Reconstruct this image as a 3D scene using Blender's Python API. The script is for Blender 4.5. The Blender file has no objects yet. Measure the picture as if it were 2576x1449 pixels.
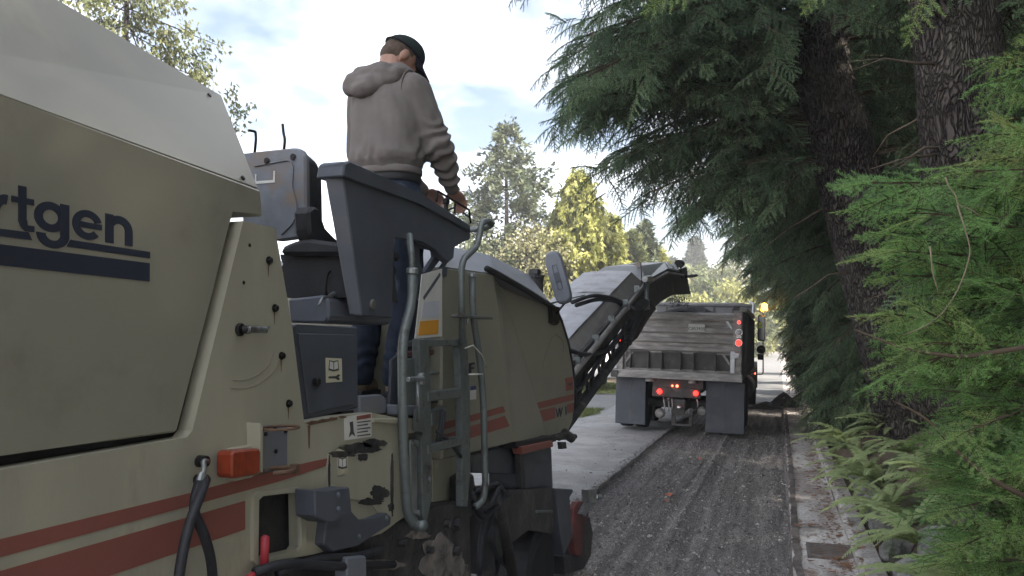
import bpy, bmesh, math, random
import numpy as np
from mathutils import Vector, Matrix, Euler
random.seed(7)
RNG = np.random.default_rng(11)
R = math.radians
SC = bpy.context.scene
COL = SC.collection

# ------------------------------------------------------------------ camera
CAM_H, F_PX, W_PX, H_PX = 1.80, 2009.0, 2576.0, 1449.0
CAM_YAW, CAM_PITCH = R(18.50864), R(3.77338)
cd = bpy.data.cameras.new('camera')
cam = bpy.data.objects.new('camera', cd)
COL.objects.link(cam)
cam.location = (0, 0, CAM_H)
cam.rotation_euler = (R(90) + CAM_PITCH, 0, CAM_YAW)
cd.sensor_fit = 'HORIZONTAL'
cd.sensor_width = 36.0
cd.lens = 36.0 * F_PX / W_PX
cd.clip_start, cd.clip_end = 0.05, 2000
SC.camera = cam

# ------------------------------------------------------------------ sky
SUN_AZ, SUN_EL = 112.0, 41.0            # degrees clockwise from +Y (road direction)
world = bpy.data.worlds.new('World')
SC.world = world
world.use_nodes = True
wn, wl = world.node_tree.nodes, world.node_tree.links
wn.clear()
def wnode(t, **k):
    n = wn.new(t)
    for a, b in k.items():
        setattr(n, a, b)
    return n
sky = wnode('ShaderNodeTexSky', sky_type='NISHITA', sun_disc=False)
sky.sun_elevation, sky.sun_rotation = R(SUN_EL), R(SUN_AZ)
sky.air_density, sky.dust_density, sky.ozone_density = 1.0, 1.2, 1.0
tc = wnode('ShaderNodeTexCoord')
sep = wnode('ShaderNodeSeparateXYZ')
wl.new(tc.outputs['Generated'], sep.inputs[0])
zc = wnode('ShaderNodeMath', operation='MAXIMUM'); wl.new(sep.outputs['Z'], zc.inputs[0]); zc.inputs[1].default_value = 0.0
za = wnode('ShaderNodeMath', operation='ADD'); wl.new(zc.outputs[0], za.inputs[0]); za.inputs[1].default_value = 0.22
comb = wnode('ShaderNodeCombineXYZ')
for ax in 'XY':
    dv = wnode('ShaderNodeMath', operation='DIVIDE')
    wl.new(sep.outputs[ax], dv.inputs[0]); wl.new(za.outputs[0], dv.inputs[1]); wl.new(dv.outputs[0], comb.inputs[ax])
n1 = wnode('ShaderNodeTexNoise'); n1.inputs['Scale'].default_value = 1.15; n1.inputs['Detail'].default_value = 6; n1.inputs['Roughness'].default_value = 0.55
off = wnode('ShaderNodeVectorMath', operation='ADD'); wl.new(comb.outputs[0], off.inputs[0]); off.inputs[1].default_value = (3.1, 1.7, 0.4)
wl.new(off.outputs[0], n1.inputs['Vector'])
cr = wnode('ShaderNodeValToRGB')
cr.color_ramp.elements[0].position, cr.color_ramp.elements[1].position = 0.405, 0.675
cr.color_ramp.elements[0].color = (0.0, 0.0, 0.0, 1)
wl.new(n1.outputs['Fac'], cr.inputs[0])
n2 = wnode('ShaderNodeTexNoise'); n2.inputs['Scale'].default_value = 2.3; n2.inputs['Detail'].default_value = 5
wl.new(off.outputs[0], n2.inputs['Vector'])
cc = wnode('ShaderNodeValToRGB')
cc.color_ramp.elements[0].position, cc.color_ramp.elements[1].position = 0.34, 0.62
cc.color_ramp.elements[0].color = (0.235, 0.245, 0.275, 1); cc.color_ramp.elements[1].color = (0.47, 0.47, 0.48, 1)
wl.new(n2.outputs['Fac'], cc.inputs[0])
mulb = wnode('ShaderNodeVectorMath', operation='SCALE'); wl.new(sky.outputs[0], mulb.inputs[0]); mulb.inputs['Scale'].default_value = 0.022
mixc = wnode('ShaderNodeMixRGB'); wl.new(cr.outputs[0], mixc.inputs[0]); wl.new(mulb.outputs[0], mixc.inputs[1]); wl.new(cc.outputs[0], mixc.inputs[2])
bg = wnode('ShaderNodeBackground'); bg.inputs['Strength'].default_value = 1.0
wl.new(mixc.outputs[0], bg.inputs['Color'])
wo = wnode('ShaderNodeOutputWorld'); wl.new(bg.outputs[0], wo.inputs['Surface'])

# ------------------------------------------------------------------ sun
sd = bpy.data.lights.new('sun', 'SUN')
sd.energy, sd.angle, sd.color = 1.9, R(2.0), (1.0, 0.93, 0.82)
sun = bpy.data.objects.new('sun', sd)
COL.objects.link(sun)
_az, _el = R(SUN_AZ), R(SUN_EL)
to_sun = Vector((math.sin(_az) * math.cos(_el), math.cos(_az) * math.cos(_el), math.sin(_el)))
sun.rotation_euler = to_sun.to_track_quat('Z', 'Y').to_euler()
sun.location = (30, -20, 40)

SC.view_settings.view_transform = 'Standard'
SC.view_settings.look = 'None'
SC.view_settings.exposure = 3.42
SC.view_settings.gamma = 1.0
SC.render.engine = 'CYCLES'
SC.cycles.use_denoising = True
SC.cycles.max_bounces = 6
SC.cycles.diffuse_bounces = 4
SC.cycles.glossy_bounces = 2
SC.cycles.transmission_bounces = 2
SC.cycles.volume_bounces = 0
SC.cycles.transparent_max_bounces = 8

# ------------------------------------------------------------------ measuring: photo position -> point in the place
_f = Vector((-math.sin(CAM_YAW) * math.cos(CAM_PITCH), math.cos(CAM_YAW) * math.cos(CAM_PITCH), math.sin(CAM_PITCH)))
_r = Vector((math.cos(CAM_YAW), math.sin(CAM_YAW), 0))
_u = _r.cross(_f)
CAMP = Vector((0, 0, CAM_H))
def ray(px, py):
    return _f + _r * ((px - W_PX / 2) / F_PX) - _u * ((py - H_PX / 2) / F_PX)
def onX(px, py, X):
    d = ray(px, py); return CAMP + d * (X / d.x)
def onY(px, py, Y):
    d = ray(px, py); return CAMP + d * (Y / d.y)
def onZ(px, py, Z=0.0):
    d = ray(px, py); return CAMP + d * ((Z - CAM_H) / d.z)

# ------------------------------------------------------------------ materials
MATS = {}
def mat(name, col, rough=0.6, metal=0.0, var=0.15, scale=6.0, bump=0.0, bscale=60.0, dirt=None, dirt_amt=0.0, dirt_scale=3.0,
        stretch=None, emit=None, estr=0.0, spec=0.5, coat=0.0):
    """Principled material: base colour broken up by noise, optional dirt patches and fine relief."""
    if name in MATS:
        return MATS[name]
    m = bpy.data.materials.new(name)
    m.use_nodes = True
    nt = m.node_tree; N, L = nt.nodes, nt.links
    b = N['Principled BSDF']
    b.inputs['Roughness'].default_value = rough
    b.inputs['Metallic'].default_value = metal
    b.inputs['Specular IOR Level'].default_value = spec
    if coat:
        b.inputs['Coat Weight'].default_value = coat
    tcn = N.new('ShaderNodeTexCoord')
    vec = tcn.outputs['Object']
    if stretch:
        mp = N.new('ShaderNodeMapping'); mp.inputs['Scale'].default_value = stretch
        L.new(vec, mp.inputs['Vector']); vec = mp.outputs[0]
    nz = N.new('ShaderNodeTexNoise'); nz.inputs['Scale'].default_value = scale; nz.inputs['Detail'].default_value = 5
    nz.inputs['Roughness'].default_value = 0.6
    L.new(vec, nz.inputs['Vector'])
    rp = N.new('ShaderNodeValToRGB')
    c = Vector(col[:3])
    lo, hi = c * (1 - var), c * (1 + var)
    rp.color_ramp.elements[0].position, rp.color_ramp.elements[1].position = 0.3, 0.7
    rp.color_ramp.elements[0].color = (*lo, 1); rp.color_ramp.elements[1].color = (*[min(1, x) for x in hi], 1)
    L.new(nz.outputs['Fac'], rp.inputs[0])
    out = rp.outputs[0]
    if dirt is not None:
        nd = N.new('ShaderNodeTexNoise'); nd.inputs['Scale'].default_value = dirt_scale; nd.inputs['Detail'].default_value = 8
        nd.inputs['Roughness'].default_value = 0.68
        L.new(vec, nd.inputs['Vector'])
        rd = N.new('ShaderNodeValToRGB')
        p = 0.66 - 0.3 * dirt_amt
        rd.color_ramp.elements[0].position, rd.color_ramp.elements[1].position = p, min(1, p + 0.16)
        L.new(nd.outputs['Fac'], rd.inputs[0])
        mx = N.new('ShaderNodeMixRGB'); mx.inputs[2].default_value = (*dirt, 1)
        L.new(rd.outputs[0], mx.inputs[0]); L.new(out, mx.inputs[1]); out = mx.outputs[0]
    L.new(out, b.inputs['Base Color'])
    if bump:
        nb = N.new('ShaderNodeTexNoise'); nb.inputs['Scale'].default_value = bscale; nb.inputs['Detail'].default_value = 4
        L.new(vec, nb.inputs['Vector'])
        bp = N.new('ShaderNodeBump'); bp.inputs['Strength'].default_value = min(1, bump); bp.inputs['Distance'].default_value = 0.01 * max(1, bump)
        L.new(nb.outputs['Fac'], bp.inputs['Height']); L.new(bp.outputs[0], b.inputs['Normal'])
    if emit:
        b.inputs['Emission Color'].default_value = (*emit, 1); b.inputs['Emission Strength'].default_value = estr
    MATS[name] = m
    return m

def leafmat(name, c1, c2, rough=0.55, trans=0.25, scale=1.5, inst=False, c3=None):
    """Foliage: two tones by a per-piece attribute, some light passing through."""
    if name in MATS:
        return MATS[name]
    m = bpy.data.materials.new(name); m.use_nodes = True
    nt = m.node_tree; N, L = nt.nodes, nt.links
    b = N['Principled BSDF']; out = N['Material Output']
    at = N.new('ShaderNodeAttribute'); at.attribute_name = 'tint'; at.attribute_type = 'INSTANCER' if inst else 'GEOMETRY'
    mx = N.new('ShaderNodeMixRGB'); mx.inputs[1].default_value = (*c1, 1); mx.inputs[2].default_value = (*c2, 1)
    L.new(at.outputs['Fac'], mx.inputs[0])
    if c3:
        rp = N.new('ShaderNodeValToRGB'); cr_ = rp.color_ramp
        cr_.elements[0].color = (*c1, 1); cr_.elements[1].color = (*c3, 1); cr_.elements[1].position = 1.0
        e_ = cr_.elements.new(.55); e_.color = (*c2, 1)
        L.new(at.outputs['Fac'], rp.inputs[0]); mx = rp
    L.new(mx.outputs[0], b.inputs['Base Color'])
    b.inputs['Roughness'].default_value = rough
    b.inputs['Specular IOR Level'].default_value = 0.35
    tr = N.new('ShaderNodeBsdfTranslucent'); L.new(mx.outputs[0], tr.inputs['Color'])
    ms = N.new('ShaderNodeMixShader'); ms.inputs[0].default_value = trans
    L.new(b.outputs[0], ms.inputs[1]); L.new(tr.outputs[0], ms.inputs[2]); L.new(ms.outputs[0], out.inputs['Surface'])
    MATS[name] = m
    return m

# ------------------------------------------------------------------ mesh helpers
def link(o, parent=None):
    COL.objects.link(o)
    if parent is not None:
        o.parent = parent
        o.matrix_parent_inverse = Matrix.Translation(-parent.location) if not parent.get('_rot') else parent.matrix_basis.inverted()
    return o
def tag(o, label, cat, group=None):
    o['label'] = label; o['category'] = cat
    if group:
        o['group'] = group
    return o
def thing(name, label, cat, loc=(0, 0, 0), group=None):
    o = bpy.data.objects.new(name, None)
    o.empty_display_size = 0.1
    o.location = loc
    COL.objects.link(o)
    return tag(o, label, cat, group)
def structure(o, kind='structure'):
    o['kind'] = kind
    return o

class MB:
    """Collects shaped pieces (boxes, prisms, tubes, lathes) into one mesh."""
    def __init__(s):
        s.bm = bmesh.new()
    def _take(s, tb, smooth=False, bevel=0.0, seg=1, mtx=None):
        if bevel:
            bmesh.ops.bevel(tb, geom=tb.edges[:], offset=bevel, segments=seg, profile=0.5, affect='EDGES', clamp_overlap=True)
        bmesh.ops.recalc_face_normals(tb, faces=tb.faces[:])
        me = bpy.data.meshes.new('t')
        if mtx is not None:
            tb.transform(mtx)
        if smooth:
            for f in tb.faces:
                f.smooth = True
        tb.to_mesh(me); tb.free()
        s.bm.from_mesh(me)
        bpy.data.meshes.remove(me)
        return s
    def box(s, x0, x1, y0, y1, z0, z1, bevel=0.0, mtx=None):
        tb = bmesh.new()
        vs = [tb.verts.new((x, y, z)) for x in (x0, x1) for y in (y0, y1) for z in (z0, z1)]
        for q in ((0, 1, 3, 2), (4, 6, 7, 5), (0, 4, 5, 1), (2, 3, 7, 6), (0, 2, 6, 4), (1, 5, 7, 3)):
            tb.faces.new([vs[i] for i in q])
        return s._take(tb, bevel=bevel, mtx=mtx)
    def loft(s, rings, smooth=False, bevel=0.0, cap=True):
        tb = bmesh.new()
        R_ = [[tb.verts.new(p) for p in r] for r in rings]
        n = len(R_[0])
        for a, b in zip(R_[:-1], R_[1:]):
            for i in range(n):
                tb.faces.new((a[i], a[(i + 1) % n], b[(i + 1) % n], b[i]))
        if cap:
            tb.faces.new(R_[0][::-1]); tb.faces.new(R_[-1])
        return s._take(tb, smooth=smooth, bevel=bevel)
    def prism(s, pts, vec, bevel=0.0):
        """polygon pts (3-D) swept along vec"""
        vec = Vector(vec)
        return s.loft([[Vector(p) for p in pts], [Vector(p) + vec for p in pts]], bevel=bevel)
    def sheet(s, pts):
        tb = bmesh.new(); tb.faces.new([tb.verts.new(p) for p in pts])
        me = bpy.data.meshes.new('t'); tb.to_mesh(me); tb.free(); s.bm.from_mesh(me); bpy.data.meshes.remove(me)
        return s
    def tube(s, pts, r, seg=10, smooth=True, cap=True, rnd=0.0):
        pts = [Vector(p) for p in pts]
        if rnd:
            q = [pts[0]]
            for i in range(1, len(pts) - 1):
                a, b, c = pts[i - 1], pts[i], pts[i + 1]
                d1, d2 = (a - b), (c - b)
                t = min(rnd, d1.length * 0.45, d2.length * 0.45)
                p1, p2 = b + d1.normalized() * t, b + d2.normalized() * t
                for k in range(6):
                    u = k / 5
                    q.append(p1 * (1 - u) ** 2 + b * 2 * u * (1 - u) + p2 * u * u)
            q.append(pts[-1]); pts = q
        rs = r if isinstance(r, (list, tuple)) else [r] * len(pts)
        if len(rs) != len(pts):
            rs = list(np.interp(np.linspace(0, 1, len(pts)), np.linspace(0, 1, len(rs)), rs))
        rings = []
        nrm = None
        for i, p in enumerate(pts):
            t = (pts[min(i + 1, len(pts) - 1)] - pts[max(i - 1, 0)]).normalized()
            if nrm is None:
                ref = Vector((0, 0, 1)) if abs(t.z) < 0.9 else Vector((1, 0, 0))
                nrm = t.cross(ref).normalized()
            nrm = (nrm - t * nrm.dot(t)).normalized()
            bn = t.cross(nrm)
            rings.append([p + (nrm * math.cos(2 * math.pi * k / seg) + bn * math.sin(2 * math.pi * k / seg)) * rs[i] for k in range(seg)])
        return s.loft(rings, smooth=smooth, cap=cap)
    def cyl(s, p0, p1, r, seg=14, bevel=0.0):
        p0, p1 = Vector(p0), Vector(p1)
        if bevel:
            d = (p1 - p0).normalized() * bevel
            return s.tube([p0, p0 + d, p1 - d, p1], [r - bevel, r, r, r - bevel] if not isinstance(r, (list, tuple)) else r, seg, smooth=False)
        return s.tube([p0, p1], r, seg, smooth=False)
    def lathe(s, prof, c, axis='Z', seg=20, smooth=True):
        """prof: list of (radius, height along axis)"""
        rings = []
        for rr, h in prof:
            ring = []
            for k in range(seg):
                a = 2 * math.pi * k / seg
                u, v = rr * math.cos(a), rr * math.sin(a)
                ring.append(Vector(c) + (Vector((u, v, h)) if axis == 'Z' else Vector((h, u, v)) if axis == 'X' else Vector((v, h, u))))
            rings.append(ring)
        return s.loft(rings, smooth=smooth)
    def build(s, name, m, parent=None, loc=None):
        me = bpy.data.meshes.new(name)
        s.bm.to_mesh(me); s.bm.free()
        for mm in (m if isinstance(m, (list, tuple)) else [m]):
            me.materials.append(mm)
        o = bpy.data.objects.new(name, me)
        if loc is not None:
            o.location = loc
        return link(o, parent)

def part(name, m, parent, fn):
    b = MB(); fn(b)
    return b.build(name, m, parent)
def soup(name, tris, mats, parent=None, midx=None, tint=None, smooth=False):
    """one mesh from an (n,3,3) array of triangles"""
    tris = np.asarray(tris, np.float32)
    n = len(tris)
    me = bpy.data.meshes.new(name)
    me.vertices.add(n * 3); me.vertices.foreach_set('co', tris.reshape(-1))
    me.loops.add(n * 3); me.loops.foreach_set('vertex_index', np.arange(n * 3, dtype=np.int32))
    me.polygons.add(n); me.polygons.foreach_set('loop_start', np.arange(0, n * 3, 3, dtype=np.int32))
    try:
        me.polygons.foreach_set('loop_total', np.full(n, 3, dtype=np.int32))
    except Exception:
        pass
    if midx is not None:
        me.polygons.foreach_set('material_index', np.asarray(midx, np.int32))
    if tint is not None:
        a = me.attributes.new('tint', 'FLOAT', 'FACE'); a.data.foreach_set('value', np.asarray(tint, np.float32))
    me.update(calc_edges=True)
    for mm in mats:
        me.materials.append(mm)
    o = bpy.data.objects.new(name, me)
    return link(o, parent)
# ================================================================== GROUND
def smooth(a, b, x):
    t = np.clip((x - a) / (b - a), 0, 1); return t * t * (3 - 2 * t)
def vnoise(x, y, s, seed=0):
    """cheap value noise for relief"""
    x = np.asarray(x) * s + seed * 17.3; y = np.asarray(y) * s + seed * 9.1
    def h(i, j):
        v = np.sin(i * 127.1 + j * 311.7) * 43758.5453; return v - np.floor(v)
    i, j = np.floor(x), np.floor(y); u, v = x - i, y - j
    u, v = u * u * (3 - 2 * u), v * v * (3 - 2 * v)
    return (h(i, j) * (1 - u) + h(i + 1, j) * u) * (1 - v) + (h(i, j + 1) * (1 - u) + h(i + 1, j + 1) * u) * v - 0.5
def bank_z(x, y):
    z = 0.06 + 0.16 * smooth(0.72, 1.0, x) + 0.5 * smooth(0.9, 1.7, x) + 0.35 * smooth(1.5, 3.2, x) + 0.5 * smooth(3, 9, x)
    fade = 1 - 0.75 * smooth(40, 75, y)
    return z * fade
def ground_z(x, y):
    zr = bank_z(x, y) + 0.10 * vnoise(x, y, 1.7, 2) * smooth(0.75, 1.4, x) + 0.05 * vnoise(x, y, 5, 3) * smooth(0.75, 1.2, x)
    zl = -0.035 + 0.05 * vnoise(x, y, 0.8, 5)
    z = np.where(x > 0.70, zr, np.where(x < -4.72, zl, -0.16))
    z = np.where(y > 108, np.where(x > 0.70, z, np.maximum(z, -0.03)), z)
    hill = 9.0 * smooth(120, 260, y) * smooth(-140, 10, x + 60) + 6 * smooth(150, 400, np.hypot(x, y))
    return z + hill * smooth(110, 160, y)
def gridmesh(name, xs, ys, zf, m, parent=None, smooth_=True):
    X, Y = np.meshgrid(xs, ys)
    Z = zf(X, Y)
    V = np.stack([X, Y, Z], -1).reshape(-1, 3)
    nx, ny = len(xs), len(ys)
    idx = np.arange(nx * ny).reshape(ny, nx)
    F = np.stack([idx[:-1, :-1], idx[:-1, 1:], idx[1:, 1:], idx[1:, :-1]], -1).reshape(-1, 4)
    me = bpy.data.meshes.new(name)
    me.from_pydata(V.tolist(), [], F.tolist())
    if smooth_:
        me.polygons.foreach_set('use_smooth', np.ones(len(F), bool))
    me.materials.append(m)
    o = bpy.data.objects.new(name, me)
    return link(o, parent)

def two_tone(name, cols, scales, rough=0.9, bump=0.4, bscale=40, thr=(0.42, 0.58), spec=0.3, dist=0.02, stretch=None, speck=None, speck_scale=90, grain=(.62, 1.25)):
    """ground cover: base, patches, fine grain and small stones"""
    m = bpy.data.materials.new(name); m.use_nodes = True
    nt = m.node_tree; N, L = nt.nodes, nt.links; b = N['Principled BSDF']
    b.inputs['Roughness'].default_value = rough; b.inputs['Specular IOR Level'].default_value = spec
    tcn = N.new('ShaderNodeTexCoord'); vec = tcn.outputs['Object']
    vec0 = vec
    if stretch:
        mp = N.new('ShaderNodeMapping'); mp.inputs['Scale'].default_value = stretch
        L.new(vec, mp.inputs['Vector']); vec = mp.outputs[0]
    def noise(s, d=6, v=None):
        n = N.new('ShaderNodeTexNoise'); n.inputs['Scale'].default_value = s; n.inputs['Detail'].default_value = d
        n.inputs['Roughness'].default_value = 0.65; L.new(v or vec, n.inputs['Vector']); return n.outputs['Fac']
    def ramp(src, a, bb, c0=(0, 0, 0), c1=(1, 1, 1)):
        r_ = N.new('ShaderNodeValToRGB'); r_.color_ramp.elements[0].position = a; r_.color_ramp.elements[1].position = bb
        r_.color_ramp.elements[0].color = (*c0, 1); r_.color_ramp.elements[1].color = (*c1, 1); L.new(src, r_.inputs[0]); return r_.outputs[0]
    col = ramp(noise(scales[0]), thr[0], thr[1], cols[0], cols[1])
    if len(cols) > 2:
        mx = N.new('ShaderNodeMixRGB'); mx.inputs[2].default_value = (*cols[2], 1)
        L.new(ramp(noise(scales[1], 8), 0.5, 0.62), mx.inputs[0]); L.new(col, mx.inputs[1]); col = mx.outputs[0]
    mg = N.new('ShaderNodeMixRGB'); mg.blend_type = 'MULTIPLY'; mg.inputs[0].default_value = 1
    L.new(col, mg.inputs[1]); L.new(ramp(noise(scales[-1], 3, vec0), 0.25, 0.75, (grain[0],) * 3, (grain[1],) * 3), mg.inputs[2]); col = mg.outputs[0]
    if speck is not None:
        vo = N.new('ShaderNodeTexVoronoi'); vo.inputs['Scale'].default_value = speck_scale; L.new(vec0, vo.inputs['Vector'])
        mz = N.new('ShaderNodeMixRGB'); mz.inputs[2].default_value = (*speck, 1)
        sp = N.new('ShaderNodeMath'); sp.operation = 'MULTIPLY'
        L.new(ramp(vo.outputs['Distance'], 0.18, 0.30, (1, 1, 1), (0, 0, 0)), sp.inputs[0])
        sv = N.new('ShaderNodeSeparateXYZ'); L.new(vo.outputs['Color'], sv.inputs[0])
        L.new(ramp(sv.outputs[0], 0.72, 0.8), sp.inputs[1])
        L.new(sp.outputs[0], mz.inputs[0]); L.new(col, mz.inputs[1]); col = mz.outputs[0]
    L.new(col, b.inputs['Base Color'])
    bp = N.new('ShaderNodeBump'); bp.inputs['Strength'].default_value = bump; bp.inputs['Distance'].default_value = dist
    L.new(noise(bscale, 4, vec0), bp.inputs['Height']); L.new(bp.outputs[0], b.inputs['Normal'])
    MATS[name] = m
    return m

M_soil = two_tone('forest_floor', [(0.09, 0.065, 0.048), (0.16, 0.12, 0.09), (0.075, 0.09, 0.04)], [1.2, 0.7, 40], bump=0.8, bscale=30, speck=(0.16, 0.10, 0.06), speck_scale=40)
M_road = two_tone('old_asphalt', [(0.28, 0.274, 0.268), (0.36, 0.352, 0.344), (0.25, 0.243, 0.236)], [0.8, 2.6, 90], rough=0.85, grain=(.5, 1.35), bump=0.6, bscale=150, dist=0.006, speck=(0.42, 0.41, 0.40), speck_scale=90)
M_road2 = two_tone('glare_darkened_asphalt', [(0.17, 0.168, 0.166), (0.21, 0.207, 0.204), (0.155, 0.152, 0.15)], [0.5, 1.4, 120], rough=0.9, bump=0.35, bscale=150, dist=0.006, speck=(0.26, 0.255, 0.25), speck_scale=130)  # same asphalt, coloured darker so the sunlit stretch does not burn out
M_mill = two_tone('milled_asphalt', [(0.185, 0.170, 0.160), (0.27, 0.25, 0.236), (0.34, 0.31, 0.288)], [2.2, 1.1, 75], rough=0.95, bump=1.0, bscale=48, dist=0.05, stretch=(5.0, 0.25, 1), speck=(0.42, 0.39, 0.35), speck_scale=48, spec=.15, grain=(.30, 1.7))
M_gutter = two_tone('gutter_concrete', [(0.36, 0.32, 0.295), (0.72, 0.70, 0.67), (0.25, 0.185, 0.15)], [1.3, 2.6, 45], rough=0.9, bump=0.5, bscale=45, dist=0.01, thr=(0.44, 0.58), stretch=(1.5, 0.8, 1), speck=(0.13, 0.08, 0.05), speck_scale=38)
M_grass = two_tone('lawn', [(0.10, 0.13, 0.035), (0.14, 0.17, 0.05), (0.20, 0.17, 0.085)], [0.8, 0.5, 30], bump=0.8, bscale=25, dist=0.05)
M_stone = two_tone('mossy_stone', [(0.20, 0.195, 0.19), (0.30, 0.29, 0.28), (0.075, 0.10, 0.04)], [4, 3, 30], bump=0.8, bscale=18, dist=0.02)

_xs = np.unique(np.round(np.concatenate([np.linspace(-700, -60, 24), np.linspace(-60, -8, 40), np.linspace(-8, 0.6, 24), [0.68, 0.705], np.linspace(0.72, 4.5, 48), np.linspace(4.7, 12, 22), np.linspace(12.5, 60, 24), np.linspace(64, 700, 24)]), 3))
_ys = np.unique(np.round(np.concatenate([np.linspace(-120, -8, 18), np.linspace(-7, 22, 110), np.linspace(22.5, 120, 100), np.linspace(123, 300, 60), np.linspace(310, 1100, 30)]), 3))
def _ground_mat():
    m = M_soil
    return m
ground = structure(gridmesh('ground', _xs, _ys, ground_z, M_soil))

TR_L, TR_R, TR_END = -2.16, 0.08, 23.2
def edge_wob(y):
    return 0.020 * vnoise(y, y * 0 + 1.0, 3.1, 1) + 0.030 * vnoise(y, y * 0 + 4.0, 11.0, 2) + 0.02 * vnoise(y, y * 0, 31.0, 3)
# old asphalt carriageway left of the cut, with a broken vertical edge
def _road(b):
    pass
ys = np.concatenate([np.arange(-7, 23.2, 0.05), [23.2]])
V, Fc = [], []
for i, y in enumerate(ys):
    w = float(edge_wob(np.array(y)))
    V += [(-4.75 + 0.05 * math.sin(y * 0.9), y, 0.0), (-3.4, y, 0.012), (TR_L + w, y, 0.0), (TR_L + w + 0.008, y, -0.085)]
    if i:
        k = i * 4
        for j in range(3):
            Fc.append((k - 4 + j, k - 4 + j + 1, k + j + 1, k + j))
me = bpy.data.meshes.new('road'); me.from_pydata(V, [], Fc); me.materials.append(M_road)
road = structure(link(bpy.data.objects.new('road', me)))
# the carriageway beyond the end of the cut
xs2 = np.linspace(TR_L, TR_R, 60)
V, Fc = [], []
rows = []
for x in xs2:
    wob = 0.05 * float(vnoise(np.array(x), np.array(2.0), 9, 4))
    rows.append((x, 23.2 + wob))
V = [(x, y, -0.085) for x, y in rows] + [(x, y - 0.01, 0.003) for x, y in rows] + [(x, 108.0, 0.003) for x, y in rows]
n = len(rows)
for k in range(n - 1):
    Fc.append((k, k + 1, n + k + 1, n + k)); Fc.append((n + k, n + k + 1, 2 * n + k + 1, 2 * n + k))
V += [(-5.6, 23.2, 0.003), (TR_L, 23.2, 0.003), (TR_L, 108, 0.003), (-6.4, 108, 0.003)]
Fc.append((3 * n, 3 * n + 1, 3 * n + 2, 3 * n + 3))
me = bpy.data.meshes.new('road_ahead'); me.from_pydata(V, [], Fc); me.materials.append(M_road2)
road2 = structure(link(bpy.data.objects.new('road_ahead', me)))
# cross street in the distance and side street
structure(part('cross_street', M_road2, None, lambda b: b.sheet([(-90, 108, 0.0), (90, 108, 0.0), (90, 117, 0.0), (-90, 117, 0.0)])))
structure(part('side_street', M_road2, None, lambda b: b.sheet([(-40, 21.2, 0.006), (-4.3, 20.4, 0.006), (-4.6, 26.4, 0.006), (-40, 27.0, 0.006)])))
# milled strip: rough floor with long ridges left by the drum
xs = np.concatenate([np.arange(TR_L - 0.02, TR_R + 0.1, 0.028)])
ysm = np.concatenate([np.arange(-6.0, 3.0, 0.12), np.arange(3.0, 14, 0.045), np.arange(14, 23.35, 0.1)])
def mill_z(x, y):
    z = -0.066 + 0.010 * vnoise(x, y, 6, 1) + 0.013 * vnoise(x, y * 0.8, 19, 2) + 0.012 * vnoise(x, y, 33, 6)
    z += 0.009 * np.sin(y * 2 * np.pi / 0.13 + 4 * vnoise(x, y, 2.5, 7)) * (0.5 + vnoise(x, y, 1.5, 9))
    for xc, w, h in ((-1.02, 0.035, 0.032), (-0.86, 0.045, -0.020), (-1.16, 0.04, -0.018), (-1.45, 0.03, 0.012), (-0.6, 0.03, 0.012), (-0.35, 0.06, -0.012), (-0.12, 0.05, 0.014), (-1.75, 0.05, 0.012)):
        z += h * np.exp(-((x - xc - 0.02 * vnoise(y, y * 0, 0.6, 8)) / w) ** 2) * (0.75 + 0.5 * vnoise(x, y, 4, 11))
    z += 0.030 * smooth(0.02, 0.085, x) * (0.7 + vnoise(x, y, 8, 3)) + 0.02 * smooth(-2.06, -2.14, x) * (0.6 + vnoise(x, y, 9, 12))
    return z
milled = structure(gridmesh('milled_lane', xs, ysm, mill_z, M_mill, smooth_=False))
# paint dabs sprayed on the milled floor
M_orange = mat('spray_paint', (0.55, 0.15, 0.075), 0.9, var=0.3, scale=30, dirt=(0.15, 0.14, 0.135), dirt_amt=0.45, dirt_scale=30)
for (px, py, sx, sy) in ((1760, 1155, 0.03, 0.13), (1683, 1246, 0.045, 0.10), (1676, 1262, 0.025, 0.05), (2010, 1083, 0.03, 0.14)):
    p = onZ(px, py, -0.05)
    b = MB()
    ring = []
    for k in range(14):
        a = 2 * math.pi * k / 14; q = 1 + 0.35 * math.sin(k * 3.7 + px)
        ring.append((p.x + sx * q * math.cos(a), p.y + sy * q * math.sin(a), (-0.036 if px < 1900 else 0.014) + 0.002 * math.sin(k)))
    b.sheet(ring); b.build('paint_mark', M_orange, milled)

# gutter, kerb
ys = np.arange(-7, 108, 0.25)
def gut_z(x, y):
    return -0.005 + 0.02 * smooth(0.30, 0.08, x) * 0 + 0.008 * vnoise(x, y, 5, 3) + 0.03 * smooth(0.42, 0.52, x)
gutter = structure(gridmesh('gutter', np.array([0.06, 0.14, 0.24, 0.34, 0.44, 0.535]), ys, gut_z, M_gutter))
V, Fc = [], []
for i, y in enumerate(np.arange(-7, 23.3, 0.06)):
    w = 0.035 * float(vnoise(np.array(y), np.array(3.0), 6, 8)) + 0.02 * float(vnoise(np.array(y), np.array(3.0), 23, 9))
    V += [(0.045 + w, y, -0.075), (0.075 + w, y, 0.004), (0.135 + w * .4, y, 0.010)]
    if i:
        k = 3 * i
        Fc += [(k - 3, k - 2, k + 1, k), (k - 2, k - 1, k + 2, k + 1)]
M_lip = two_tone('broken_gutter_edge', [(0.10, 0.085, 0.078), (0.19, 0.165, 0.15), (0.09, 0.07, 0.06)], [3, 5, 60], bump=0.8, bscale=50)
me = bpy.data.meshes.new('gutter_edge'); me.from_pydata(V, [], Fc); me.materials.append(M_lip)
structure(link(bpy.data.objects.new('gutter_edge', me)))
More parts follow.
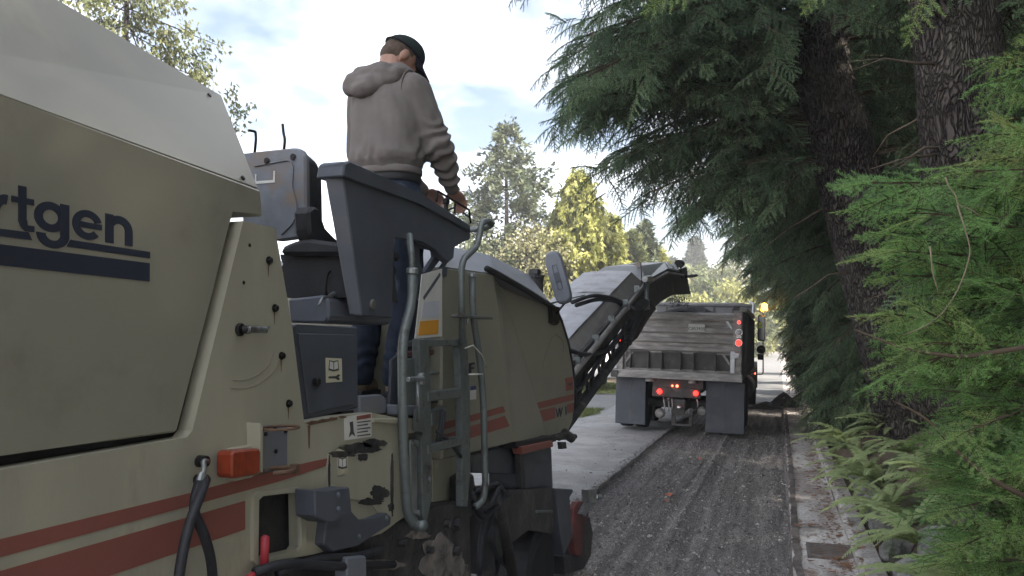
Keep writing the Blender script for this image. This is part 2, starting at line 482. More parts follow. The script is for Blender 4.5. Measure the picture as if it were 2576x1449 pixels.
M_kerb = two_tone('kerb_concrete', [(0.36, 0.33, 0.31), (0.58, 0.55, 0.52), (0.22, 0.17, 0.13)], [2, 3, 40], bump=0.7, bscale=30, dist=0.015)
kerb = structure(thing('kerb', '', '')); del kerb['label']; del kerb['category']
y = -6.0; k = 0
while y < 70:
    L_ = 1.5 if y < 30 else 4.0
    b = MB()
    j = random.uniform(-0.012, 0.012); zt = 0.105 + random.uniform(-0.015, 0.01)
    b.loft([[(0.53 + j, yy, -0.1), (0.54 + j, yy, zt - 0.03), (0.57 + j, yy, zt), (0.70 + j, yy, zt + 0.005), (0.72 + j, yy, -0.1)] for yy in (y + 0.012, y + L_ - 0.012)], bevel=0.006)
    b.build('kerb_stone', M_kerb, kerb)
    y += L_; k += 1

# storm drain in the gutter
gp = onZ(2086, 1387, 0.01)
M_iron = mat('drain_iron', (0.15, 0.13, 0.12), 0.75, 0.3, var=0.4, scale=25, dirt=(0.16, 0.10, 0.07), dirt_amt=0.5, dirt_scale=12, bump=0.3)
drain = thing('storm_drain', 'rusty slotted iron storm drain grate set in the pale gutter', 'drain', (gp.x, gp.y, 0.0))
gx0, gx1, gy0, gy1 = gp.x - 0.15, gp.x + 0.15, gp.y - 0.19, gp.y + 0.19
part('frame', M_iron, drain, lambda b: (b.box(gx0 - .03, gx0, gy0 - .03, gy1 + .03, -.02, .026, .003), b.box(gx1, gx1 + .03, gy0 - .03, gy1 + .03, -.02, .026, .003),
     b.box(gx0, gx1, gy0 - .03, gy0, -.02, .0245, .003), b.box(gx0, gx1, gy1, gy1 + .03, -.02, .0245, .003)))
part('pit', mat('pit_black', (0.01, 0.01, 0.01), 0.9, var=0.2), drain, lambda b: b.box(gx0, gx1, gy0, gy1, -0.02, 0.0085))
for k in range(7):
    yy = gy0 + (k + 0.5) * (gy1 - gy0) / 7
    part('bar', M_iron, drain, lambda b: b.box(gx0, gx1, yy - .014, yy + .014, 0.010, .023, .003))

# heap of loose millings at the end of the cut
def lump(b, c, rx, ry, rz, seed, nu=22, nv=10, rough=0.22):
    rings = []
    for i in range(nv + 1):
        t = i / nv
        ring = []
        for k in range(nu):
            a = 2 * math.pi * k / nu
            q = 1 + rough * float(vnoise(np.array(math.cos(a) * 2 + seed), np.array(math.sin(a) * 2 + t * 3), 2.3, seed)) + rough * .6 * float(vnoise(np.array(math.cos(a) * 2), np.array(math.sin(a) * 2 + t * 3), 6.3, seed))
            rr = (1 - t) ** 0.85 + 0.02
            ring.append((c[0] + rx * rr * q * math.cos(a), c[1] + ry * rr * q * math.sin(a), c[2] + rz * (t + 0.12 * (q - 1))))
        rings.append(ring)
    b.loft(rings)
M_pile = two_tone('loose_millings', [(0.03, 0.028, 0.028), (0.06, 0.056, 0.055)], [8, 60], bump=1.0, bscale=40, dist=0.04)
hp = onZ(1972, 1022, 0.0)
b = MB(); lump(b, (hp.x, hp.y, -0.05), 0.50, 0.40, 0.44, 3); lump(b, (hp.x - 0.45, hp.y - 0.1, -0.07), 0.55, 0.3, 0.20, 5)
heap = tag(b.build('millings_heap', M_pile), 'small dark heap of loose asphalt millings at the end of the cut strip', 'heap')

# scattered crumbs of asphalt along the cut and on the strip, needles and leaves in the gutter
def crumbs(name, n, fx, fy, size, m, flat=0.6, zf=None):
    x, y = fx(n), fy(n)
    s = size * np.exp(RNG.normal(0, 0.45, n))
    ang = RNG.uniform(0, 6.28, n)
    z = zf(x, y)
    base = np.array([[-1, -0.6, 0], [1, -0.5, 0], [0.1, 1, 0], [0.1, 0.1, 1.3]], float)
    tr = np.array([[0, 1, 3], [1, 2, 3], [2, 0, 3]])
    P = base[None] * s[:, None, None] * RNG.uniform(0.6, 1.3, (n, 4, 3))
    P[..., 2] *= flat
    c, sn = np.cos(ang)[:, None], np.sin(ang)[:, None]
    Q = P.copy(); Q[..., 0] = P[..., 0] * c - P[..., 1] * sn; Q[..., 1] = P[..., 0] * sn + P[..., 1] * c
    Q += np.stack([x, y, z], -1)[:, None]
    return structure(soup(name, Q[:, tr].reshape(-1, 3, 3), [m]), 'stuff')
M_crumb = mat('asphalt_crumb', (0.14, 0.13, 0.124), 0.9, var=0.5, scale=9)
M_crumb2 = mat('pale_crumb', (0.36, 0.335, 0.31), 0.9, var=0.5, scale=9)
crumbs('asphalt_crumbs', 5200, lambda n: TR_L - np.abs(RNG.normal(0, 0.07, n)) + 0.05, lambda n: RNG.uniform(3, 23, n), 0.010, M_crumb, zf=lambda x, y: np.where(x > TR_L, -0.05, 0.0))
crumbs('milling_crumbs', 26000, lambda n: RNG.uniform(TR_L, 0.05, n), lambda n: 4.5 + 14 * RNG.uniform(0, 1, n) ** 1.4, 0.011, M_crumb, zf=lambda x, y: mill_z(x, y) - 0.003)
crumbs('pale_stones', 6000, lambda n: RNG.uniform(TR_L, 0.05, n), lambda n: 4.5 + 12 * RNG.uniform(0, 1, n) ** 1.4, 0.009, M_crumb2, zf=lambda x, y: mill_z(x, y) - 0.002)
crumbs('road_grit', 900, lambda n: RNG.uniform(-4.5, TR_L - .05, n), lambda n: RNG.uniform(5, 23, n), 0.008, M_crumb, zf=lambda x, y: 0 * x + 0.004)
M_litter = mat('leaf_litter', (0.17, 0.085, 0.045), 0.8, var=0.5, scale=7)
crumbs('leaf_litter', 4200, lambda n: np.clip(np.where(RNG.random(n) < .55, RNG.normal(0.48, 0.09, n), RNG.uniform(0.12, 1.2, n)), .1, 1.6), lambda n: 4 + 24 * RNG.uniform(0, 1, n) ** 1.4, 0.016, M_litter, flat=0.15,
       zf=lambda x, y: np.where(x > 0.74, ground_z(x, y) + .004, np.where(x > 0.53, 0.112, 0.02)))

# rocks holding the toe of the bank
spots = [(0.86, 6.15, 0.17, 0.20), (1.08, 6.45, 0.20, 0.22), (0.84, 7.0, 0.14, 0.16), (0.90, 7.75, 0.18, 0.2), (0.87, 5.55, 0.15, 0.19), (0.88, 8.6, 0.16, 0.2), (0.92, 9.6, 0.19, 0.22), (0.88, 10.7, 0.15, 0.2), (1.2, 5.9, 0.17, 0.2)]
looks = ['squat grey rock beside the storm drain', 'bigger pale rock behind the storm drain under the fir boughs', 'small grey rock on the kerb just past the storm drain', 'rounded rock under the tall sword fern', 'grey rock under the fir boughs before the storm drain',
         'grey rock half hidden by ferns at the bank toe', 'broad rock among the middle ferns on the bank', 'small rock below the leaning fir trunk', 'dark mossy rock behind the drain rocks']
for (x, y, s, h), lb in zip(spots, looks):
    b = MB(); sd_ = int(x * 100 + y * 10)
    rings = []
    for i in range(8):
        t = i / 7; ph = math.pi * (0.08 + 0.88 * t)
        ring = []
        for k in range(12):
            a = 2 * math.pi * k / 12
            q = 1 + 0.55 * float(vnoise(np.array(math.cos(a) * 1.3 + sd_), np.array(math.sin(a) * 1.3 + t * 2), 1.6, 4)) + 0.2 * float(vnoise(np.array(math.cos(a) * 2), np.array(math.sin(a) * 2 + t), 5, 4))
            ring.append((x + s * q * math.sin(ph) * math.cos(a), y + s * 1.2 * q * math.sin(ph) * math.sin(a), float(ground_z(np.array(x), np.array(y))) + 0.02 - h * math.cos(ph) * 0.8))
        rings.append(ring)
    b.loft(rings)
    tag(b.build('rock', M_stone), lb, 'rock', 'rocks along the toe of the bank')

# lawn patches on the left with grass blades
def patch(pts, z, m, name):
    return structure(part(name, m, None, lambda b: b.sheet([(x, y, z) for x, y in pts])))
patch([(-60, 27.0), (-5.0, 26.6), (-5.6, 34), (-60, 34)], 0.022, M_grass, 'lawn')
patch([(-9.5, 18.0), (-4.65, 18.0), (-4.2, 19.4), (-4.5, 20.6), (-9.5, 21.2)], 0.020, M_grass, 'verge')
def blades(name, n, fx, fy, h, m):
    x, y = fx(n), fy(n); a = RNG.uniform(0, 6.28, n); hh = h * RNG.uniform(0.4, 1.2, n); w = 0.012
    lean = RNG.normal(0, 0.35, (n, 2)) * hh[:, None]
    T = np.zeros((n, 3, 3)); T[:, 0] = np.stack([x - w * np.cos(a), y - w * np.sin(a), 0 * x + .02], -1); T[:, 1] = np.stack([x + w * np.cos(a), y + w * np.sin(a), 0 * x + .02], -1)
    T[:, 2] = np.stack([x + lean[:, 0], y + lean[:, 1], hh], -1)
    return structure(soup(name, T, [m], tint=RNG.random(n)), 'stuff')
M_blade = leafmat('grass_blade', (0.07, 0.12, 0.025), (0.20, 0.20, 0.07))
blades('grass', 9000, lambda n: RNG.uniform(-8.5, -4.35, n), lambda n: RNG.uniform(18.2, 20.6, n), 0.09, M_blade)
blades('lawn_grass', 14000, lambda n: RNG.uniform(-12, -5.2, n), lambda n: RNG.uniform(26.9, 33.5, n), 0.08, M_blade)
# ================================================================== MILLING MACHINE
M_beige = mat('beige_paint', (0.248, 0.237, 0.186), 0.42, var=0.05, scale=3, dirt=(0.185, 0.17, 0.13), dirt_amt=0.34, dirt_scale=1.6, bump=0.04, bscale=200)
M_beige_worn = mat('beige_paint_worn', (0.34, 0.322, 0.246), 0.5, var=0.10, stretch=(1, 1, .3), scale=5, dirt=(0.22, 0.185, 0.14), dirt_amt=0.3, dirt_scale=3.5, bump=0.06, bscale=80)
M_red = mat('red_stripe', (0.23, 0.075, 0.058), 0.5, var=0.08, scale=5, dirt=(0.20, 0.07, 0.05), dirt_amt=0.3)
M_navy = mat('navy_lettering', (0.018, 0.022, 0.042), 0.5, var=0.1)
M_dark = mat('dark_grey_paint', (0.066, 0.073, 0.09), 0.55, var=0.18, scale=5, dirt=(0.10, 0.095, 0.09), dirt_amt=0.25, dirt_scale=4, bump=0.08, bscale=120)
M_grey = mat('mid_grey_plastic', (0.135, 0.145, 0.17), 0.5, var=0.1, scale=6, dirt=(0.17, 0.16, 0.15), dirt_amt=0.3, bump=0.1, bscale=160)
M_black = mat('black_rubber', (0.014, 0.014, 0.016), 0.7, var=0.3, scale=8, bump=0.1)
M_grease = mat('greasy_frame', (0.028, 0.027, 0.028), 0.55, var=0.5, scale=9, dirt=(0.085, 0.075, 0.068), dirt_amt=0.5, dirt_scale=5, bump=0.5, bscale=35)
M_steel = mat('galvanised_steel', (0.30, 0.32, 0.32), 0.42, 0.75, var=0.2, scale=12, dirt=(0.10, 0.09, 0.08), dirt_amt=0.4, dirt_scale=9, bump=0.05)
M_rail = mat('grey_green_steel', (0.155, 0.175, 0.17), 0.5, 0.45, var=0.25, scale=10, dirt=(0.07, 0.06, 0.05), dirt_amt=0.45, dirt_scale=10, bump=0.1)
M_bolt = mat('black_bolt', (0.02, 0.018, 0.018), 0.5, 0.6, var=0.3)
M_amber = mat('amber_lens', (0.25, 0.042, 0.018), 0.25, var=0.2, scale=30, spec=0.6)
M_white = mat('sticker_white', (0.62, 0.61, 0.57), 0.5, var=0.06, scale=10, dirt=(0.4, 0.37, 0.3), dirt_amt=0.3)
M_ink = mat('sticker_ink', (0.05, 0.05, 0.05), 0.6, var=0.2)
M_orange_st = mat('sticker_orange', (0.72, 0.33, 0.03), 0.5, var=0.06)
M_redlever = mat('red_plastic', (0.40, 0.035, 0.05), 0.4, var=0.1)
M_rust = mat('rust_streak', (0.12, 0.07, 0.042), 0.8, var=0.4, scale=20)
M_hose = mat('hose_rubber', (0.02, 0.021, 0.026), 0.6, var=0.3, scale=30, bump=0.15, bscale=90)
M_seatback = mat('weathered_blue_shell', (0.16, 0.172, 0.195), 0.6, var=0.25, scale=5, dirt=(0.20, 0.145, 0.105), dirt_amt=0.55, dirt_scale=6, bump=0.1)
M_cloth_black = mat('black_vinyl', (0.025, 0.025, 0.027), 0.6, var=0.3, scale=9, bump=0.3, bscale=50)

XM = -1.42
machine = thing('milling_machine', 'large beige road milling machine with red stripes working along the cut strip', 'milling machine', (-2.2, 3.3, 0.0))
MR = machine
def S(px, py, X=XM):
    return onX(px, py, X)
def PX(name, pts, X, depth, m, parent=None, bevel=0.0):
    b = MB(); b.prism([S(x, y, X) for x, y in pts], (-depth, 0, 0), bevel)
    return b.build(name, m, parent or MR)
def PY(name, pts, Y, depth, m, parent=None, bevel=0.0):
    b = MB(); b.prism([onY(x, y, Y) for x, y in pts], (0, depth, 0), bevel)
    return b.build(name, m, parent or MR)
def plate(name, outer, holes, X, depth, m, parent=None):
    """flat plate with openings, cut from sheet"""
    tb = bmesh.new(); edges = []
    for loop in [outer] + holes:
        vs = [tb.verts.new(S(x, y, X)) for x, y in loop]
        edges += [tb.edges.new((vs[i], vs[(i + 1) % len(vs)])) for i in range(len(vs))]
    bmesh.ops.triangle_fill(tb, use_beauty=True, use_dissolve=False, edges=edges)
    r_ = bmesh.ops.extrude_face_region(tb, geom=tb.faces[:])
    bmesh.ops.translate(tb, vec=(-depth, 0, 0), verts=[v for v in r_['geom'] if isinstance(v, bmesh.types.BMVert)])
    bmesh.ops.recalc_face_normals(tb, faces=tb.faces[:])
    me = bpy.data.meshes.new(name); tb.to_mesh(me); tb.free(); me.materials.append(m)
    return link(bpy.data.objects.new(name, me), parent or MR)
def decal(name, pts, X, m, parent=None, lift=0.002):
    return PX(name, pts, X + lift, lift * 0.9, m, parent)
def rrect(x0, y0, x1, y1, r, n=4):
    out = []
    for cx, cy, a0 in ((x1 - r, y0 + r, -90), (x1 - r, y1 - r, 0), (x0 + r, y1 - r, 90), (x0 + r, y0 + r, 180)):
        for k in range(n + 1):
            a = R(a0 + 90 * k / n); out.append((cx + r * math.cos(a), cy + r * math.sin(a)))
    return out
def hexbolt(name, px, py, X, r, h, m, parent=None):
    c = S(px, py, X)
    b = MB(); b.cyl(c, c + Vector((0.004, 0, 0)), r * 1.25, 14); b.cyl(c + Vector((0.004, 0, 0)), c + Vector((h, 0, 0)), r, 6, bevel=0.002)
    return b.build(name, m, parent or MR)

# ---- dark core behind the panels
b = MB()
b.prism([Vector((-1.475, y, z)) for y, z in ((0.35, 0.62), (0.35, 2.2), (1.80, 2.14), (2.02, 2.10), (2.10, 1.52), (2.95, 1.46), (2.95, 0.62))], (-1.42, 0, 0))
b.build('chassis_core', M_black, MR)
# ---- rear engine hood
hood = PX('rear_hood', [(-600, 23), (0, 240), (657, 478), (662, 545), (583, 526), (572, 580), (537, 724), (447, 1087), (0, 1147), (-600, 1227)], XM, 1.5, M_beige, bevel=0.006)
rl_b, rl_f = S(-600, 23), S(657, 478)
rt_b, rt_f = S(-330, -285, -1.70), S(560, 238, -1.70)
def mir(p): return Vector((-4.34 - p.x, p.y, p.z))
b = MB()
lo = Vector((0, 0, -0.004))
b.loft([[rl_b + lo, rt_b, mir(rt_b), mir(rl_b) + lo], [rl_f + lo, rt_f, mir(rt_f), mir(rl_f) + lo]], bevel=0.012)
cap = b.build('hood_top', M_beige, MR)
for px, py in ((526, 240), (611, 448), (222, 87)):
    t_ = 0.86 if py == 240 else 0.12 if py == 448 else 0.8
    d = ray(px, py)
    nrm_ = (rt_f - rl_f).cross(rl_b - rl_f).normalized()
    tt = (rl_f - CAMP).dot(nrm_) / d.dot(nrm_); c = CAMP + d * tt
    if nrm_.dot(d) > 0: nrm_ = -nrm_
    b = MB(); b.cyl(c - nrm_ * 0.004, c + nrm_ * 0.004, 0.007, 8); b.build('rivet', M_bolt, cap)
# thin seam between roof skin and bevel panel
b = MB(); s0, s1 = S(300, 112, -1.66), S(425, 178, -1.66)

# lettering (the visible end of the maker's name) with its bars
def letter(shapes, pxl, pxr, ybl, ybr, ytl, idx):
    """shapes in em units -> thin raised pieces between left/right photo columns"""
    P0, P1, P2 = S(pxl, ybl), S(pxr, ybr), S(pxl, ytl)
    hx = (P1 - P0); hz = (P2 - P0)
    b = MB()
    for k, poly in enumerate(shapes):
        lift = 0.0016 + 0.0004 * (k + idx % 2)
        b.prism([P0 + hx * u + hz * v + Vector((lift, 0, 0)) for u, v in poly], (-lift * 0.95, 0, 0))
    return b.build('letter', M_navy, hood)
def arc(cx, cy, ro, ri, a0, a1, sx=1.0, n=14):
    o, i = [], []
    for k in range(n + 1):
        a = R(a0 + (a1 - a0) * k / n)
        o.append((cx + ro * sx * math.cos(a), cy + ro * math.sin(a))); i.append((cx + ri * sx * math.cos(a), cy + (ri) * math.sin(a)))
    return o + i[::-1]
def rc(x0, y0, x1, y1): return [(x0, y0), (x1, y0), (x1, y1), (x0, y1)]
E_ring = arc(0.5, 0.5, 0.5, 0.27, 18, 318, 1.0, 26)
L_n = [rc(0, 0, .30, 1.0), arc(0.5, 0.5, 0.5, 0.22, 0, 150, 1.0, 16), rc(0.72, 0, 1.0, 0.5)]
L_e = [E_ring, rc(0.22, 0.40, 0.985, 0.585)]
L_g = [arc(0.46, 0.5, 0.5, 0.24, 0, 360, 0.92, 30), rc(0.74, -0.05, 1.0, 1.0), arc(0.53, -0.05, 0.47, 0.22, 180, 360, 1.0, 16)]
L_t = [rc(0.30, 0.18, 0.66, 1.38), rc(0, 0.80, 1.0, 1.0), arc(0.68, 0.26, 0.36, 0.0, 180, 275, 1.0, 8), rc(0.60, -0.10, 1.0, 0.10)]
L_r = [rc(0, 0, .40, 1.0), arc(0.85, 0.42, 0.58, 0.26, 75, 170, 1.0, 10)]
letter(L_n, 264, 332, 609, 620, 536, 0)
letter(L_e, 181, 256, 597, 609, 521, 1)
letter(L_g, 85, 173, 578, 591, 500, 0)
letter(L_t, 28, 84, 569, 577, 492, 1)
letter(L_r, -32, 19, 561, 567, 482, 0)
letter([rc(0, 0, 1, 1), rc(0, 1.15, 1, 1.4)], -62, -44, 557, 560, 478, 1)
letter([[(0, 1.38), (.2, 1.38), (.36, 0), (.18, 0)], [(.34, 0.02), (.20, 0.0), (.42, 1.36), (.56, 1.36)], [(.44, 1.34), (.58, 1.37), (.80, .01), (.64, .02)], [(.64, 0), (.82, 0), (1.0, 1.38), (.82, 1.38)]], -185, -72, 535, 554, 453, 0)
decal('bar', [(-400, 525), (72, 584), (81, 604), (-400, 544)], XM, M_navy, hood)
decal('bar', [(178, 603), (378, 634), (378, 650), (170, 620)], XM, M_navy, hood)
decal('bar', [(-400, 563), (0, 614), (377, 662), (377, 708), (0, 667), (-400, 622)], XM, M_navy, hood)

# ---- beige body plate below the hood with the pillar and a pocket
pocket = [(652, 1258), (662, 1248), (748, 1238), (757, 1246), (759, 1375), (752, 1385), (655, 1408), (650, 1400)]
body = plate('body_plate', [(-600, 1287), (0, 1182), (470, 1100), (484, 1083), (612, 556), (692, 574), (735, 820), (765, 1062), (852, 1046), (932, 1038), (1000, 1050), (1024, 1060), (1030, 1290),
              (960, 1342), (800, 1392), (700, 1412), (590, 1470), (300, 1600), (-600, 2000)], [pocket], XM + 0.016, 0.045, M_beige_worn)
XB = XM + 0.016
b = MB()
PX('pocket_back', [(630, 1225), (780, 1215), (780, 1400), (630, 1430)], XM - 0.04, 0.01, M_grease)
fr = plate('pocket_frame', [(640, 1250), (655, 1236), (752, 1226), (768, 1240), (771, 1385), (760, 1398), (650, 1424), (638, 1412)], [pocket], XB + 0.012, 0.014, M_beige_worn)
# stripes
decal('stripe', [(-600, 1504), (0, 1357), (480, 1240), (543, 1223), (700, 1180), (824, 1153), (820, 1172), (700, 1212), (543, 1255), (0, 1402), (-600, 1560)], XB, M_red, body)
decal('stripe', [(-600, 1610), (0, 1437), (617, 1260), (617, 1332), (275, 1449), (0, 1543), (-600, 1760)], XB, M_red, body)
# pillar bolts with rust runs, holes
for px, py in ((675, 655), (690, 775), (707, 895), (725, 1015)):
    hexbolt('bolt', px, py, XB, 0.0095, 0.012, M_bolt, body)
    c = S(px, py, XB)
    b = MB()
    ring = [(XB + 0.0012, c.y - 0.004, c.z - 0.008), (XB + 0.0012, c.y + 0.003, c.z - 0.008), (XB + 0.0012, c.y + 0.0015, c.z - 0.05), (XB + 0.0012, c.y - 0.001, c.z - 0.045)]
    b.sheet(ring); b.build('rust_run', M_rust, body)
for px, py in ((628, 617), (613, 711)):
    c = S(px, py, XB); b = MB(); b.cyl(c, c + Vector((0.001, 0, 0)), 0.0055, 10); b.build('hole', M_bolt, body)
# latch on the pillar
c = S(600, 829, XB)
latch = part('latch', M_bolt, MR, lambda b: (b.cyl(c, c + Vector((0.012, 0, 0)), 0.018, 14, 0.003), b.cyl(c + Vector((0.012, 0, 0)), c + Vector((0.03, 0.012, 0)), 0.011, 12)))
part('handle', M_steel, latch, lambda b: (b.cyl(c + Vector((0.03, 0.0, 0)), c + Vector((0.035, 0.075, 0.0)), 0.010, 10, 0.002), b.box(c.x + 0.028, c.x + 0.033, c.y + 0.02, c.y + 0.098, c.z + 0.004, c.z + 0.010)))
# orange side marker lamp in its surround
sur = PX('lamp_surround', [(576, 1132), (584, 1127), (640, 1118), (640, 1200), (590, 1212), (578, 1208)], XB + 0.016, 0.018, M_beige_worn, bevel=0.004)
lm = PX('marker_lamp', [(584, 1140), (590, 1134), (652, 1128), (657, 1133), (655, 1190), (648, 1194), (590, 1204), (583, 1198)], XB + 0.062, 0.05, M_amber, bevel=0.006)
for dx in (-0.012, 0.010):
    c = S(612, 1165, XB + 0.062)
    part('lens_rib', M_amber, lm, lambda b: b.box(c.x - 0.0005, c.x + 0.0012, c.y + dx - .001, c.y + dx + .001, c.z - 0.03, c.z + 0.03))
# grey document bracket with wire ring
hb = PX('cup_bracket', [(660, 1068), (724, 1072), (724, 1176), (700, 1187), (660, 1187)], XB + 0.012, 0.012, M_grey, bevel=0.003)
PX('bracket_flange', [(655, 1064), (661, 1066), (661, 1189), (656, 1186)], XB + 0.045, 0.045, M_beige_worn, hb)
for px, py in ((692, 1135), (667, 1092), (717, 1085), (690, 1078)):
    c = S(px, py, XB + 0.012); b = MB(); b.cyl(c, c + Vector((0.005, 0, 0)), 0.006, 8); b.build('screw', M_bolt, hb)
b = MB(); c = S(705, 1076, XB + 0.06)
ring = [(c.x + 0.05 * math.cos(a), c.y + 0.055 * math.sin(a), c.z) for a in np.linspace(0, 2 * math.pi, 22)]
b.tube(ring, 0.004, 6, cap=False); b.build('wire_ring', M_rust, hb)
b = MB(); c = S(700, 1183, XB + 0.05)
ring = [(c.x + 0.045 * math.cos(a), c.y + 0.05 * math.sin(a), c.z) for a in np.linspace(-1.2, 3.6, 18)]
b.tube(ring, 0.007, 6); b.box(c.x + .03, c.x + .05, c.y + .012, c.y + .03, c.z - .01, c.z + .016); b.build('strap', M_rust, hb)
# hydraulic couplings and two hanging hoses
f1, f2 = S(497, 1160, XB), S(493, 1206, XB)
cp = part('hose_coupling', M_bolt, MR, lambda b: (b.cyl(f1, f1 + Vector((.03, 0, 0)), .015, 12, .003), b.cyl(f2, f2 + Vector((.035, 0, 0)), .014, 12, .003)))
e1 = S(514, 1168, XB + 0.05)
part('elbow', M_steel, cp, lambda b: (b.tube([f1 + Vector((.03, 0, 0)), S(512, 1160, XB + .05), S(514, 1178, XB + .052), S(508, 1198, XB + .05)], .007, 8, rnd=.02), b.cyl(S(510, 1190, XB + .05), S(502, 1215, XB + .05), .0105, 10)))
part('hose', M_hose, MR, lambda b: b.tube([S(502, 1212, XB + .05), S(490, 1255, XB + .055), S(488, 1290, XB + .06), S(512, 1340, XB + .07), S(530, 1400, XB + .06), S(536, 1460, XB + .05), S(520, 1560, XB + .04)], .0125, 10, rnd=.06))
part('hose', M_hose, MR, lambda b: b.tube([f2 + Vector((.03, 0, 0)), S(514, 1215, XB + .06), S(505, 1245, XB + .085), S(482, 1300, XB + .09), S(463, 1370, XB + .09), S(450, 1449, XB + .09), S(440, 1550, XB + .09)], .0125, 10, rnd=.05))
# red hand lever
part('lever', M_redlever, MR, lambda b: (b.tube([S(668, 1346, XB + .03), S(667, 1352, XB + .03), S(664, 1440, XB + .03)], [.006, .0125, .012], 10), b.tube([S(664, 1438, XB + .03), S(640, 1446, XB + .03), S(600, 1470, XB + .03)], .011, 8)))
# access door with worn edges, stickers
dr = PX('access_door', [(826, 1142), (900, 1128), (985, 1115), (988, 1296), (960, 1302), (930, 1260), (826, 1250)], XB + 0.006, 0.008, M_beige_worn, bevel=0.002)
M_peel = M_grease
def blob(name, cx, cy, rx, ry, X, m, parent, seed, n=34, rough=0.5):
    pts = []
    for k in range(n):
        a = 2 * math.pi * k / n
        q = 1 + rough * float(vnoise(np.array(3 * math.cos(a) + seed), np.array(3 * math.sin(a)), 1.3, seed)) + rough * .5 * float(vnoise(np.array(3 * math.cos(a)), np.array(3 * math.sin(a)), 3.7, seed))
        pts.append((cx + rx * q * math.cos(a), cy + ry * q * math.sin(a)))
    return decal(name, pts, X, m, parent, 0.0025)
for i, (cx, cy, rx, ry) in enumerate(((908, 1128, 48, 14), (940, 1116, 30, 12), (862, 1142, 32, 8), (914, 1150, 13, 10), (955, 1240, 22, 18), (935, 1262, 30, 9), (987, 1220, 3.5, 75), (829, 1190, 2.5, 40), (985, 1275, 8, 10))):
    blob('grease_stain', cx, cy, rx, ry, XB + 0.0065, M_peel, dr, i + 2)
decal('sticker', [(848, 1130), (874, 1125), (876, 1192), (850, 1196)], XB + .0065, mat('sticker_faded', (0.45, 0.41, 0.30), .6, var=.2, scale=30), dr, 0.002)
def book(px, py, w, h, X, parent):
    for s_ in (-1, 1):
        decal('pictogram', [(px, py + h * .1), (px + s_ * w * .42, py), (px + s_ * w * .5, py + h * .9), (px, py + h)], X, M_ink, parent, 0.0015)
        decal('pictogram', [(px + s_ * w * .05, py + h * .2), (px + s_ * w * .36, py + h * .1), (px + s_ * w * .40, py + h * .74), (px + s_ * w * .05, py + h * .85)], X, M_white, parent, 0.0025)
book(862, 1150, 22, 30, XB + .0075, dr)
# warning sticker
ws = decal('warning_sticker', [(866, 1049), (935, 1038), (935, 1098), (868, 1108)], XB, M_white, MR, 0.002)
decal('sticker_band', [(898, 1047), (933, 1041), (933, 1051), (898, 1057)], XB + .002, M_red, ws, 0.0012)
for k in range(5):
    y_ = 1060 + k * 8.5
    decal('print_line', [(899, y_ + 1.5), (932 - (k % 2) * 6, y_ - 3), (932 - (k % 2) * 6, y_ + .5), (899, y_ + 4)], XB + .002, M_ink, ws, 0.001)
decal('pictogram', [(880, 1062), (888, 1060), (890, 1085), (894, 1098), (886, 1092), (878, 1100), (882, 1082)], XB + .002, M_ink, ws, 0.001)
for k in range(4):
    y0_ = 1062 + k
    blob('rust_spot', 790 + k * 24, 1058 - k * 4 + 3, 9, 3, XB, M_rust, body, 20 + k)
part('rust_run', M_rust, body, lambda b: b.sheet([S(774, 1070, XB + .0012), S(781, 1070, XB + .0012), S(779, 1130, XB + .0012), S(776, 1125, XB + .0012)]))
part('edge_rust', M_rust, body, lambda b: b.sheet([S(768, 1064, XB + .0014), S(850, 1049, XB + .0014), S(848, 1056, XB + .0014), S(780, 1070, XB + .0014)]))
# curved scuffs on the pillar
for rr in (92, 112):
    pts = [S(600 + rr * math.cos(a), 860 + rr * 1.05 * math.sin(a), XB + 0.0012) for a in np.linspace(0.25, 1.75, 14)]
    b = MB(); b.tube(pts, 0.0012, 4); b.build('scuff', mat('scuff_grey', (0.27, 0.25, 0.2), .7, var=.2), body)

# ---- black lower frame
frame = PX('lower_frame', [(590, 1470), (640, 1430), (760, 1385), (850, 1370), (985, 1322), (1100, 1275), (1175, 1262), (1183, 1300), (1190, 1560), (600, 1700)], XM - 0.004, 0.9, M_grease, bevel=0.01)
for px, py, r_ in ((1117, 1318, .019), (1145, 1318, .03), (1142, 1385, .022), (1075, 1383, .016), (1005, 1365, .014), (870, 1372, .012), (1055, 1300, .012)):
    hexbolt('frame_bolt', px, py, XM - 0.004, r_, 0.03, M_grease, frame)
M_mud = mat('dried_pale_mud', (0.20, 0.175, 0.155), .95, var=.3, scale=14, dirt=(0.05, 0.045, 0.042), dirt_amt=.5, dirt_scale=12)
for i_, (cx, cy, rx, ry) in enumerate(((1105, 1405, 46, 62), (1140, 1440, 40, 50), (1050, 1345, 30, 10), (960, 1420, 60, 12))):
    blob('mud_patch', cx, cy, rx, ry, XM - .004, M_mud, frame, 60 + i_)
# dark pivot bracket
br = PX('pivot_bracket', [(842, 1235), (880, 1225), (882, 1290), (902, 1312), (940, 1305), (975, 1290), (985, 1300), (983, 1320), (900, 1372), (838, 1390), (815, 1370), (822, 1310)], XM + 0.05, 0.07, M_dark, bevel=0.005)
bx_ = PX('control_box', [(792, 1232), (822, 1240), (842, 1233), (880, 1226), (884, 1290), (842, 1310), (822, 1315), (793, 1300)], XM + 0.10, 0.07, M_dark, bevel=0.004)
for px, py in ((850, 1245), (850, 1280)):
    hexbolt('bolt', px, py, XM + 0.10, .007, .006, M_grey, bx_)
hexbolt('bolt', 972, 1303, XM + .05, .008, .006, M_steel, br); hexbolt('bolt', 902, 1350, XM + .05, .007, .006, M_steel, br)
part('tow_lug', M_grey, MR, lambda b: b.prism([S(x, y, XM + .09) for x, y in ((872, 1402), (922, 1398), (925, 1480), (876, 1480))], (-.05, 0, 0), .006))
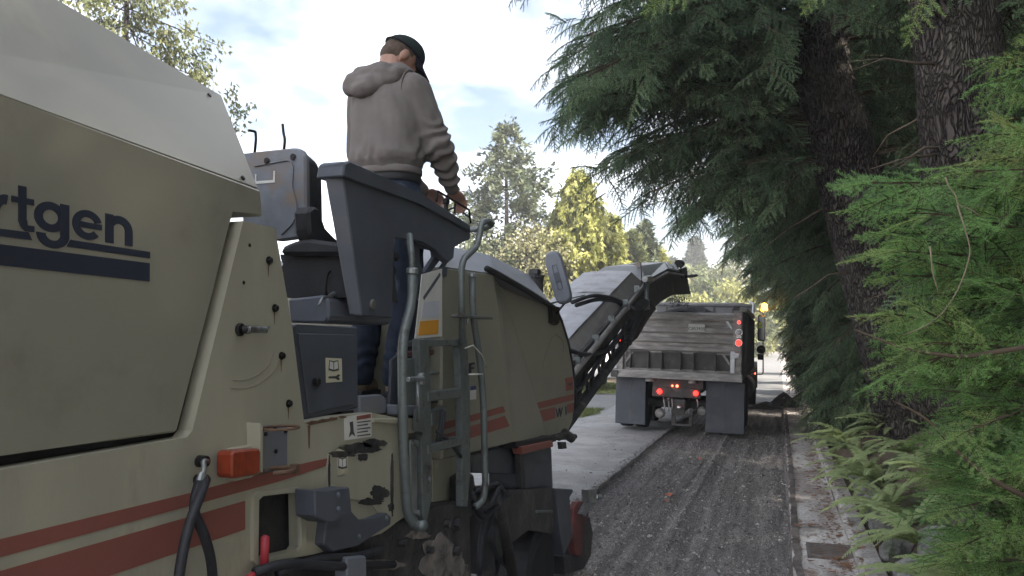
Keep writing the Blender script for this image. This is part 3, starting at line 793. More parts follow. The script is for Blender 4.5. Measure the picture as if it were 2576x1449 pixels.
for i, pts in enumerate((((700, 1440, .06), (800, 1405, .07), (905, 1400, .05), (960, 1380, .04)), ((640, 1440, .05), (720, 1415, .08), (850, 1425, .08), (990, 1420, .03)))):
    part('hose', M_hose, MR, lambda b: b.tube([S(x, y, XM + d) for x, y, d in pts], .014, 9, rnd=.08))

# ---- operator's stand: cabinet, seat, console
cab = PX('battery_cabinet', [(733, 818), (748, 816), (900, 822), (902, 1026), (772, 1056), (762, 1056)], XM - 0.03, 0.35, M_dark, bevel=0.006)
XC = XM - 0.03
PX('cabinet_door', [(752, 838), (893, 842), (896, 1016), (778, 1042)], XC + 0.008, 0.01, M_dark, cab, bevel=0.003)
st = decal('manual_sticker', [(820, 900), (860, 902), (861, 960), (821, 963)], XC + 0.008, mat('sticker_cream', (.55, .52, .38), .55, var=.06), cab, 0.002)
book(840, 906, 26, 28, XC + .0102, cab)
decal('pictogram', [(827, 947), (846, 946), (852, 941), (856, 945), (851, 949), (856, 953), (851, 957), (845, 952), (827, 952)], XC + .0102, M_ink, cab, .0015)
c = S(790, 961, XC + .008); part('cabinet_knob', M_bolt, cab, lambda b: b.cyl(c, c + Vector((.02, 0, 0)), .014, 12, .003))
# platform, steps and brackets at the operator's feet
part('platform', M_grease, MR, lambda b: b.box(-2.7, -1.50, 2.55, 3.75, 1.515, 1.545))
PX('step_plate', [(905, 996), (960, 992), (970, 1000), (972, 1012), (972, 1040), (907, 1046)], XM - .02, .03, M_grey, bevel=.005)
PX('step_plate', [(940, 1052), (1042, 1052), (1046, 1088), (1020, 1092), (1018, 1064), (942, 1064)], XM + .03, .04, M_beige_worn, bevel=.004)
PX('side_guard', [(985, 905), (1000, 892), (1020, 890), (1020, 1010), (1018, 1046), (975, 1040), (983, 1016)], XM - .06, .012, M_dark, bevel=.004)
PX('hinge_plate', [(1022, 905), (1044, 900), (1050, 915), (1050, 1062), (1024, 1062)], XM + .005, .02, M_rail, bevel=.003)
PX('hinge_block', [(1000, 1018), (1060, 1020), (1062, 1048), (1002, 1044)], XM + .03, .05, M_grey, bevel=.004)

# seat
seat = thing('operator_seat', 'weathered blue operator seat with a rusty back shell and black cushions', 'seat', (-1.95, 2.75, 1.55))
YS = 2.62
PY('back_shell', [(600, 385), (632, 384), (740, 371), (756, 374), (768, 392), (770, 560), (764, 583), (745, 600), (700, 606), (610, 590)], YS, 0.035, M_seatback, seat, 0.008)
def pyp(x, y, d=0.0): return onY(x, y, YS + d)
b = MB()
rA = [pyp(x, y, .04) for x, y in ((640, 390), (740, 372), (765, 395), (768, 560), (755, 592), (640, 590))]
rB = [p + Vector((0, 0.10, -0.005)) for p in rA]
rC = [p + Vector((0, 0.15, -0.02)) for p in rA]
cen = sum(rC, Vector()) / len(rC); rC = [cen + (p - cen) * 0.86 for p in rC]
b.loft([rA, rB, rC], smooth=False, bevel=0.012); b.build('back_cushion', M_cloth_black, seat)
for px in (640, 713):
    top = 327 if px == 640 else 312
    pts = [pyp(px, 392, .07), pyp(px + 4, 350, .07), pyp(px + 3 if px == 640 else px, 335, .07)] + ([pyp(642, 331, .06), pyp(627, 328, .0)] if px == 640 else [pyp(711, 312, .07)])
    part('headrest_rod', M_bolt, seat, lambda b: b.tube(pts, .0055, 8, rnd=.012))
for px, py in ((672, 404), (738, 394)):
    c = pyp(px, py, -.002); part('shell_stud', M_bolt, seat, lambda b: (b.cyl(c, c + Vector((0, -.006, 0)), .011, 10), b.cyl(c + Vector((0, -.006, -.008)), c + Vector((0, -.010, -.008)), .007, 8)))
part('shell_label', M_white, seat, lambda b: (b.box(pyp(642, 450).x, pyp(645, 450).x, YS - .002, YS + .004, pyp(642, 456).z, pyp(642, 438).z), b.box(pyp(688, 450).x, pyp(692, 450).x, YS - .002, YS + .004, pyp(690, 456).z, pyp(690, 430).z), b.box(pyp(642, 456).x, pyp(692, 456).x, YS - .0025, YS + .004, pyp(660, 462).z, pyp(660, 455).z)))
b = MB(); b.tube([pyp(x, y, -.003) for x, y in ((640, 418), (728, 402), (738, 420), (734, 470), (748, 520), (738, 560), (708, 590))], .003, 6, rnd=.02); b.build('shell_bead', M_seatback, seat)
part('armrest', M_cloth_black, seat, lambda b: b.loft([[Vector(p) + Vector((dx, 0, 0)) for p in (S(776, 528, -1.66), S(790, 518, -1.66), S(806, 524, -1.66), S(814, 580, -1.66), S(838, 605, -1.66), S(870, 615, -1.66), S(868, 645, -1.66), S(825, 646, -1.66), S(795, 625, -1.66), S(780, 585, -1.66))] for dx in (0, -0.07)], bevel=.012))
b = MB(); rows = [(705, 640, 862), (707, 652, 868), (712, 664, 866), (707, 676, 864), (713, 688, 866), (707, 700, 866), (714, 712, 868), (709, 724, 870), (716, 736, 872), (712, 748, 874)]
b.loft([[onY(a_, y_, 2.62), onY(c_, y_, 2.62), onY(c_, y_, 2.62) + Vector((0, .42, 0)), onY(a_, y_, 2.62) + Vector((-.0, .42, 0))] for a_, y_, c_ in rows]); b.build('suspension_bellows', M_cloth_black, seat)
b = MB(); ra = [onY(x, y, 2.58) for x, y in ((703, 624), (730, 610), (770, 600), (862, 612), (868, 642), (704, 642))]
b.loft([ra, [p + Vector((0, .46, .02)) for p in ra]], bevel=.02); b.build('seat_cushion', M_cloth_black, seat)
b = MB(); ra = [onY(x, y, 2.56) for x, y in ((722, 752), (812, 742), (826, 752), (828, 800), (815, 812), (728, 812))]
b.loft([ra, [p + Vector((0, .5, 0)) for p in ra]], bevel=.008); b.build('seat_base', M_grey, seat)
part('adjuster_bar', M_bolt, seat, lambda b: b.tube([S(862, 655, -1.6), S(822, 690, -1.6), S(818, 735, -1.6), S(830, 755, -1.6)], .005, 8, rnd=.02))
part('adjuster_lever', M_steel, seat, lambda b: (b.tube([S(802, 768, -1.58), S(812, 748, -1.58), S(832, 744, -1.58)], .005, 8, rnd=.01), b.cyl(S(826, 748, -1.58), S(840, 738, -1.58), .009, 8)))

# console
XK = XM - 0.04
con = PX('console', [(862, 441), (880, 430), (1184, 578), (1184, 602), (1142, 618), (1142, 650), (1128, 662), (1112, 648), (1096, 624), (1060, 606), (992, 592), (990, 640), (987, 801), (911, 795)], XK, 0.035, M_dark, bevel=0.006)
b = MB(); q = [S(862, 441, XK), S(911, 795, XK)]
t0, t1 = onY(816, 441, S(862, 441, XK).y - 0.015), onY(878, 791, S(911, 795, XK).y - 0.015)
b.loft([[q[0], t0, t0 + Vector((-.01, .05, 0)), q[0] + Vector((-.03, .05, 0))], [q[1], t1, t1 + Vector((-.01, .05, 0)), q[1] + Vector((-.03, .05, 0))]], bevel=.005)
b.build('console_back', M_grey, con)
b = MB()
c0, c1, c2, c3 = S(806, 437, XK + .012), S(806, 420, XK + .0), S(880, 404, XK + .012), S(1115, 497, XK + .012)
t_b = S(864, 440, XK + .012)
rimR = [S(862, 444, XK + .014), S(868, 410, XK + .014), S(880, 404, XK + .014), S(1060, 487, XK + .014), S(1184, 566, XK + .014), S(1184, 584, XK + .014), S(1056, 512, XK + .014)]
b.loft([rimR, [p + Vector((-.11, 0, .0)) for p in rimR]], bevel=.006); b.build('console_rim', M_dark, con)
PY('console_cap', [(803, 441), (803, 424), (808, 417), (862, 406), (866, 438)], S(862, 441, XK).y - 0.012, 0.06, M_dark, con, .004)
cc_ = S(934, 767, XK); part('console_plug', mat('olive_plug', (.12, .12, .10), .6), con, lambda b: b.cyl(cc_, cc_ + Vector((.012, 0, 0)), .021, 16, .004))
con2 = plate('console_arm', [(1028, 600), (1100, 618), (1118, 640), (1062, 712), (1066, 748), (1048, 752), (1052, 700), (1040, 660)], [[(1055, 622), (1092, 630), (1094, 646), (1066, 688), (1056, 660)]], XK - .05, .02, M_dark)
part('gas_strut', M_dark, con, lambda b: (b.cyl(S(1058, 752, XK - .03), S(1100, 690, XK - .03), .017, 10), b.cyl(S(1100, 690, XK - .03), S(1124, 652, XK - .03), .012, 10)))
part('strut_end', M_grey, con, lambda b: b.cyl(S(1063, 772, XK - .03), S(1056, 752, XK - .03), .010, 8))
part('hand_rail', M_bolt, con, lambda b: (b.tube([S(1098, 508, XK + .004), S(1100, 480, XK + .004), S(1180, 528, XK + .004), S(1184, 562, XK + .004)], .0055, 8, rnd=.012), b.tube([S(1092, 545, XK - .1), S(1146, 520, XK - .1), S(1178, 545, XK - .1)], .005, 8, rnd=.01), b.cyl(S(1145, 512, XK + .002), S(1143, 536, XK + .002), .005, 8)))
part('joystick', M_bolt, con, lambda b: (b.cyl(S(1122, 540, XK - .05), S(1122, 512, XK - .05), .010, 10), b.cyl(S(1122, 514, XK - .05), S(1122, 500, XK - .05), .018, 12, .005)))

# ---- handrails
part('handrail', M_rail, MR, lambda b: b.tube([S(1037, 682, XM + .05), S(1037, 760, XM + .05), S(1012, 850, XM + .05), S(1014, 1100, XM + .05), S(1024, 1290, XM + .05), S(1046, 1324, XM + .07), S(1066, 1322, XM + .12)], .0195, 14, rnd=.10))
part('rail_collar', M_steel, MR, lambda b: b.cyl(S(1037, 690, XM + .05), S(1037, 674, XM + .05), .0245, 14, .004))
part('inner_rod', M_rail, MR, lambda b: b.tube([S(1037, 684, XM + .05), S(1036, 640, XM + .05), S(1030, 590, XM + .02)], .0125, 10, rnd=.05))
part('handrail', M_rail, MR, lambda b: b.tube([S(1184, 578, XM - .06), S(1215, 574, XM + .04), S(1238, 566, XM + .08), S(1230, 556, XM + .085), S(1212, 558, XM + .07), S(1205, 600, XM + .06), S(1198, 622, XM + .06), S(1162, 655, XM + .05), S(1160, 720, XM + .05), S(1164, 870, XM + .05)], .0155, 12, rnd=.05))
part('handrail', M_rail, MR, lambda b: b.tube([S(1188, 690, XM + .05), S(1189, 790, XM + .05), S(1204, 880, XM + .05), S(1216, 1000, XM + .05), S(1221, 1225, XM + .05), S(1214, 1262, XM + .05), S(1195, 1275, XM + .03)], .0165, 12, rnd=.08))
part('rail_collar', M_steel, MR, lambda b: b.cyl(S(1188, 698, XM + .05), S(1188, 686, XM + .05), .021, 12, .004))
part('rail_clamp', M_rail, MR, lambda b: (b.box(XM + .02, XM + .08, S(1150, 797, XM + .05).y, S(1226, 797, XM + .05).y, S(1190, 801, XM + .05).z, S(1190, 795, XM + .05).z, .002), b.cyl(S(1176, 800, XM + .07), S(1176, 815, XM + .07), .008, 6)))
part('cable_tie', M_white, MR, lambda b: (b.tube([S(1170, 876, XM + .07), S(1190, 868, XM + .08), S(1212, 892, XM + .08), S(1226, 925, XM + .08)], .0028, 5), b.tube([S(1180, 942, XM + .06), S(1214, 941, XM + .075)], .004, 5)))

# ---- folding ladder
lad = []
XL = XM + 0.03
ladder = part('ladder', M_rail, MR, lambda b: (b.prism([S(x, y, XL) for x, y in ((1055, 853), (1080, 852), (1084, 1000), (1088, 1250), (1070, 1330), (1064, 1290), (1060, 1050))], (-.035, 0, 0), .004),
      b.prism([S(x, y, XL) for x, y in ((1155, 852), (1176, 853), (1182, 1000), (1184, 1190), (1176, 1275), (1164, 1275), (1163, 1050))], (-.035, 0, 0), .004)))
for y0, y1 in ((852, 871), (985, 1010), (1118, 1142)):
    dy = 0 if y0 < 900 else -10 if y0 < 1000 else -22
    part('rung', M_rail, ladder, lambda b: b.prism([S(x, y, XL + .004) for x, y in ((1078, y0 + 2), (1160, y0 + 2 + dy), (1160, y1 + dy), (1078, y1))], (-.05, 0, 0), .003))
# perforated step behind the ladder: a plate with rows of slots
slots = []
for r_ in range(7):
    for c_ in range(6):
        x = 1083 + c_ * 9.6 + (4.8 if r_ % 2 else 0); y = 903 + r_ * 11.5
        slots.append([(x - 2.2, y - 2), (x, y - 5), (x + 2.2, y - 2), (x + 2.2, y + 2), (x, y + 5), (x - 2.2, y + 2)])
plate('perforated_step', [(1074, 892), (1150, 894), (1152, 984), (1074, 988)], slots, XM - .12, .003, M_rail)
part('step_bar', M_rail, MR, lambda b: b.tube([S(1078, 939, XM - .08), S(1140, 934, XM - .08), S(1147, 922, XM - .08), S(1146, 898, XM - .08)], .008, 8, rnd=.02))
M_wood = mat('worn_red_board', (0.17, 0.085, 0.08), 0.7, var=0.35, scale=3, stretch=(1, 2, 40), bump=.2)
part('bumper_board', M_wood, MR, lambda b: b.prism([S(x, y, XM - .10) for x, y in ((1026, 886), (1210, 868), (1212, 880), (1026, 898))], (-.06, 0, 0), .004))
part('bumper_board', M_dark, MR, lambda b: (b.prism([S(x, y, XM - .10) for x, y in ((1030, 858), (1216, 845), (1222, 852), (1218, 880), (1208, 884), (1210, 858), (1030, 872))], (-.03, 0, 0), .003)))
# linkage beside the ladder
part('link_arm', M_steel, MR, lambda b: b.prism([S(x, y, XM + .015) for x, y in ((1032, 1105), (1044, 1103), (1050, 1115), (1052, 1310), (1044, 1322), (1034, 1316))], (-.02, 0, 0), .004))
for px, py in ((1040, 1115), (1045, 1290), (1072, 1205)):
    hexbolt('pivot_bolt', px, py, XM + .015, .013, .02, M_steel)
part('catch_rod', M_steel, MR, lambda b: (b.tube([S(1052, 945, XM + .07), S(1052, 1060, XM + .07)], .006, 8), b.cyl(S(1026, 955, XM + .08), S(1064, 952, XM + .08), .010, 10, .002), b.cyl(S(1060, 968, XM + .06), S(1060, 938, XM + .06), .014, 10, .003)))
part('catch_sleeve', M_rail, MR, lambda b: b.loft([[S(x, y, XM + .05) for x, y in ((1040, 1030), (1062, 1032), (1070, 1048), (1070, 1082), (1060, 1088), (1040, 1084))], [S(x, y, XM + .035) for x, y in ((1040, 1030), (1062, 1032), (1070, 1048), (1070, 1082), (1060, 1088), (1040, 1084))]], bevel=.003))
PX('fold_step', [(1086, 1040), (1125, 1020), (1124, 1030), (1116, 1062), (1086, 1072)], XM + .0, .04, M_steel, bevel=.003)
for pts in (((1112, 1030), (1110, 1060), (1100, 1110)), ((1118, 1035), (1114, 1070), (1106, 1112)), ((1100, 1085), (1130, 1110), (1160, 1150))):
    part('hose', M_hose, MR, lambda b: b.tube([S(x, y, XM + .02) for x, y in pts], .009, 8, rnd=.05))
PX('inner_leg', [(1088, 1120), (1145, 1100), (1148, 1200), (1170, 1240), (1160, 1275), (1088, 1290)], XM - .12, .3, M_beige_worn, bevel=.004)
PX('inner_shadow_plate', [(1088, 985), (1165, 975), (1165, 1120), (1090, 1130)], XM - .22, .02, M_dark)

# ---- front hood
XF = XM - 0.06
XF2 = XF - 0.14
topL, topA, topB, topF = S(1112, 672, XF), S(1242, 690, XF), S(1256, 693, XF2), S(1396, 776, XF2)
Abot, Bbot = S(1296, 1112, XF), S(1376, 1098, XF2)
front = [S(1396, 776, XF2), S(1410, 806, XF2), S(1428, 860, XF2), S(1438, 915, XF2), S(1444, 962, XF2), S(1445, 1010, XF2), S(1440, 1060, XF2), S(1430, 1084, XF2)]
Lbot = S(1112, 1158, XF)
fh = MB()
left_off = Vector((-1.35, 0, 0))
ring = [topL, topA, Abot, Lbot]
fh.loft([[topL, topA, Abot, Lbot], [p + left_off for p in (topL, topA, Abot, Lbot)]], bevel=.008)
fh.loft([[topA + Vector((-.012, 0, 0)), topB, Bbot, Abot + Vector((-.012, 0, 0))], [p + left_off * .96 for p in (topA, topB, Bbot, Abot)]])
fh.loft([[topB] + front + [Bbot], [p + left_off * .8 for p in [topB] + front + [Bbot]]], bevel=.008)
fhood = fh.build('front_hood', M_beige, MR)
# sloping lid of the front hood with dark trim
b = MB()
lid = [S(1116, 672, XF), S(1242, 690, XF), S(1396, 776, XF2)]
up = [S(1128, 618, XF - .30), S(1232, 641, XF - .32), S(1330, 690, XF2 - .28)]
lefts = [p + Vector((-.75, 0, 0)) for p in up]; leftl = [p + Vector((-1.3, 0, 0)) for p in lid]
b.loft([[lid[k], up[k], lefts[k], leftl[k]] for k in range(3)], bevel=.006); b.build('hood_lid', M_grey, fhood)
part('hood_trim', M_black, fhood, lambda b: (b.tube([S(1225, 676, XF + .0), S(1246, 686, XF + .004), S(1320, 728, XF2 + .07), S(1396, 775, XF2 + .004), S(1413, 808, XF2 + .004), S(1430, 862, XF2 + .004), S(1440, 915, XF2 + .004), S(1447, 965, XF2 + .004), S(1448, 1020, XF2 + .004)], [.018, .018, .020, .018, .012, .010, .010, .010, .010], 8)))
part('stay', M_dark, fhood, lambda b: b.prism([S(x, y, XF + .004) for x, y in ((1113, 672), (1126, 672), (1124, 696), (1116, 698))], (-.01, 0, 0)))
# notices on the hood
no = decal('notice', [(1062, 690), (1112, 676), (1112, 846), (1044, 852), (1050, 800)], XF + .0, M_white, fhood, .004)
decal('notice_panel', [(1058, 808), (1104, 804), (1102, 840), (1052, 844)], XF + .004, M_orange_st, no, .002)
decal('notice_panel', [(1066, 760), (1106, 756), (1105, 796), (1060, 800)], XF + .004, mat('sticker_lilac', (.52, .53, .58), .5, var=.06), no, .002)
# stripes and model letters
decal('stripe', [(1112, 1064), (1266, 1022), (1272, 1036), (1112, 1082)], XF, M_red, fhood)
decal('stripe', [(1112, 1095), (1270, 1046), (1283, 1072), (1112, 1124)], XF, M_red, fhood)
decal('stripe', [(1351, 1013), (1444, 991), (1444, 1006), (1357, 1028)], XF2, M_red, fhood)
decal('stripe', [(1358, 1033), (1396, 1024), (1398, 1052), (1368, 1060)], XF2, M_red, fhood)
decal('stripe', [(1426, 1018), (1444, 1013), (1443, 1036), (1428, 1040)], XF2, M_red, fhood)
rl = PX('reflector', [(1424, 952), (1441, 948), (1443, 980), (1426, 984)], XF2 + .008, .01, M_red, fhood, .002)
part('reflector_mark', M_navy, rl, lambda b: b.prism([S(x, y, XF2 + .0105) for x, y in ((1430, 966), (1440, 962), (1441, 966), (1431, 970))], (-.001, 0, 0)))
for pts in (((1398, 1028), (1401, 1027.5), (1404, 1048), (1402, 1050)), ((1406, 1026.5), (1409, 1026), (1404.5, 1049), (1402, 1050)), ((1406, 1026.5), (1409, 1026), (1412, 1047), (1410, 1049)), ((1414, 1025), (1416.5, 1024.5), (1411.5, 1048), (1410, 1048)), ((1422, 1022.5), (1425, 1022), (1426, 1043), (1423, 1044))):
    decal('model_letter', pts, XF2, M_navy, fhood, .0018)
decal('model_letter', [(1180, 914), (1194, 911), (1194, 916), (1186, 918), (1186, 924), (1193, 923), (1193, 928), (1186, 929), (1186, 938), (1180, 939)], XF, M_navy, fhood, .0018)
sk = decal('sticker', [(1183, 972), (1198, 970), (1198, 1004), (1183, 1006)], XF, M_white, fhood); decal('sticker_band', [(1183, 972), (1198, 970), (1198, 980), (1183, 982)], XF + .002, mat('sticker_blue', (.03, .04, .14), .5), sk, .001)
b = MB(); b.tube([S(x, y, XF2 + .001) for x, y in ((1400, 838), (1388, 850), (1370, 900), (1364, 930))], .0015, 4); b.tube([S(x, y, XF2 + .001) for x, y in ((1398, 842), (1412, 852), (1418, 868), (1416, 885))], .0025, 4); b.build('scratch', mat('scratch_dark', (.18, .16, .12), .7), fhood)
part('hinge', M_bolt, fhood, lambda b: b.prism([S(x, y, XF2 + .03) for x, y in ((1388, 770), (1408, 772), (1408, 812), (1402, 818), (1390, 812))], (-.05, 0, 0), .004))
# exhaust filter on the lid
e0 = S(1344, 700, XF2 - .3)
ex = part('air_filter', M_grease, fhood, lambda b: (b.lathe([(.0, -.16), (.075, -.16), (.075, .0), (.0, .0)], e0, 'Z', 16, False), b.lathe([(.0, .0), (.085, .002), (.085, .022), (.05, .025), (.05, .065), (.0, .066)], e0, 'Z', 16, False), b.box(e0.x - .03, e0.x + .045, e0.y - .05, e0.y + .05, e0.z + .03, e0.z + .075, .005)))
part('guard_rail', M_steel, fhood, lambda b: b.tube([S(1416, 756, XF2 - .35), S(1380, 765, XF2 - .35), S(1470, 742, XF2 - .35)], .009, 8))
# rear-view mirror on its arm
mr = onY(1404, 698, 5.55)
ax_u = (onY(1421, 764, 5.55) - onY(1385, 633, 5.55)).normalized(); ax_r = Vector((ax_u.z, 0, -ax_u.x)) * -1
hl = (onY(1421, 764, 5.55) - onY(1385, 633, 5.55)).length / 2; hw = .063
def mring(s, dy):
    out = []
    for k in range(28):
        a = 2 * math.pi * k / 28; ca, sa = math.cos(a), math.sin(a)
        u = math.copysign(abs(ca) ** 0.35, ca) * hl * s; v = math.copysign(abs(sa) ** 0.62, sa) * hw * s
        out.append(mr + ax_u * u + ax_r * v + Vector((0, dy, 0)))
    return out
mb = MB(); mb.loft([mring(.9, -.022), mring(.97, -.014), mring(1.0, 0), mring(1.0, .03), mring(.93, .04)], smooth=False)
mir_o = mb.build('mirror', M_grey, MR)
part('mirror_boss', M_dark, mir_o, lambda b: (b.tube([mr + ax_u * u + ax_r * v + Vector((0, -.024, 0)) for u, v in ((-.09, -.015), (-.09, .018), (.09, .018), (.09, -.015), (-.09, -.015))], .0025, 5), b.prism([mr + ax_u * u + ax_r * v + Vector((0, -.0235, 0)) for u, v in ((-.035, -.022), (-.035, .022), (.035, .022), (.035, -.022))], (0, -.004, 0), .001)))
part('mirror_arm', M_bolt, mir_o, lambda b: b.tube([mr + Vector((0, .03, 0)), mr + ax_u * (hl * .9) + Vector((0, .05, 0)), S(1398, 790, XF2 + .02)], .008, 8, rnd=.03))
# underside: tank, red bumper, tow bar
PX('front_tank', [(1190, 1140), (1300, 1112), (1312, 1190), (1300, 1192), (1186, 1190)], XF - .12, .9, M_dark, bevel=.01)
PX('front_sill', [(1296, 1112), (1380, 1100), (1398, 1096), (1400, 1110), (1312, 1130), (1298, 1126)], XF - .02, .3, M_black, bevel=.004)
PX('red_bumper', [(1312, 1124), (1390, 1108), (1392, 1124), (1314, 1143)], XF + .0, .06, M_red, bevel=.004)
part('tow_bar', M_grease, MR, lambda b: (b.cyl(S(1395, 1100, XF - .06), S(1446, 1098, XF - .06), .022, 10, .004), b.cyl(S(1418, 1088, XF - .06), S(1440, 1104, XF - .02), .035, 12, .006), b.prism([S(x, y, XF - .03) for x, y in ((1412, 1112), (1424, 1112), (1426, 1128), (1414, 1130))], (-.03, 0, 0)), b.tube([S(1350, 1112, XF - .04), S(1425, 1092, XF - .04)], .014, 8)))
# leg and wheel
leg = PX('lifting_column', [(1309, 1132), (1384, 1118), (1388, 1128), (1392, 1242), (1350, 1256), (1312, 1250)], XF - .08, .22, M_dark, bevel=.012)
PX('column_sleeve', [(1309, 1140), (1318, 1138), (1322, 1245), (1311, 1248)], XF - .065, .03, M_grease, leg)
wc = Vector((-1.68, 5.15, 0.26))
fender = MB()
fpts = [S(1246, 1270, XF), S(1308, 1234, XF), S(1392, 1226, XF), S(1396, 1318, XF), S(1390, 1345, XF), S(1330, 1330, XF), S(1268, 1378, XF), S(1252, 1449, XF), S(1244, 1449, XF)]
fender.prism(fpts, (-.40, 0, 0), .006)
fnd = fender.build('wheel_guard', M_grease, MR)
part('guard_front', M_dark, fnd, lambda b: b.prism([S(x, y, XF + .012) for x, y in ((1396, 1228), (1441, 1231), (1441, 1240), (1432, 1250), (1440, 1350), (1418, 1400), (1408, 1340))], (-.38, 0, 0), .006))
part('guard_bar', M_rail, fnd, lambda b: b.cyl(S(1350, 1287, XF + .008), S(1388, 1287, XF + .008), .010, 8))
wh = part('wheel', M_grease, MR, lambda b: b.lathe([(.0, -.10), (.17, -.10), (.18, -.06), (.18, .06), (.0, .06)], wc, 'X', 24, False))
def tyre(b, c, ro, ri, w, axis='X', seg=36, lug=0.012):
    prof = [(ri, -w * .42), (ro * .86, -w * .5), (ro * .97, -w * .44), (ro, -w * .30), (ro, w * .30), (ro * .97, w * .44), (ro * .86, w * .5), (ri, w * .42)]
    b.lathe(prof, c, axis, seg, False)
part('tyre', M_black, wh, lambda b: tyre(b, wc, .325, .18, .34))
part('red_scraper', mat('scraper_red', (.15, .04, .035), .7, var=.3, scale=8, dirt=(.06, .05, .05), dirt_amt=.6), MR, lambda b: b.prism([S(x, y, XF + .03) for x, y in ((1444, 1280), (1455, 1262), (1476, 1262), (1482, 1280), (1474, 1330), (1462, 1400), (1448, 1395), (1442, 1340))], (-.05, 0, 0), .005))
part('scraper_clamp', M_steel, MR, lambda b: (b.prism([S(x, y, XF + .06) for x, y in ((1462, 1292), (1492, 1236), (1504, 1240), (1474, 1300))], (-.03, 0, 0), .003), b.prism([S(x, y, XF + .075) for x, y in ((1478, 1232), (1500, 1230), (1502, 1262), (1482, 1266))], (-.05, 0, 0), .003), b.cyl(S(1500, 1250, XF + .03), S(1512, 1250, XF + .06), .020, 6)))
part('scraper_blade', M_grease, MR, lambda b: b.prism([S(x, y, XF + .0) for x, y in ((1462, 1330), (1484, 1300), (1492, 1340), (1486, 1400), (1470, 1432), (1420, 1446), (1418, 1400), (1450, 1398))], (-.35, 0, 0), .008))
# lifting cylinder and hose bundle between ladder and wheel
part('edge_cylinder', M_grease, MR, lambda b: b.tube([S(1248, 1240, XM + .0), S(1262, 1300, XM + .0), S(1292, 1460, XM + .0)], [.026, .030, .032], 12))
for i, pts in enumerate((((1188, 1240), (1205, 1285), (1235, 1270), (1258, 1222), (1268, 1240)), ((1190, 1260), (1218, 1302), (1248, 1280), (1272, 1250)), ((1196, 1236), (1225, 1228), (1250, 1214), (1264, 1228), (1262, 1290)), ((1180, 1280), (1205, 1310), (1232, 1296), (1258, 1256)), ((1228, 1285), (1214, 1330), (1206, 1400), (1208, 1460)), ((1252, 1290), (1232, 1350), (1250, 1400), (1300, 1449)))):
    part('hose', M_hose, MR, lambda b: b.tube([S(x, y, XM + .02 - .012 * i) for x, y in pts], .0125 if i < 4 else .016, 8, rnd=.06))
part("hose_anchor", M_grease, MR, lambda b: b.prism([S(x, y, XM - .01) for x, y in ((1178, 1200), (1192, 1190), (1200, 1240), (1190, 1300), (1178, 1300))], (-.1, 0, 0), .01))
# left-hand wheel so the machine stands on both sides
wc2 = Vector((-2.9, 5.15, 0.325))
wh2 = part('wheel', M_grease, MR, lambda b: b.lathe([(.0, -.06), (.17, -.06), (.18, .06), (.0, .10)], wc2, 'X', 24, False)); part('tyre', M_black, wh2, lambda b: tyre(b, wc2, .325, .18, .34))
part('lifting_column', M_dark, MR, lambda b: b.box(-2.98, -2.78, 5.0, 5.3, .6, 1.2, .01))
for wx in (-1.62, -2.85):
    w3 = Vector((wx, 0.9, 0.335 if wx < -2.2 else 0.27)); wq = part('wheel', M_grease, MR, lambda b: b.lathe([(.0, -.10), (.17, -.10), (.18, .10), (.0, .10)], w3, 'X', 24, False)); part('tyre', M_black, wq, lambda b: tyre(b, w3, .335, .18, .34))

# ---- conveyor
def CV(px, py, off=0.0):
    """on the upright plane of the conveyor's right-hand side, shifted off metres to its left"""
    d = ray(px, py); k = 0.0287
    # x = -1.9 - off + k*(y-7.4)
    t = (-1.9 - off - k * 7.4) / (d.x - k * d.y)
    return CAMP + d * t
convL = Vector((-1, 0.0287, 0)).normalized()
M_cover = mat('pale_conveyor_cover', (0.26, 0.265, 0.29), 0.5, var=0.2, scale=4, dirt=(0.14, 0.12, 0.10), dirt_amt=0.45, dirt_scale=2.2, bump=0.25, bscale=6)
M_side = mat('dusty_steel_side', (0.20, 0.19, 0.18), 0.6, 0.2, var=0.2, scale=3, dirt=(0.28, 0.24, 0.20), dirt_amt=0.4, dirt_scale=2.0, bump=0.1)
M_chan = mat('dusty_black_steel', (0.030, 0.029, 0.030), 0.7, var=0.4, scale=7, dirt=(0.10, 0.09, 0.085), dirt_amt=0.45, dirt_scale=4, bump=.2)
conv = MB()
W = 0.95
sa, sb = CV(1418, 858), CV(1618, 712)            # lower edge of pale side panel
ta, tb_ = CV(1424, 852, .02), CV(1586, 684, .16)   # its upper edge, leaning in
ta = CV(1418, 862, .16)
side = [CV(1425, 938), CV(1620, 712), CV(1588, 684, .14), CV(1425, 856, .14)]
sideL = [p + convL * (W if i < 2 else W - .28) for i, p in enumerate(side)]
conv.loft([[side[0], side[3], sideL[3], sideL[0]], [side[1], side[2], sideL[2], sideL[1]]], bevel=.008)
cvy = conv.build('conveyor', M_side, MR)
# loose cover sheets over the top, in overlapping lengths
nseg = 5
for i in range(nseg):
    u0, u1 = i / nseg, (i + 1.03) / nseg
    rows = []
    for u in np.linspace(u0, min(u1, 1), 5):
        a_ = side[3].lerp(side[2], u); c_ = sideL[3].lerp(sideL[2], u)
        row = []
        for v in np.linspace(-.02, 1.02, 7):
            p = a_.lerp(c_, v); p = p + Vector((0, 0, .012 + .018 * math.sin(v * math.pi) + .012 * float(vnoise(np.array(u * 9.), np.array(v * 4.), 2.0, i)) + .004 * (i % 2)))
            row.append(p)
        rows.append(row)
    tb = MB(); bmv = [[tb.bm.verts.new(p) for p in r_] for r_ in rows]
    for r0, r1 in zip(bmv[:-1], bmv[1:]):
        for j in range(6): tb.bm.faces.new((r0[j], r0[j + 1], r1[j + 1], r1[j]))
    tb.build('cover_sheet', M_cover, cvy)
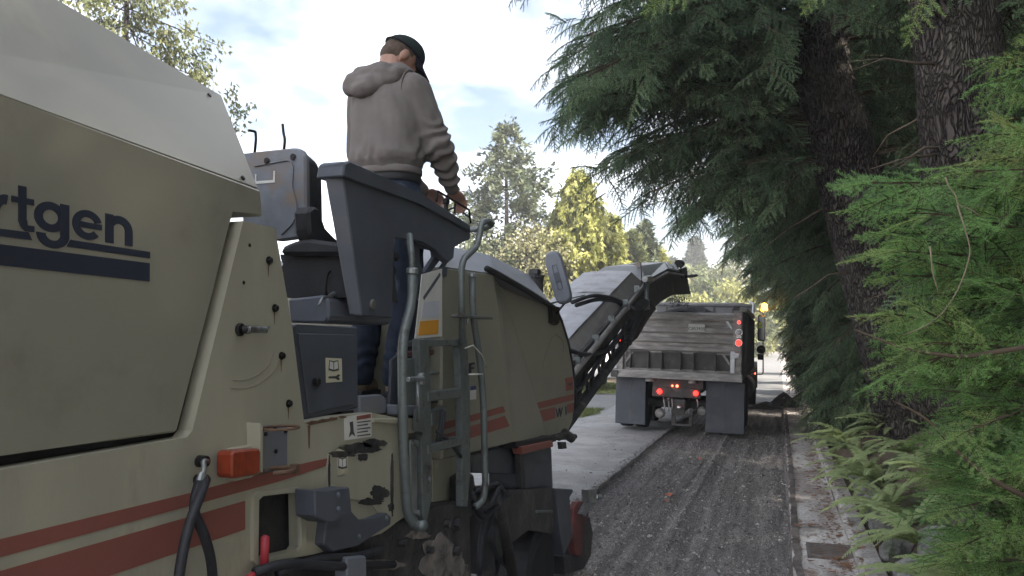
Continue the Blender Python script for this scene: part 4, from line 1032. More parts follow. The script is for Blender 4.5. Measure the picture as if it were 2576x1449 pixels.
# black channel and pale pipe below the side panel
part('channel', M_chan, cvy, lambda b: b.loft([[p, p + convL * W, p + convL * W + Vector((0, 0, -h_)), p + Vector((0, 0, -h_))] for p, h_ in ((CV(1425, 930, -.015), .20), (CV(1628, 704, -.015), .26))]))
part('pipe', M_side, cvy, lambda b: b.tube([CV(1425, 962, -.05), CV(1618, 722, -.05)], .032, 10))
for k in range(5):
    u = .12 + k * .2; p = CV(1425, 962, -.05).lerp(CV(1618, 722, -.05), u)
    part('pipe_clip', M_rail, cvy, lambda b: b.box(p.x - .06, p.x + .01, p.y - .02, p.y + .02, p.z - .01, p.z + .09))
# lattice below
lo0, lo1 = CV(1405, 1095, .0), CV(1640, 775, .0)
hi0, hi1 = CV(1425, 985, .02), CV(1628, 735, .02)
part('lower_chord', M_chan, cvy, lambda b: (b.tube([lo0, lo1], .055, 8), b.tube([lo0 + convL * W, lo1 + convL * W], .05, 8)))
for k in range(9):
    u = k / 9
    p, q = lo0.lerp(lo1, u), hi0.lerp(hi1, min(1, u + .06)); p2 = lo0.lerp(lo1, u + .11)
    part('lattice_bar', M_chan, cvy, lambda b: (b.tube([p, q], .022, 6), b.tube([q, p2], .018, 6), b.tube([p + convL * W, q + convL * W], .02, 6), b.tube([p, p + convL * W], .02, 6)))
part('belt_floor', M_black, cvy, lambda b: b.prism([hi0.lerp(lo0, .3), hi1.lerp(lo1, .1), hi1.lerp(lo1, .0), hi0], convL * W))
# hinge gusset at the knee
part('knee_bracket', M_chan, cvy, lambda b: (b.prism([CV(x, y, -.03) for x, y in ((1590, 800), (1612, 770), (1628, 768), (1640, 782), (1630, 805), (1604, 850), (1584, 868), (1582, 842))], convL * .06, .01), b.cyl(CV(1575, 775, -.06), CV(1592, 782, -.06), .05, 10), b.cyl(CV(1606, 770, -.06), CV(1622, 762, -.06), .06, 10)))
part('hydraulic_ram', M_chan, cvy, lambda b: (b.cyl(CV(1580, 862, -.04), CV(1608, 792, -.04), .05, 10), b.cyl(CV(1606, 795, -.04), CV(1618, 770, -.04), .03, 10)))
part('lift_strut', M_steel, cvy, lambda b: (b.tube([CV(1623, 778, -.05), CV(1629, 704, -.05)], .032, 8), b.tube([CV(1632, 778, -.05), CV(1626, 704, .0)], .02, 8), b.cyl(CV(1622, 702, -.07), CV(1636, 700, -.07), .045, 10, .005)))
# discharge head
hd = MB()
hs = [CV(1628, 706, -.02), CV(1680, 678, -.02), CV(1706, 684, -.02), CV(1728, 690, -.02), CV(1738, 740, -.02), CV(1692, 742, -.02), CV(1664, 757, -.02), CV(1640, 782, -.02)]
hd.prism(hs, convL * (W + .04), .012)
head = hd.build('discharge_head', M_chan, cvy)
M_headcover = mat('grey_head_cover', (0.17, 0.18, 0.19), .5, var=.15, scale=4, dirt=(.3, .29, .28), dirt_amt=.3)
hc = MB()
low = [CV(1624, 708, -.02), CV(1680, 676, -.02), CV(1716, 684, -.02)]
upp = [CV(1612, 668, .18), CV(1672, 659, .2), CV(1703, 668, .2)]
hc.loft([[low[k], upp[k], upp[k] + convL * (W - .4), low[k] + convL * (W + .02)] for k in range(3)], bevel=.01)
hc.build('head_cover', M_headcover, cvy)
part('cover_edge', M_side, cvy, lambda b: b.tube([CV(1630, 713, -.05), CV(1680, 686, -.05), CV(1718, 692, -.05)], .02, 6))
for x0 in (1676, 1690):
    part('pale_strip', mat('pale_strip', (.5, .5, .5), .6, var=.15), cvy, lambda b: b.prism([CV(x0, 662 + (x0 - 1676) * .2, .14), CV(x0 + 7, 664 + (x0 - 1676) * .2, .14), CV(x0 + 18, 680 + (x0 - 1676) * .2, -.03), CV(x0 + 10, 679 + (x0 - 1676) * .2, -.03)], (0, 0, .03)))
part('head_roller', M_chan, cvy, lambda b: (b.cyl(CV(1726, 696, -.06), CV(1752, 693, -.06), .03, 8), b.prism([CV(x, y, -.04) for x, y in ((1714, 676), (1728, 672), (1730, 694), (1716, 700))], convL * .05, .005)))
part('work_lamp', M_bolt, cvy, lambda b: (b.cyl(CV(1706, 663, .1), CV(1712, 663, .1) + Vector((.0, .06, 0)), .075, 14, .01), b.cyl(CV(1712, 668, .1), CV(1713, 682, .1), .02, 6)))
part('hoop', mat('brown_hoop', (.12, .085, .06), .7, var=.3), cvy, lambda b: b.loft([[p, p + Vector((0, .09, 0)), p + Vector((0, .09, -.07)), p + Vector((0, 0, -.07))] for p in (CV(1613, 702, .0), CV(1611, 660, .06), CV(1590, 664, .5), CV(1520, 676, .96), CV(1506, 684, .98), CV(1502, 714, 1.0))]))
for pts in (((1430, 880), (1470, 893), (1510, 888), (1545, 870), (1580, 815)), ((1440, 760), (1490, 742), (1540, 748), (1575, 765), (1592, 790)), ((1450, 768), (1500, 752), (1550, 757), (1582, 780)), ((1445, 990), (1480, 950), (1520, 890), (1570, 830))):
    part('hose', M_hose, cvy, lambda b: b.tube([CV(x, y, -.06 if y > 780 else .02) for x, y in pts], .022, 8, rnd=.3))
# millings falling from the head
fall = CV(1708, 750, .35)
n_ = 420
P = np.stack([RNG.normal(fall.x, .10, n_), RNG.normal(fall.y + .1, .09, n_), RNG.uniform(fall.z - .35, fall.z + .05, n_)], -1)
T = P[:, None] + RNG.normal(0, .018, (n_, 3, 3))
structure(soup('falling_millings', T, [M_pile]), 'stuff')
# ================================================================== OPERATOR
def capsule_bm(bm, p0, r0, p1, r1, seg=14):
    p0, p1 = Vector(p0), Vector(p1); d = p1 - p0; L = max(d.length, 1e-5); t = d / L
    ref = Vector((0, 0, 1)) if abs(t.z) < .9 else Vector((1, 0, 0)); n = t.cross(ref).normalized(); bn = t.cross(n)
    prof = [(-r0 * math.cos(a), r0 * math.sin(a)) for a in np.linspace(.15, math.pi / 2, 5)] + [(L + r1 * math.sin(a), r1 * math.cos(a)) for a in np.linspace(0, math.pi / 2 - .15, 5)]
    rings = [[bm.verts.new(p0 + t * h + (n * math.cos(2 * math.pi * k / seg) + bn * math.sin(2 * math.pi * k / seg)) * r) for k in range(seg)] for h, r in prof]
    for a, b in zip(rings[:-1], rings[1:]):
        for k in range(seg): bm.faces.new((a[k], a[(k + 1) % seg], b[(k + 1) % seg], b[k]))
    bm.faces.new(rings[0][::-1]); bm.faces.new(rings[-1])
def ellipsoid_bm(bm, M, r):
    bmesh.ops.create_uvsphere(bm, u_segments=20, v_segments=14, radius=1.0, matrix=M @ Matrix.Diagonal((*r, 1)))
def rings_bm(bm, rings):
    R_ = [[bm.verts.new(p) for p in r] for r in rings]; n = len(R_[0])
    for a, b in zip(R_[:-1], R_[1:]):
        for k in range(n): bm.faces.new((a[k], a[(k + 1) % n], b[(k + 1) % n], b[k]))
    bm.faces.new(R_[0][::-1]); bm.faces.new(R_[-1])
def fuse(name, bm, voxel, m, parent, smooth_it=6, disp=None):
    """merge overlapping volumes into one continuous skin"""
    bmesh.ops.recalc_face_normals(bm, faces=bm.faces[:])
    me = bpy.data.meshes.new(name); bm.to_mesh(me); bm.free()
    o = bpy.data.objects.new(name, me); COL.objects.link(o)
    md = o.modifiers.new('r', 'REMESH'); md.mode = 'VOXEL'; md.voxel_size = voxel
    if smooth_it:
        ms = o.modifiers.new('s', 'SMOOTH'); ms.iterations = smooth_it; ms.factor = .5
    dg = bpy.context.evaluated_depsgraph_get(); dg.update()
    me2 = bpy.data.meshes.new_from_object(o.evaluated_get(dg))
    bpy.data.objects.remove(o); bpy.data.meshes.remove(me)
    n = len(me2.vertices)
    if disp:
        co = np.zeros(n * 3, np.float32); me2.vertices.foreach_get('co', co); co = co.reshape(-1, 3)
        no = np.zeros(n * 3, np.float32); me2.vertices.foreach_get('normal', no); no = no.reshape(-1, 3)
        co = co + no * disp(co)[:, None]
        me2.vertices.foreach_set('co', co.astype(np.float32).reshape(-1)); me2.update()
    me2.polygons.foreach_set('use_smooth', np.ones(len(me2.polygons), bool))
    me2.materials.clear(); me2.materials.append(m); me2.name = name
    return link(bpy.data.objects.new(name, me2), parent)

M_skin = mat('skin', (0.33, 0.185, 0.135), .55, var=.1, scale=30, bump=.05)
M_hoodie = mat('grey_brown_fleece', (0.165, 0.148, 0.140), .95, var=.10, scale=9, dirt=(0.135, 0.11, 0.095), dirt_amt=.3, dirt_scale=5, bump=.25, bscale=260, spec=.1)
M_jeans = mat('dark_denim', (0.026, 0.034, 0.052), .9, var=.4, scale=10, dirt=(0.11, 0.13, 0.16), dirt_amt=.3, dirt_scale=6, bump=.2, bscale=200, spec=.1)
M_boot = mat('tan_boot', (0.16, 0.115, 0.075), .8, var=.25)
M_capm = mat('dark_green_cap', (0.020, 0.028, 0.027), .9, var=.15, bump=.2, bscale=300, spec=.1)
M_capd = mat('dark_cap_front', (0.022, 0.020, 0.028), .9, var=.15, bump=.2, bscale=300, spec=.1)
M_hair = mat('short_brown_hair', (0.075, 0.050, 0.036), .8, var=.3, scale=60, stretch=(1, 1, .3), bump=.5, bscale=250)
FT = Vector((-1.76, 3.31, 1.548))
yawT = R(-14)                               # torso turned a little to his right
def torso_ring(z, cx, cy, rx, ry, n=28, sq=.85):
    out = []
    for k in range(n):
        a = 2 * math.pi * k / n; ca, sa = math.cos(a), math.sin(a)
        x = rx * math.copysign(abs(ca) ** sq, ca); y = ry * math.copysign(abs(sa) ** sq, sa)
        out.append(Vector((cx + x * math.cos(yawT) - y * math.sin(yawT), cy + x * math.sin(yawT) + y * math.cos(yawT), z)))
    return out
man_loc = FT.copy()
shR, elR, wrR = Vector((-1.575, 3.335, 2.975)), Vector((-1.515, 3.42, 2.715)), Vector((-1.515, 3.60, 2.545))
shL, elL, wrL = Vector((-1.925, 3.405, 2.975)), Vector((-1.950, 3.47, 2.73)), Vector((-1.70, 3.65, 2.56))
HC = Vector((-1.742, 3.485, 3.195))
fy = Vector((math.sin(R(38)) * math.cos(R(44)), math.cos(R(38)) * math.cos(R(44)), -math.sin(R(44))))
fx = Vector((math.cos(R(38)), -math.sin(R(38)), 0)); fz = fx.cross(fy)
HM = Matrix.Translation(HC) @ Matrix((fx, fy, fz)).transposed().to_4x4()
def hp_(x, y, z): return HM @ Vector((x, y, z))
hipR, hipL = Vector((-1.665, 3.36, 2.47)), Vector((-1.845, 3.38, 2.47))
knR, knL = Vector((-1.655, 3.41, 2.02)), Vector((-1.86, 3.43, 2.02))
anR, anL = Vector((-1.665, 3.31, 1.63)), Vector((-1.865, 3.33, 1.63))
# --- body: one continuous skin
bm = bmesh.new()
ellipsoid_bm(bm, HM, (.074, .094, .102)); ellipsoid_bm(bm, HM @ Matrix.Translation((0, .030, -.062)), (.056, .062, .062))
ellipsoid_bm(bm, HM @ Matrix.Translation((0, .098, -.030)), (.014, .020, .026)); ellipsoid_bm(bm, HM @ Matrix.Translation((0, .080, -.072)), (.026, .016, .014))
for s_ in (-1, 1):
    ellipsoid_bm(bm, HM @ Matrix.Translation((s_ * .076, -.004, -.022)), (.010, .021, .033))
    ellipsoid_bm(bm, HM @ Matrix.Translation((s_ * .030, .084, -.004)), (.015, .010, .010))
capsule_bm(bm, hp_(0, -.018, -.06), .058, (-1.75, 3.385, 3.03), .064)
rings_bm(bm, [torso_ring(z, -1.755, cy, rx, ry) for z, cy, rx, ry in ((2.42, 3.37, .155, .105), (2.58, 3.365, .150, .10), (2.75, 3.37, .165, .105), (2.90, 3.38, .165, .10), (2.97, 3.385, .12, .085), (3.05, 3.385, .07, .07))])
for a_, e_, w_ in ((shR, elR, wrR), (shL, elL, wrL)):
    capsule_bm(bm, a_ + Vector((0, 0, -.03)), .040, e_, .036); capsule_bm(bm, e_, .036, w_, .028)
for h_, k_, a_ in ((hipR, knR, anR), (hipL, knL, anL)):
    capsule_bm(bm, h_, .080, k_, .055); capsule_bm(bm, k_, .052, a_, .036); capsule_bm(bm, a_ + Vector((0, 0, -.03)), .035, a_ + Vector((.02, .14, -.045)), .028)
def hand(bm, w, d, nrm, s):
    """palm, four bent fingers of unequal length closed over a rail, thumb from the side of the palm"""
    d = d.normalized(); sd_ = d.cross(nrm).normalized() * s
    pc = w + d * .055
    ellipsoid_bm(bm, Matrix.Translation(pc) @ Matrix((d, sd_, nrm)).transposed().to_4x4(), (.050, .040, .017))
    for i, (off_, ln) in enumerate(((.030, .9), (.011, 1.0), (-.009, .94), (-.028, .76))):
        k0 = pc + d * .040 + sd_ * off_; k1 = k0 + (d * .8 - nrm * .45) * .036 * ln; k2 = k1 + (d * .25 - nrm * .95) * .026 * ln; k3 = k2 + (-d * .35 - nrm * .8) * .018 * ln
        capsule_bm(bm, k0, .0098, k1, .0090, 8); capsule_bm(bm, k1, .0090, k2, .0082, 8); capsule_bm(bm, k2, .0082, k3, .0072, 8)
    t0 = pc - d * .018 + sd_ * .034; t1 = t0 + (d * .55 + sd_ * .6 - nrm * .3) * .036; t2 = t1 + (d * .9 - nrm * .35) * .028
    capsule_bm(bm, t0, .0125, t1, .0105, 8); capsule_bm(bm, t1, .0105, t2, .0085, 8)
hand(bm, wrR, Vector((.06, .80, -.42)), Vector((.0, .45, .89)).normalized(), -1)
hand(bm, wrL, Vector((.55, .70, -.35)), Vector((-.1, .4, .9)).normalized(), 1)
person = fuse('person', bm, .0062, M_skin, None, 3)
tag(person, 'man in grey hoodie, jeans and green cap standing at the console, looking down', 'person')
# --- hoodie
def folds(co):
    x, y, z = co[:, 0], co[:, 1], co[:, 2]
    a = np.arctan2(y - 3.37, x + 1.755)
    dsp = .024 * vnoise(a * 1.5 + 1.6 * z, z * 2.2 - a * .4, 1.5, 21) + .008 * vnoise(a * 3.0 + z * 4.0, z * 4.5 + a, 1.6, 22) + .006 * vnoise(x * 9 + z * 5, y * 9 - z * 4, 1.5, 23)
    low = np.exp(-((z - 2.66) / .05) ** 2)
    dsp += low * .016 * (vnoise(a * 5, z * 14, 1.3, 25) + .2)
    arm = np.exp(-((x - elR.x) ** 2 + (y - elR.y) ** 2 + (z - elR.z) ** 2) / .012) + np.exp(-((x - wrR.x) ** 2 + (y - wrR.y + .05) ** 2 + (z - wrR.z - .05) ** 2) / .008)
    dsp += arm * .010 * np.sin((z * 1.0 - y * .8) * 95 + 9 * vnoise(x * 12, z * 14, 1, 26)) * (.3 + 1.2 * (vnoise(x * 9, z * 9, 1, 27) + .5))
    return dsp
bm = bmesh.new()
rings_bm(bm, [torso_ring(z, -1.755, cy, rx, ry) for z, cy, rx, ry in ((2.578, 3.365, .170, .126), (2.60, 3.365, .174, .130), (2.635, 3.365, .192, .150), (2.70, 3.366, .194, .150), (2.80, 3.37, .197, .150), (2.90, 3.375, .199, .148), (2.965, 3.38, .188, .140), (3.015, 3.385, .155, .125), (3.05, 3.39, .105, .100), (3.075, 3.395, .085, .085))])
capsule_bm(bm, shR + Vector((-.03, .0, -.005)), .088, elR, .073); capsule_bm(bm, elR, .071, wrR + (elR - wrR) * .18, .056); capsule_bm(bm, wrR + (elR - wrR) * .16, .047, wrR + (elR - wrR) * .02, .043)
capsule_bm(bm, shL + Vector((.03, .0, -.005)), .086, elL, .070); capsule_bm(bm, elL, .068, wrL + (elL - wrL) * .15, .052); capsule_bm(bm, wrL + (elL - wrL) * .14, .045, wrL, .041)
hoodie = fuse('hoodie', bm, .0078, M_hoodie, person, 5, folds)
# hood lying on the back, with its rolled edge, and the hem band
bm = bmesh.new()
nc = Vector((-1.752, 3.405, 3.068))
prev = None
for k in range(13):
    a = R(-10 - 200 * k / 12) ; rr = .112
    p = nc + Vector((math.cos(a) * rr * 1.02, math.sin(a) * rr * .95, .012 * math.sin(k) + .010 - .030 * abs(math.cos(a)) ** 2))
    if prev is not None: capsule_bm(bm, prev, .034, p, .034, 10)
    prev = p
for p0, r0, p1, r1 in (((-1.86, 3.295, 3.045), .050, (-1.72, 3.265, 3.045), .052), ((-1.90, 3.275, 2.995), .044, (-1.78, 3.235, 2.985), .050), ((-1.885, 3.27, 3.02), .045, (-1.83, 3.245, 2.975), .048), ((-1.74, 3.255, 3.0), .045, (-1.66, 3.275, 3.035), .042)):
    capsule_bm(bm, p0, r0, p1, r1, 12)
fuse('hood', bm, .0075, M_hoodie, hoodie, 5, lambda co: .012 * vnoise(co[:, 0] * 14, co[:, 2] * 22 + co[:, 1] * 8, 1.2, 31) + .006 * vnoise(co[:, 0] * 30, co[:, 2] * 40, 1.2, 32))
b = MB(); pts = [torso_ring(2.589, -1.755, 3.365, .190, .140, 40)[k % 40] for k in range(41)]
rg_ = [[p + Vector((0, 0, -.020)) for p in torso_ring(0, 0, 0, 1, 1, 3)]]
band = []
for z, s_ in ((2.572, 1.0), (2.580, 1.03), (2.600, 1.03), (2.607, 1.0)):
    band.append(torso_ring(z, -1.755, 3.365, .174 * s_, .130 * s_, 40))
b.loft(band, smooth=True); b.build('hem_band', M_hoodie, hoodie)
sm = [shR + Vector((math.cos(a) * .01 - .055 + .0 * a, math.sin(a) * .085, math.cos(a) * .092 - .005)) for a in np.linspace(-2.4, 1.2, 16)]
part('shoulder_seam', M_hoodie, hoodie, lambda b: b.tube([p + Vector((.005, 0, .004)) for p in sm], .0045, 6))
# --- jeans, boots
def jfold(co):
    return .009 * vnoise(co[:, 0] * 8 + co[:, 2] * 6, co[:, 2] * 14, 1.2, 41) + .0045 * np.exp(-((co[:, 2] - 1.72) / .07) ** 2) * np.sin(co[:, 2] * 120 + 12 * vnoise(co[:, 0] * 10 + co[:, 2] * 3, co[:, 1] * 10, 1, 42))
bm = bmesh.new()
rings_bm(bm, [torso_ring(z, -1.755, 3.367, rx, ry) for z, rx, ry in ((2.38, .150, .115), (2.46, .172, .128), (2.54, .168, .122), (2.60, .164, .116))])
for h_, k_, a_ in ((hipR, knR, anR), (hipL, knL, anL)):
    capsule_bm(bm, h_, .098, k_, .074); capsule_bm(bm, k_, .074, a_ + Vector((0, 0, .01)), .066)
jeans = fuse('jeans', bm, .009, M_jeans, person, 4, jfold)
b = MB(); b.loft([torso_ring(z, -1.755, 3.367, .172 * s_, .126 * s_, 32) for z, s_ in ((2.535, .99), (2.540, 1.015), (2.572, 1.0), (2.576, .98))], smooth=True); b.build('belt', M_black, jeans)
for a_ in (anR, anL):
    bm = bmesh.new(); capsule_bm(bm, a_ + Vector((0, 0, .02)), .052, a_ + Vector((0, 0, -.045)), .050); capsule_bm(bm, a_ + Vector((0, -.01, -.042)), .042, a_ + Vector((.035, .17, -.045)), .040)
    bt = fuse('boot', bm, .007, M_boot, person, 3)
    part('sole', M_black, bt, lambda b: b.loft([[a_ + Vector((x_ + .2 * (y_ + .05), y_, z_)) for x_, y_ in ((-.042, -.05), (.042, -.05), (.046, .10), (.036, .20), (-.026, .20), (-.042, .10))] for z_ in (-.083, -.060)], bevel=.004))
# --- hair and cap
bm = bmesh.new(); ellipsoid_bm(bm, HM @ Matrix.Translation((0, -.010, .004)), (.078, .093, .102)); ellipsoid_bm(bm, HM @ Matrix.Translation((0, -.045, -.035)), (.060, .052, .055))
hair = fuse('hair', bm, .006, M_hair, person, 2, lambda co: .003 * vnoise(co[:, 0] * 60, co[:, 2] * 60, 1.5, 51))
# trim hair off the face
bmx = bmesh.new(); bmx.from_mesh(hair.data); inv = HM.inverted()
bmesh.ops.delete(bmx, geom=[v for v in bmx.verts if (lambda q: q.y > .035 or (q.y > -.02 and q.z < .0 and abs(q.x) > .05) or q.z < -.085)(inv @ v.co)], context='VERTS'); bmx.to_mesh(hair.data); bmx.free()
b = MB(); prof = []
rings = []
for j, t_ in enumerate(np.linspace(0, 1, 9)):
    ph = t_ * math.pi * .5
    rings.append([hp_(.084 * math.cos(ph) * math.cos(a) if True else 0, -.004 + .106 * math.cos(ph) * math.sin(a), .022 + .02 * math.sin(a) * (1 - t_) + .098 * math.sin(ph) * (1 + .04 * math.sin(a))) for a in np.linspace(0, 2 * math.pi, 28, endpoint=False)])
rings[-1] = [hp_(.004 * math.cos(a), .004 * math.sin(a), .122) for a in np.linspace(0, 2 * math.pi, 28, endpoint=False)]
b.loft(rings, smooth=True)
capo = b.build('cap', M_capm, person)
b = MB(); top, bot = [], []
na = 15
for k in range(na):
    a = R(15 + 150 * k / (na - 1))
    i_ = Vector((.080 * math.cos(a), .100 * math.sin(a), .040 + .0)); o_ = Vector((.084 * math.cos(a), .103 * math.sin(a) + .078 * math.sin(a) ** .6, .016 - .020 * abs(math.cos(a)) ** 1.5 * 0 + .02 * math.sin(a) - .030 * abs(math.cos(a))))
    top.append((i_, o_))
vs = []
for off_ in (0, -.004):
    vs.append([[b.bm.verts.new(hp_(*(p + (q - p) * u + Vector((0, 0, off_))))) for u in (0, .33, .66, 1)] for p, q in top])
for L_ in vs:
    for r0, r1 in zip(L_[:-1], L_[1:]):
        for j in range(3): b.bm.faces.new((r0[j], r0[j + 1], r1[j + 1], r1[j])).smooth = True
for r0, r1 in zip(range(na - 1), range(1, na)):
    b.bm.faces.new((vs[0][r0][3], vs[1][r0][3], vs[1][r1][3], vs[0][r1][3]))
b.build('brim', M_capd, capo)
b = MB(); b.tube([hp_(.086 * math.cos(a), -.004 + .108 * math.sin(a), .026 + .02 * math.sin(a)) for a in np.linspace(0, 2 * math.pi, 30)], .0042, 6); b.build('cap_band', M_capd, capo)
# ================================================================== DUMP TRUCK
M_tk = mat('dusty_steel_body', (0.31, 0.292, 0.275), .75, .05, var=.35, scale=3, dirt=(0.52, 0.49, 0.455), dirt_amt=.42, dirt_scale=3.0, stretch=(1, 1, 5), bump=.1)
M_tkd = mat('grimy_dark_steel', (0.075, 0.07, 0.066), .75, .1, var=.35, scale=5, dirt=(0.18, 0.16, 0.145), dirt_amt=.4, dirt_scale=4, bump=.15)
M_alu = mat('bright_aluminium', (0.55, 0.56, 0.58), .4, .6, var=.15, scale=8, dirt=(.25, .24, .23), dirt_amt=.35)
M_flap = mat('mudflap_rubber', (0.075, 0.08, 0.094), .75, var=.15, scale=4, dirt=(0.11, 0.11, 0.115), dirt_amt=.45, bump=.1)
M_tyre = mat('tyre_rubber', (0.018, 0.017, 0.017), .85, var=.3, scale=10, dirt=(.06, .055, .05), dirt_amt=.4)
M_tl = mat('lit_tail_lamp', (0.6, 0.02, 0.02), .3, emit=(1.0, .02, .015), estr=.7)
M_tl2 = mat('lit_marker_lamp', (0.8, 0.05, 0.03), .3, emit=(1.0, .10, .05), estr=.9)
M_beacon = mat('lit_beacon', (0.9, .35, .02), .3, emit=(1.0, .40, .02), estr=3.0)
M_lens = mat('clear_lens', (.5, .52, .54), .2, var=.05)
M_chrome = mat('dull_chrome', (.5, .5, .5), .25, .9, var=.1)
M_glass = mat('dark_glass', (.02, .025, .03), .08, var=.1, spec=.8)
M_cab = mat('dark_cab_paint', (.035, .040, .038), .4, var=.2, dirt=(.10, .09, .08), dirt_amt=.35)
truck = thing('dump_truck', 'dusty dump truck being loaded by the conveyor, tail lamps lit red', 'dump truck', (-1.94, 15.7, -0.012))
truck.rotation_euler = (0, R(1.9), 0)
K = .00757
def tp(name, m, fn, parent=None):
    b = MB(); fn(b); o = b.build(name, m, None); o.parent = parent or truck; return o
def TX(px): return (px - 1702) * K
def TZ(py, px=1702): return 1.158 + (942 + .0466 * (px - 1702) - py) * K
def tq(pts, y): return [Vector((TX(x), y, TZ(yy, x))) for x, yy in pts]
# tailgate with ribs
zb, zt_ = TZ(934), TZ(786)
gate = tp('tailgate', M_tk, lambda b: b.box(-1.07, 1.05, .05, .10, zb, zt_, .01))
def rib(b, y0, y1, out, skew=0.0):
    za, zc_ = TZ(y1), TZ(y0)
    b.loft([[(x, .05, za), (x, .05 - out, za + (zc_ - za) * .25), (x, .05 - out, za + (zc_ - za) * .75), (x, .05, zc_)] for x in (-1.06, 1.04)])
for y0, y1, o_ in ((782, 806, .07), (818, 838, .045), (846, 862, .055), (868, 884, .045)):
    tp('rib', M_tk, lambda b: rib(b, y0, y1, o_), gate)
tp('pocket_floor', M_tkd, lambda b: b.box(-1.0, .98, .035, .048, TZ(928), TZ(888), .003), gate)
for px in (1582, 1628, 1662, 1710, 1742, 1797):
    tp('gusset', M_tkd, lambda b: b.prism([(TX(px), .035, TZ(884)), (TX(px), -.01, TZ(890)), (TX(px), -.07, TZ(922)), (TX(px), -.07, TZ(930)), (TX(px), .035, TZ(930))], (.018, 0, 0), .003), gate)
for a_, c_ in ((1582, 1628), (1662, 1710), (1742, 1797)):
    tp('pocket_bar', M_tkd, lambda b: b.box(TX(a_), TX(c_), -.012, .0, TZ(888), TZ(884)), gate)
for s_, px in ((1, 1838), (-1, 1566)):
    for y0, y1 in ((792, 812), (888, 908)):
        u = (y0 - 800) > 20
        tp('corner_brace', M_alu if not u else M_tk, lambda b: b.prism([(TX(px) + (-s_) * .20, .03, TZ(y0 if not u else y0 - 2)), (TX(px) - s_ * .15, .03, TZ(y0 - 3)), (TX(px) - s_ * .01, .03, TZ(y1 + 6)), (TX(px) - s_ * .01, .03, TZ(y1 + 14))], (0, -.02, 0), .003), gate)
tp('tail_lip', M_tk, lambda b: (b.box(-1.25, 1.22, -.12, .10, TZ(952), TZ(934), .012), b.box(-1.25, 1.22, -.16, -.12, TZ(953), TZ(947), .004)))
tp('lip_end', M_tkd, lambda b: b.box(-1.26, -1.12, -.17, -.10, TZ(954), TZ(936), .01))
# plate
pl = tp('licence_plate', M_white, lambda b: b.box(TX(1729), TX(1770), -.012, -.006, TZ(831), TZ(812), .002), gate)
M_green = mat('plate_green', (.03, .09, .06), .5)
def text_mesh(s, size, loc, rot, m, parent, name='lettering', ext=.002):
    cu = bpy.data.curves.new(name, 'FONT'); cu.body = s; cu.size = size; cu.align_x = 'CENTER'; cu.align_y = 'CENTER'; cu.extrude = ext; cu.offset = size * .012
    o = bpy.data.objects.new(name, cu); COL.objects.link(o)
    dg = bpy.context.evaluated_depsgraph_get(); dg.update()
    me = bpy.data.meshes.new_from_object(o.evaluated_get(dg)); bpy.data.objects.remove(o)
    me.materials.clear(); me.materials.append(m)
    o2 = bpy.data.objects.new(name, me); COL.objects.link(o2); o2.parent = parent; o2.location = loc; o2.rotation_euler = rot
    return o2
text_mesh('C85393S', .085, (TX(1749.5), -.0125, TZ(824)), (R(90), 0, 0), M_green, pl, ext=.0015)
# posts, hinges, lamps
for s_ in (1, -1):
    xo = 1.10 if s_ > 0 else -1.14
    post = tp('rear_post', M_tk, lambda b: (b.box(xo - .055, xo + .10, -.06, .16, TZ(945), TZ(776), .012)))
    tp('hinge_hook', M_alu, lambda b: (b.box(xo - .10, xo - .02, -.085, -.06, TZ(932), TZ(878), .004), b.box(xo - .10, xo + .06, -.10, -.085, TZ(895), TZ(882), .004), b.box(xo - .03, xo + .03, -.12, -.10, TZ(893), TZ(887), .003)), post)
    for py, r_, m_, nm in ((805, .030, M_tl, 'tail_lamp'), (830, .056, M_lens, 'reverse_lamp'), (856, .056, M_tl, 'tail_lamp')):
        tp('lamp_ring', M_chrome, lambda b: b.lathe([(r_ * .7, -.075), (r_ * 1.2, -.075), (r_ * 1.2, -.06), (.0, -.06)], (xo + .045, 0, TZ(py)), 'Y', 18, False), post)
        tp(nm, m_, lambda b: b.lathe([(.0, -.098), (r_ * .6, -.095), (r_, -.080), (r_, -.06), (.0, -.06)], (xo + .045, 0, TZ(py)), 'Y', 18, True), post)
    tp('lamp_tag', M_chrome, lambda b: b.box(xo + .0, xo + .09, -.066, -.06, TZ(843), TZ(840)), post)
# box sides, floor, headboard, load
Lb_ = 5.4
for s_ in (1, -1):
    xs_ = 1.17 * s_
    sd = tp('box_side', M_tkd, lambda b: b.box(min(xs_, xs_ + .06 * s_), max(xs_, xs_ + .06 * s_), .14, Lb_, TZ(940), TZ(778), .008))
    for k in range(6):
        yy = .3 + k * .92
        tp('side_rib', M_tkd, lambda b: b.box(min(xs_ + .06 * s_, xs_ + .115 * s_), max(xs_ + .06 * s_, xs_ + .115 * s_), yy, yy + .12, TZ(938), TZ(784), .006), sd)
    tp('top_rail', M_tk, lambda b: b.box(min(xs_ - .03 * s_, xs_ + .11 * s_), max(xs_ - .03 * s_, xs_ + .11 * s_), .14, Lb_, TZ(778), TZ(766), .01), sd)
tp('box_floor', M_tkd, lambda b: b.box(-1.2, 1.2, .1, Lb_, TZ(952), TZ(944)))
hb_ = tp('headboard', mat('grey_headboard', (.16, .16, .17), .6, var=.12, scale=3, dirt=(.22, .21, .2), dirt_amt=.35), lambda b: (b.box(-1.2, 1.2, Lb_ - .06, Lb_, TZ(940), TZ(738), .01), b.box(-1.2, 1.2, Lb_ - .10, Lb_ + .04, TZ(738), TZ(729), .01)))
tp('canopy', M_tk, lambda b: b.box(-1.15, 1.1, Lb_ + .04, Lb_ + .75, TZ(731), TZ(727), .01), hb_)
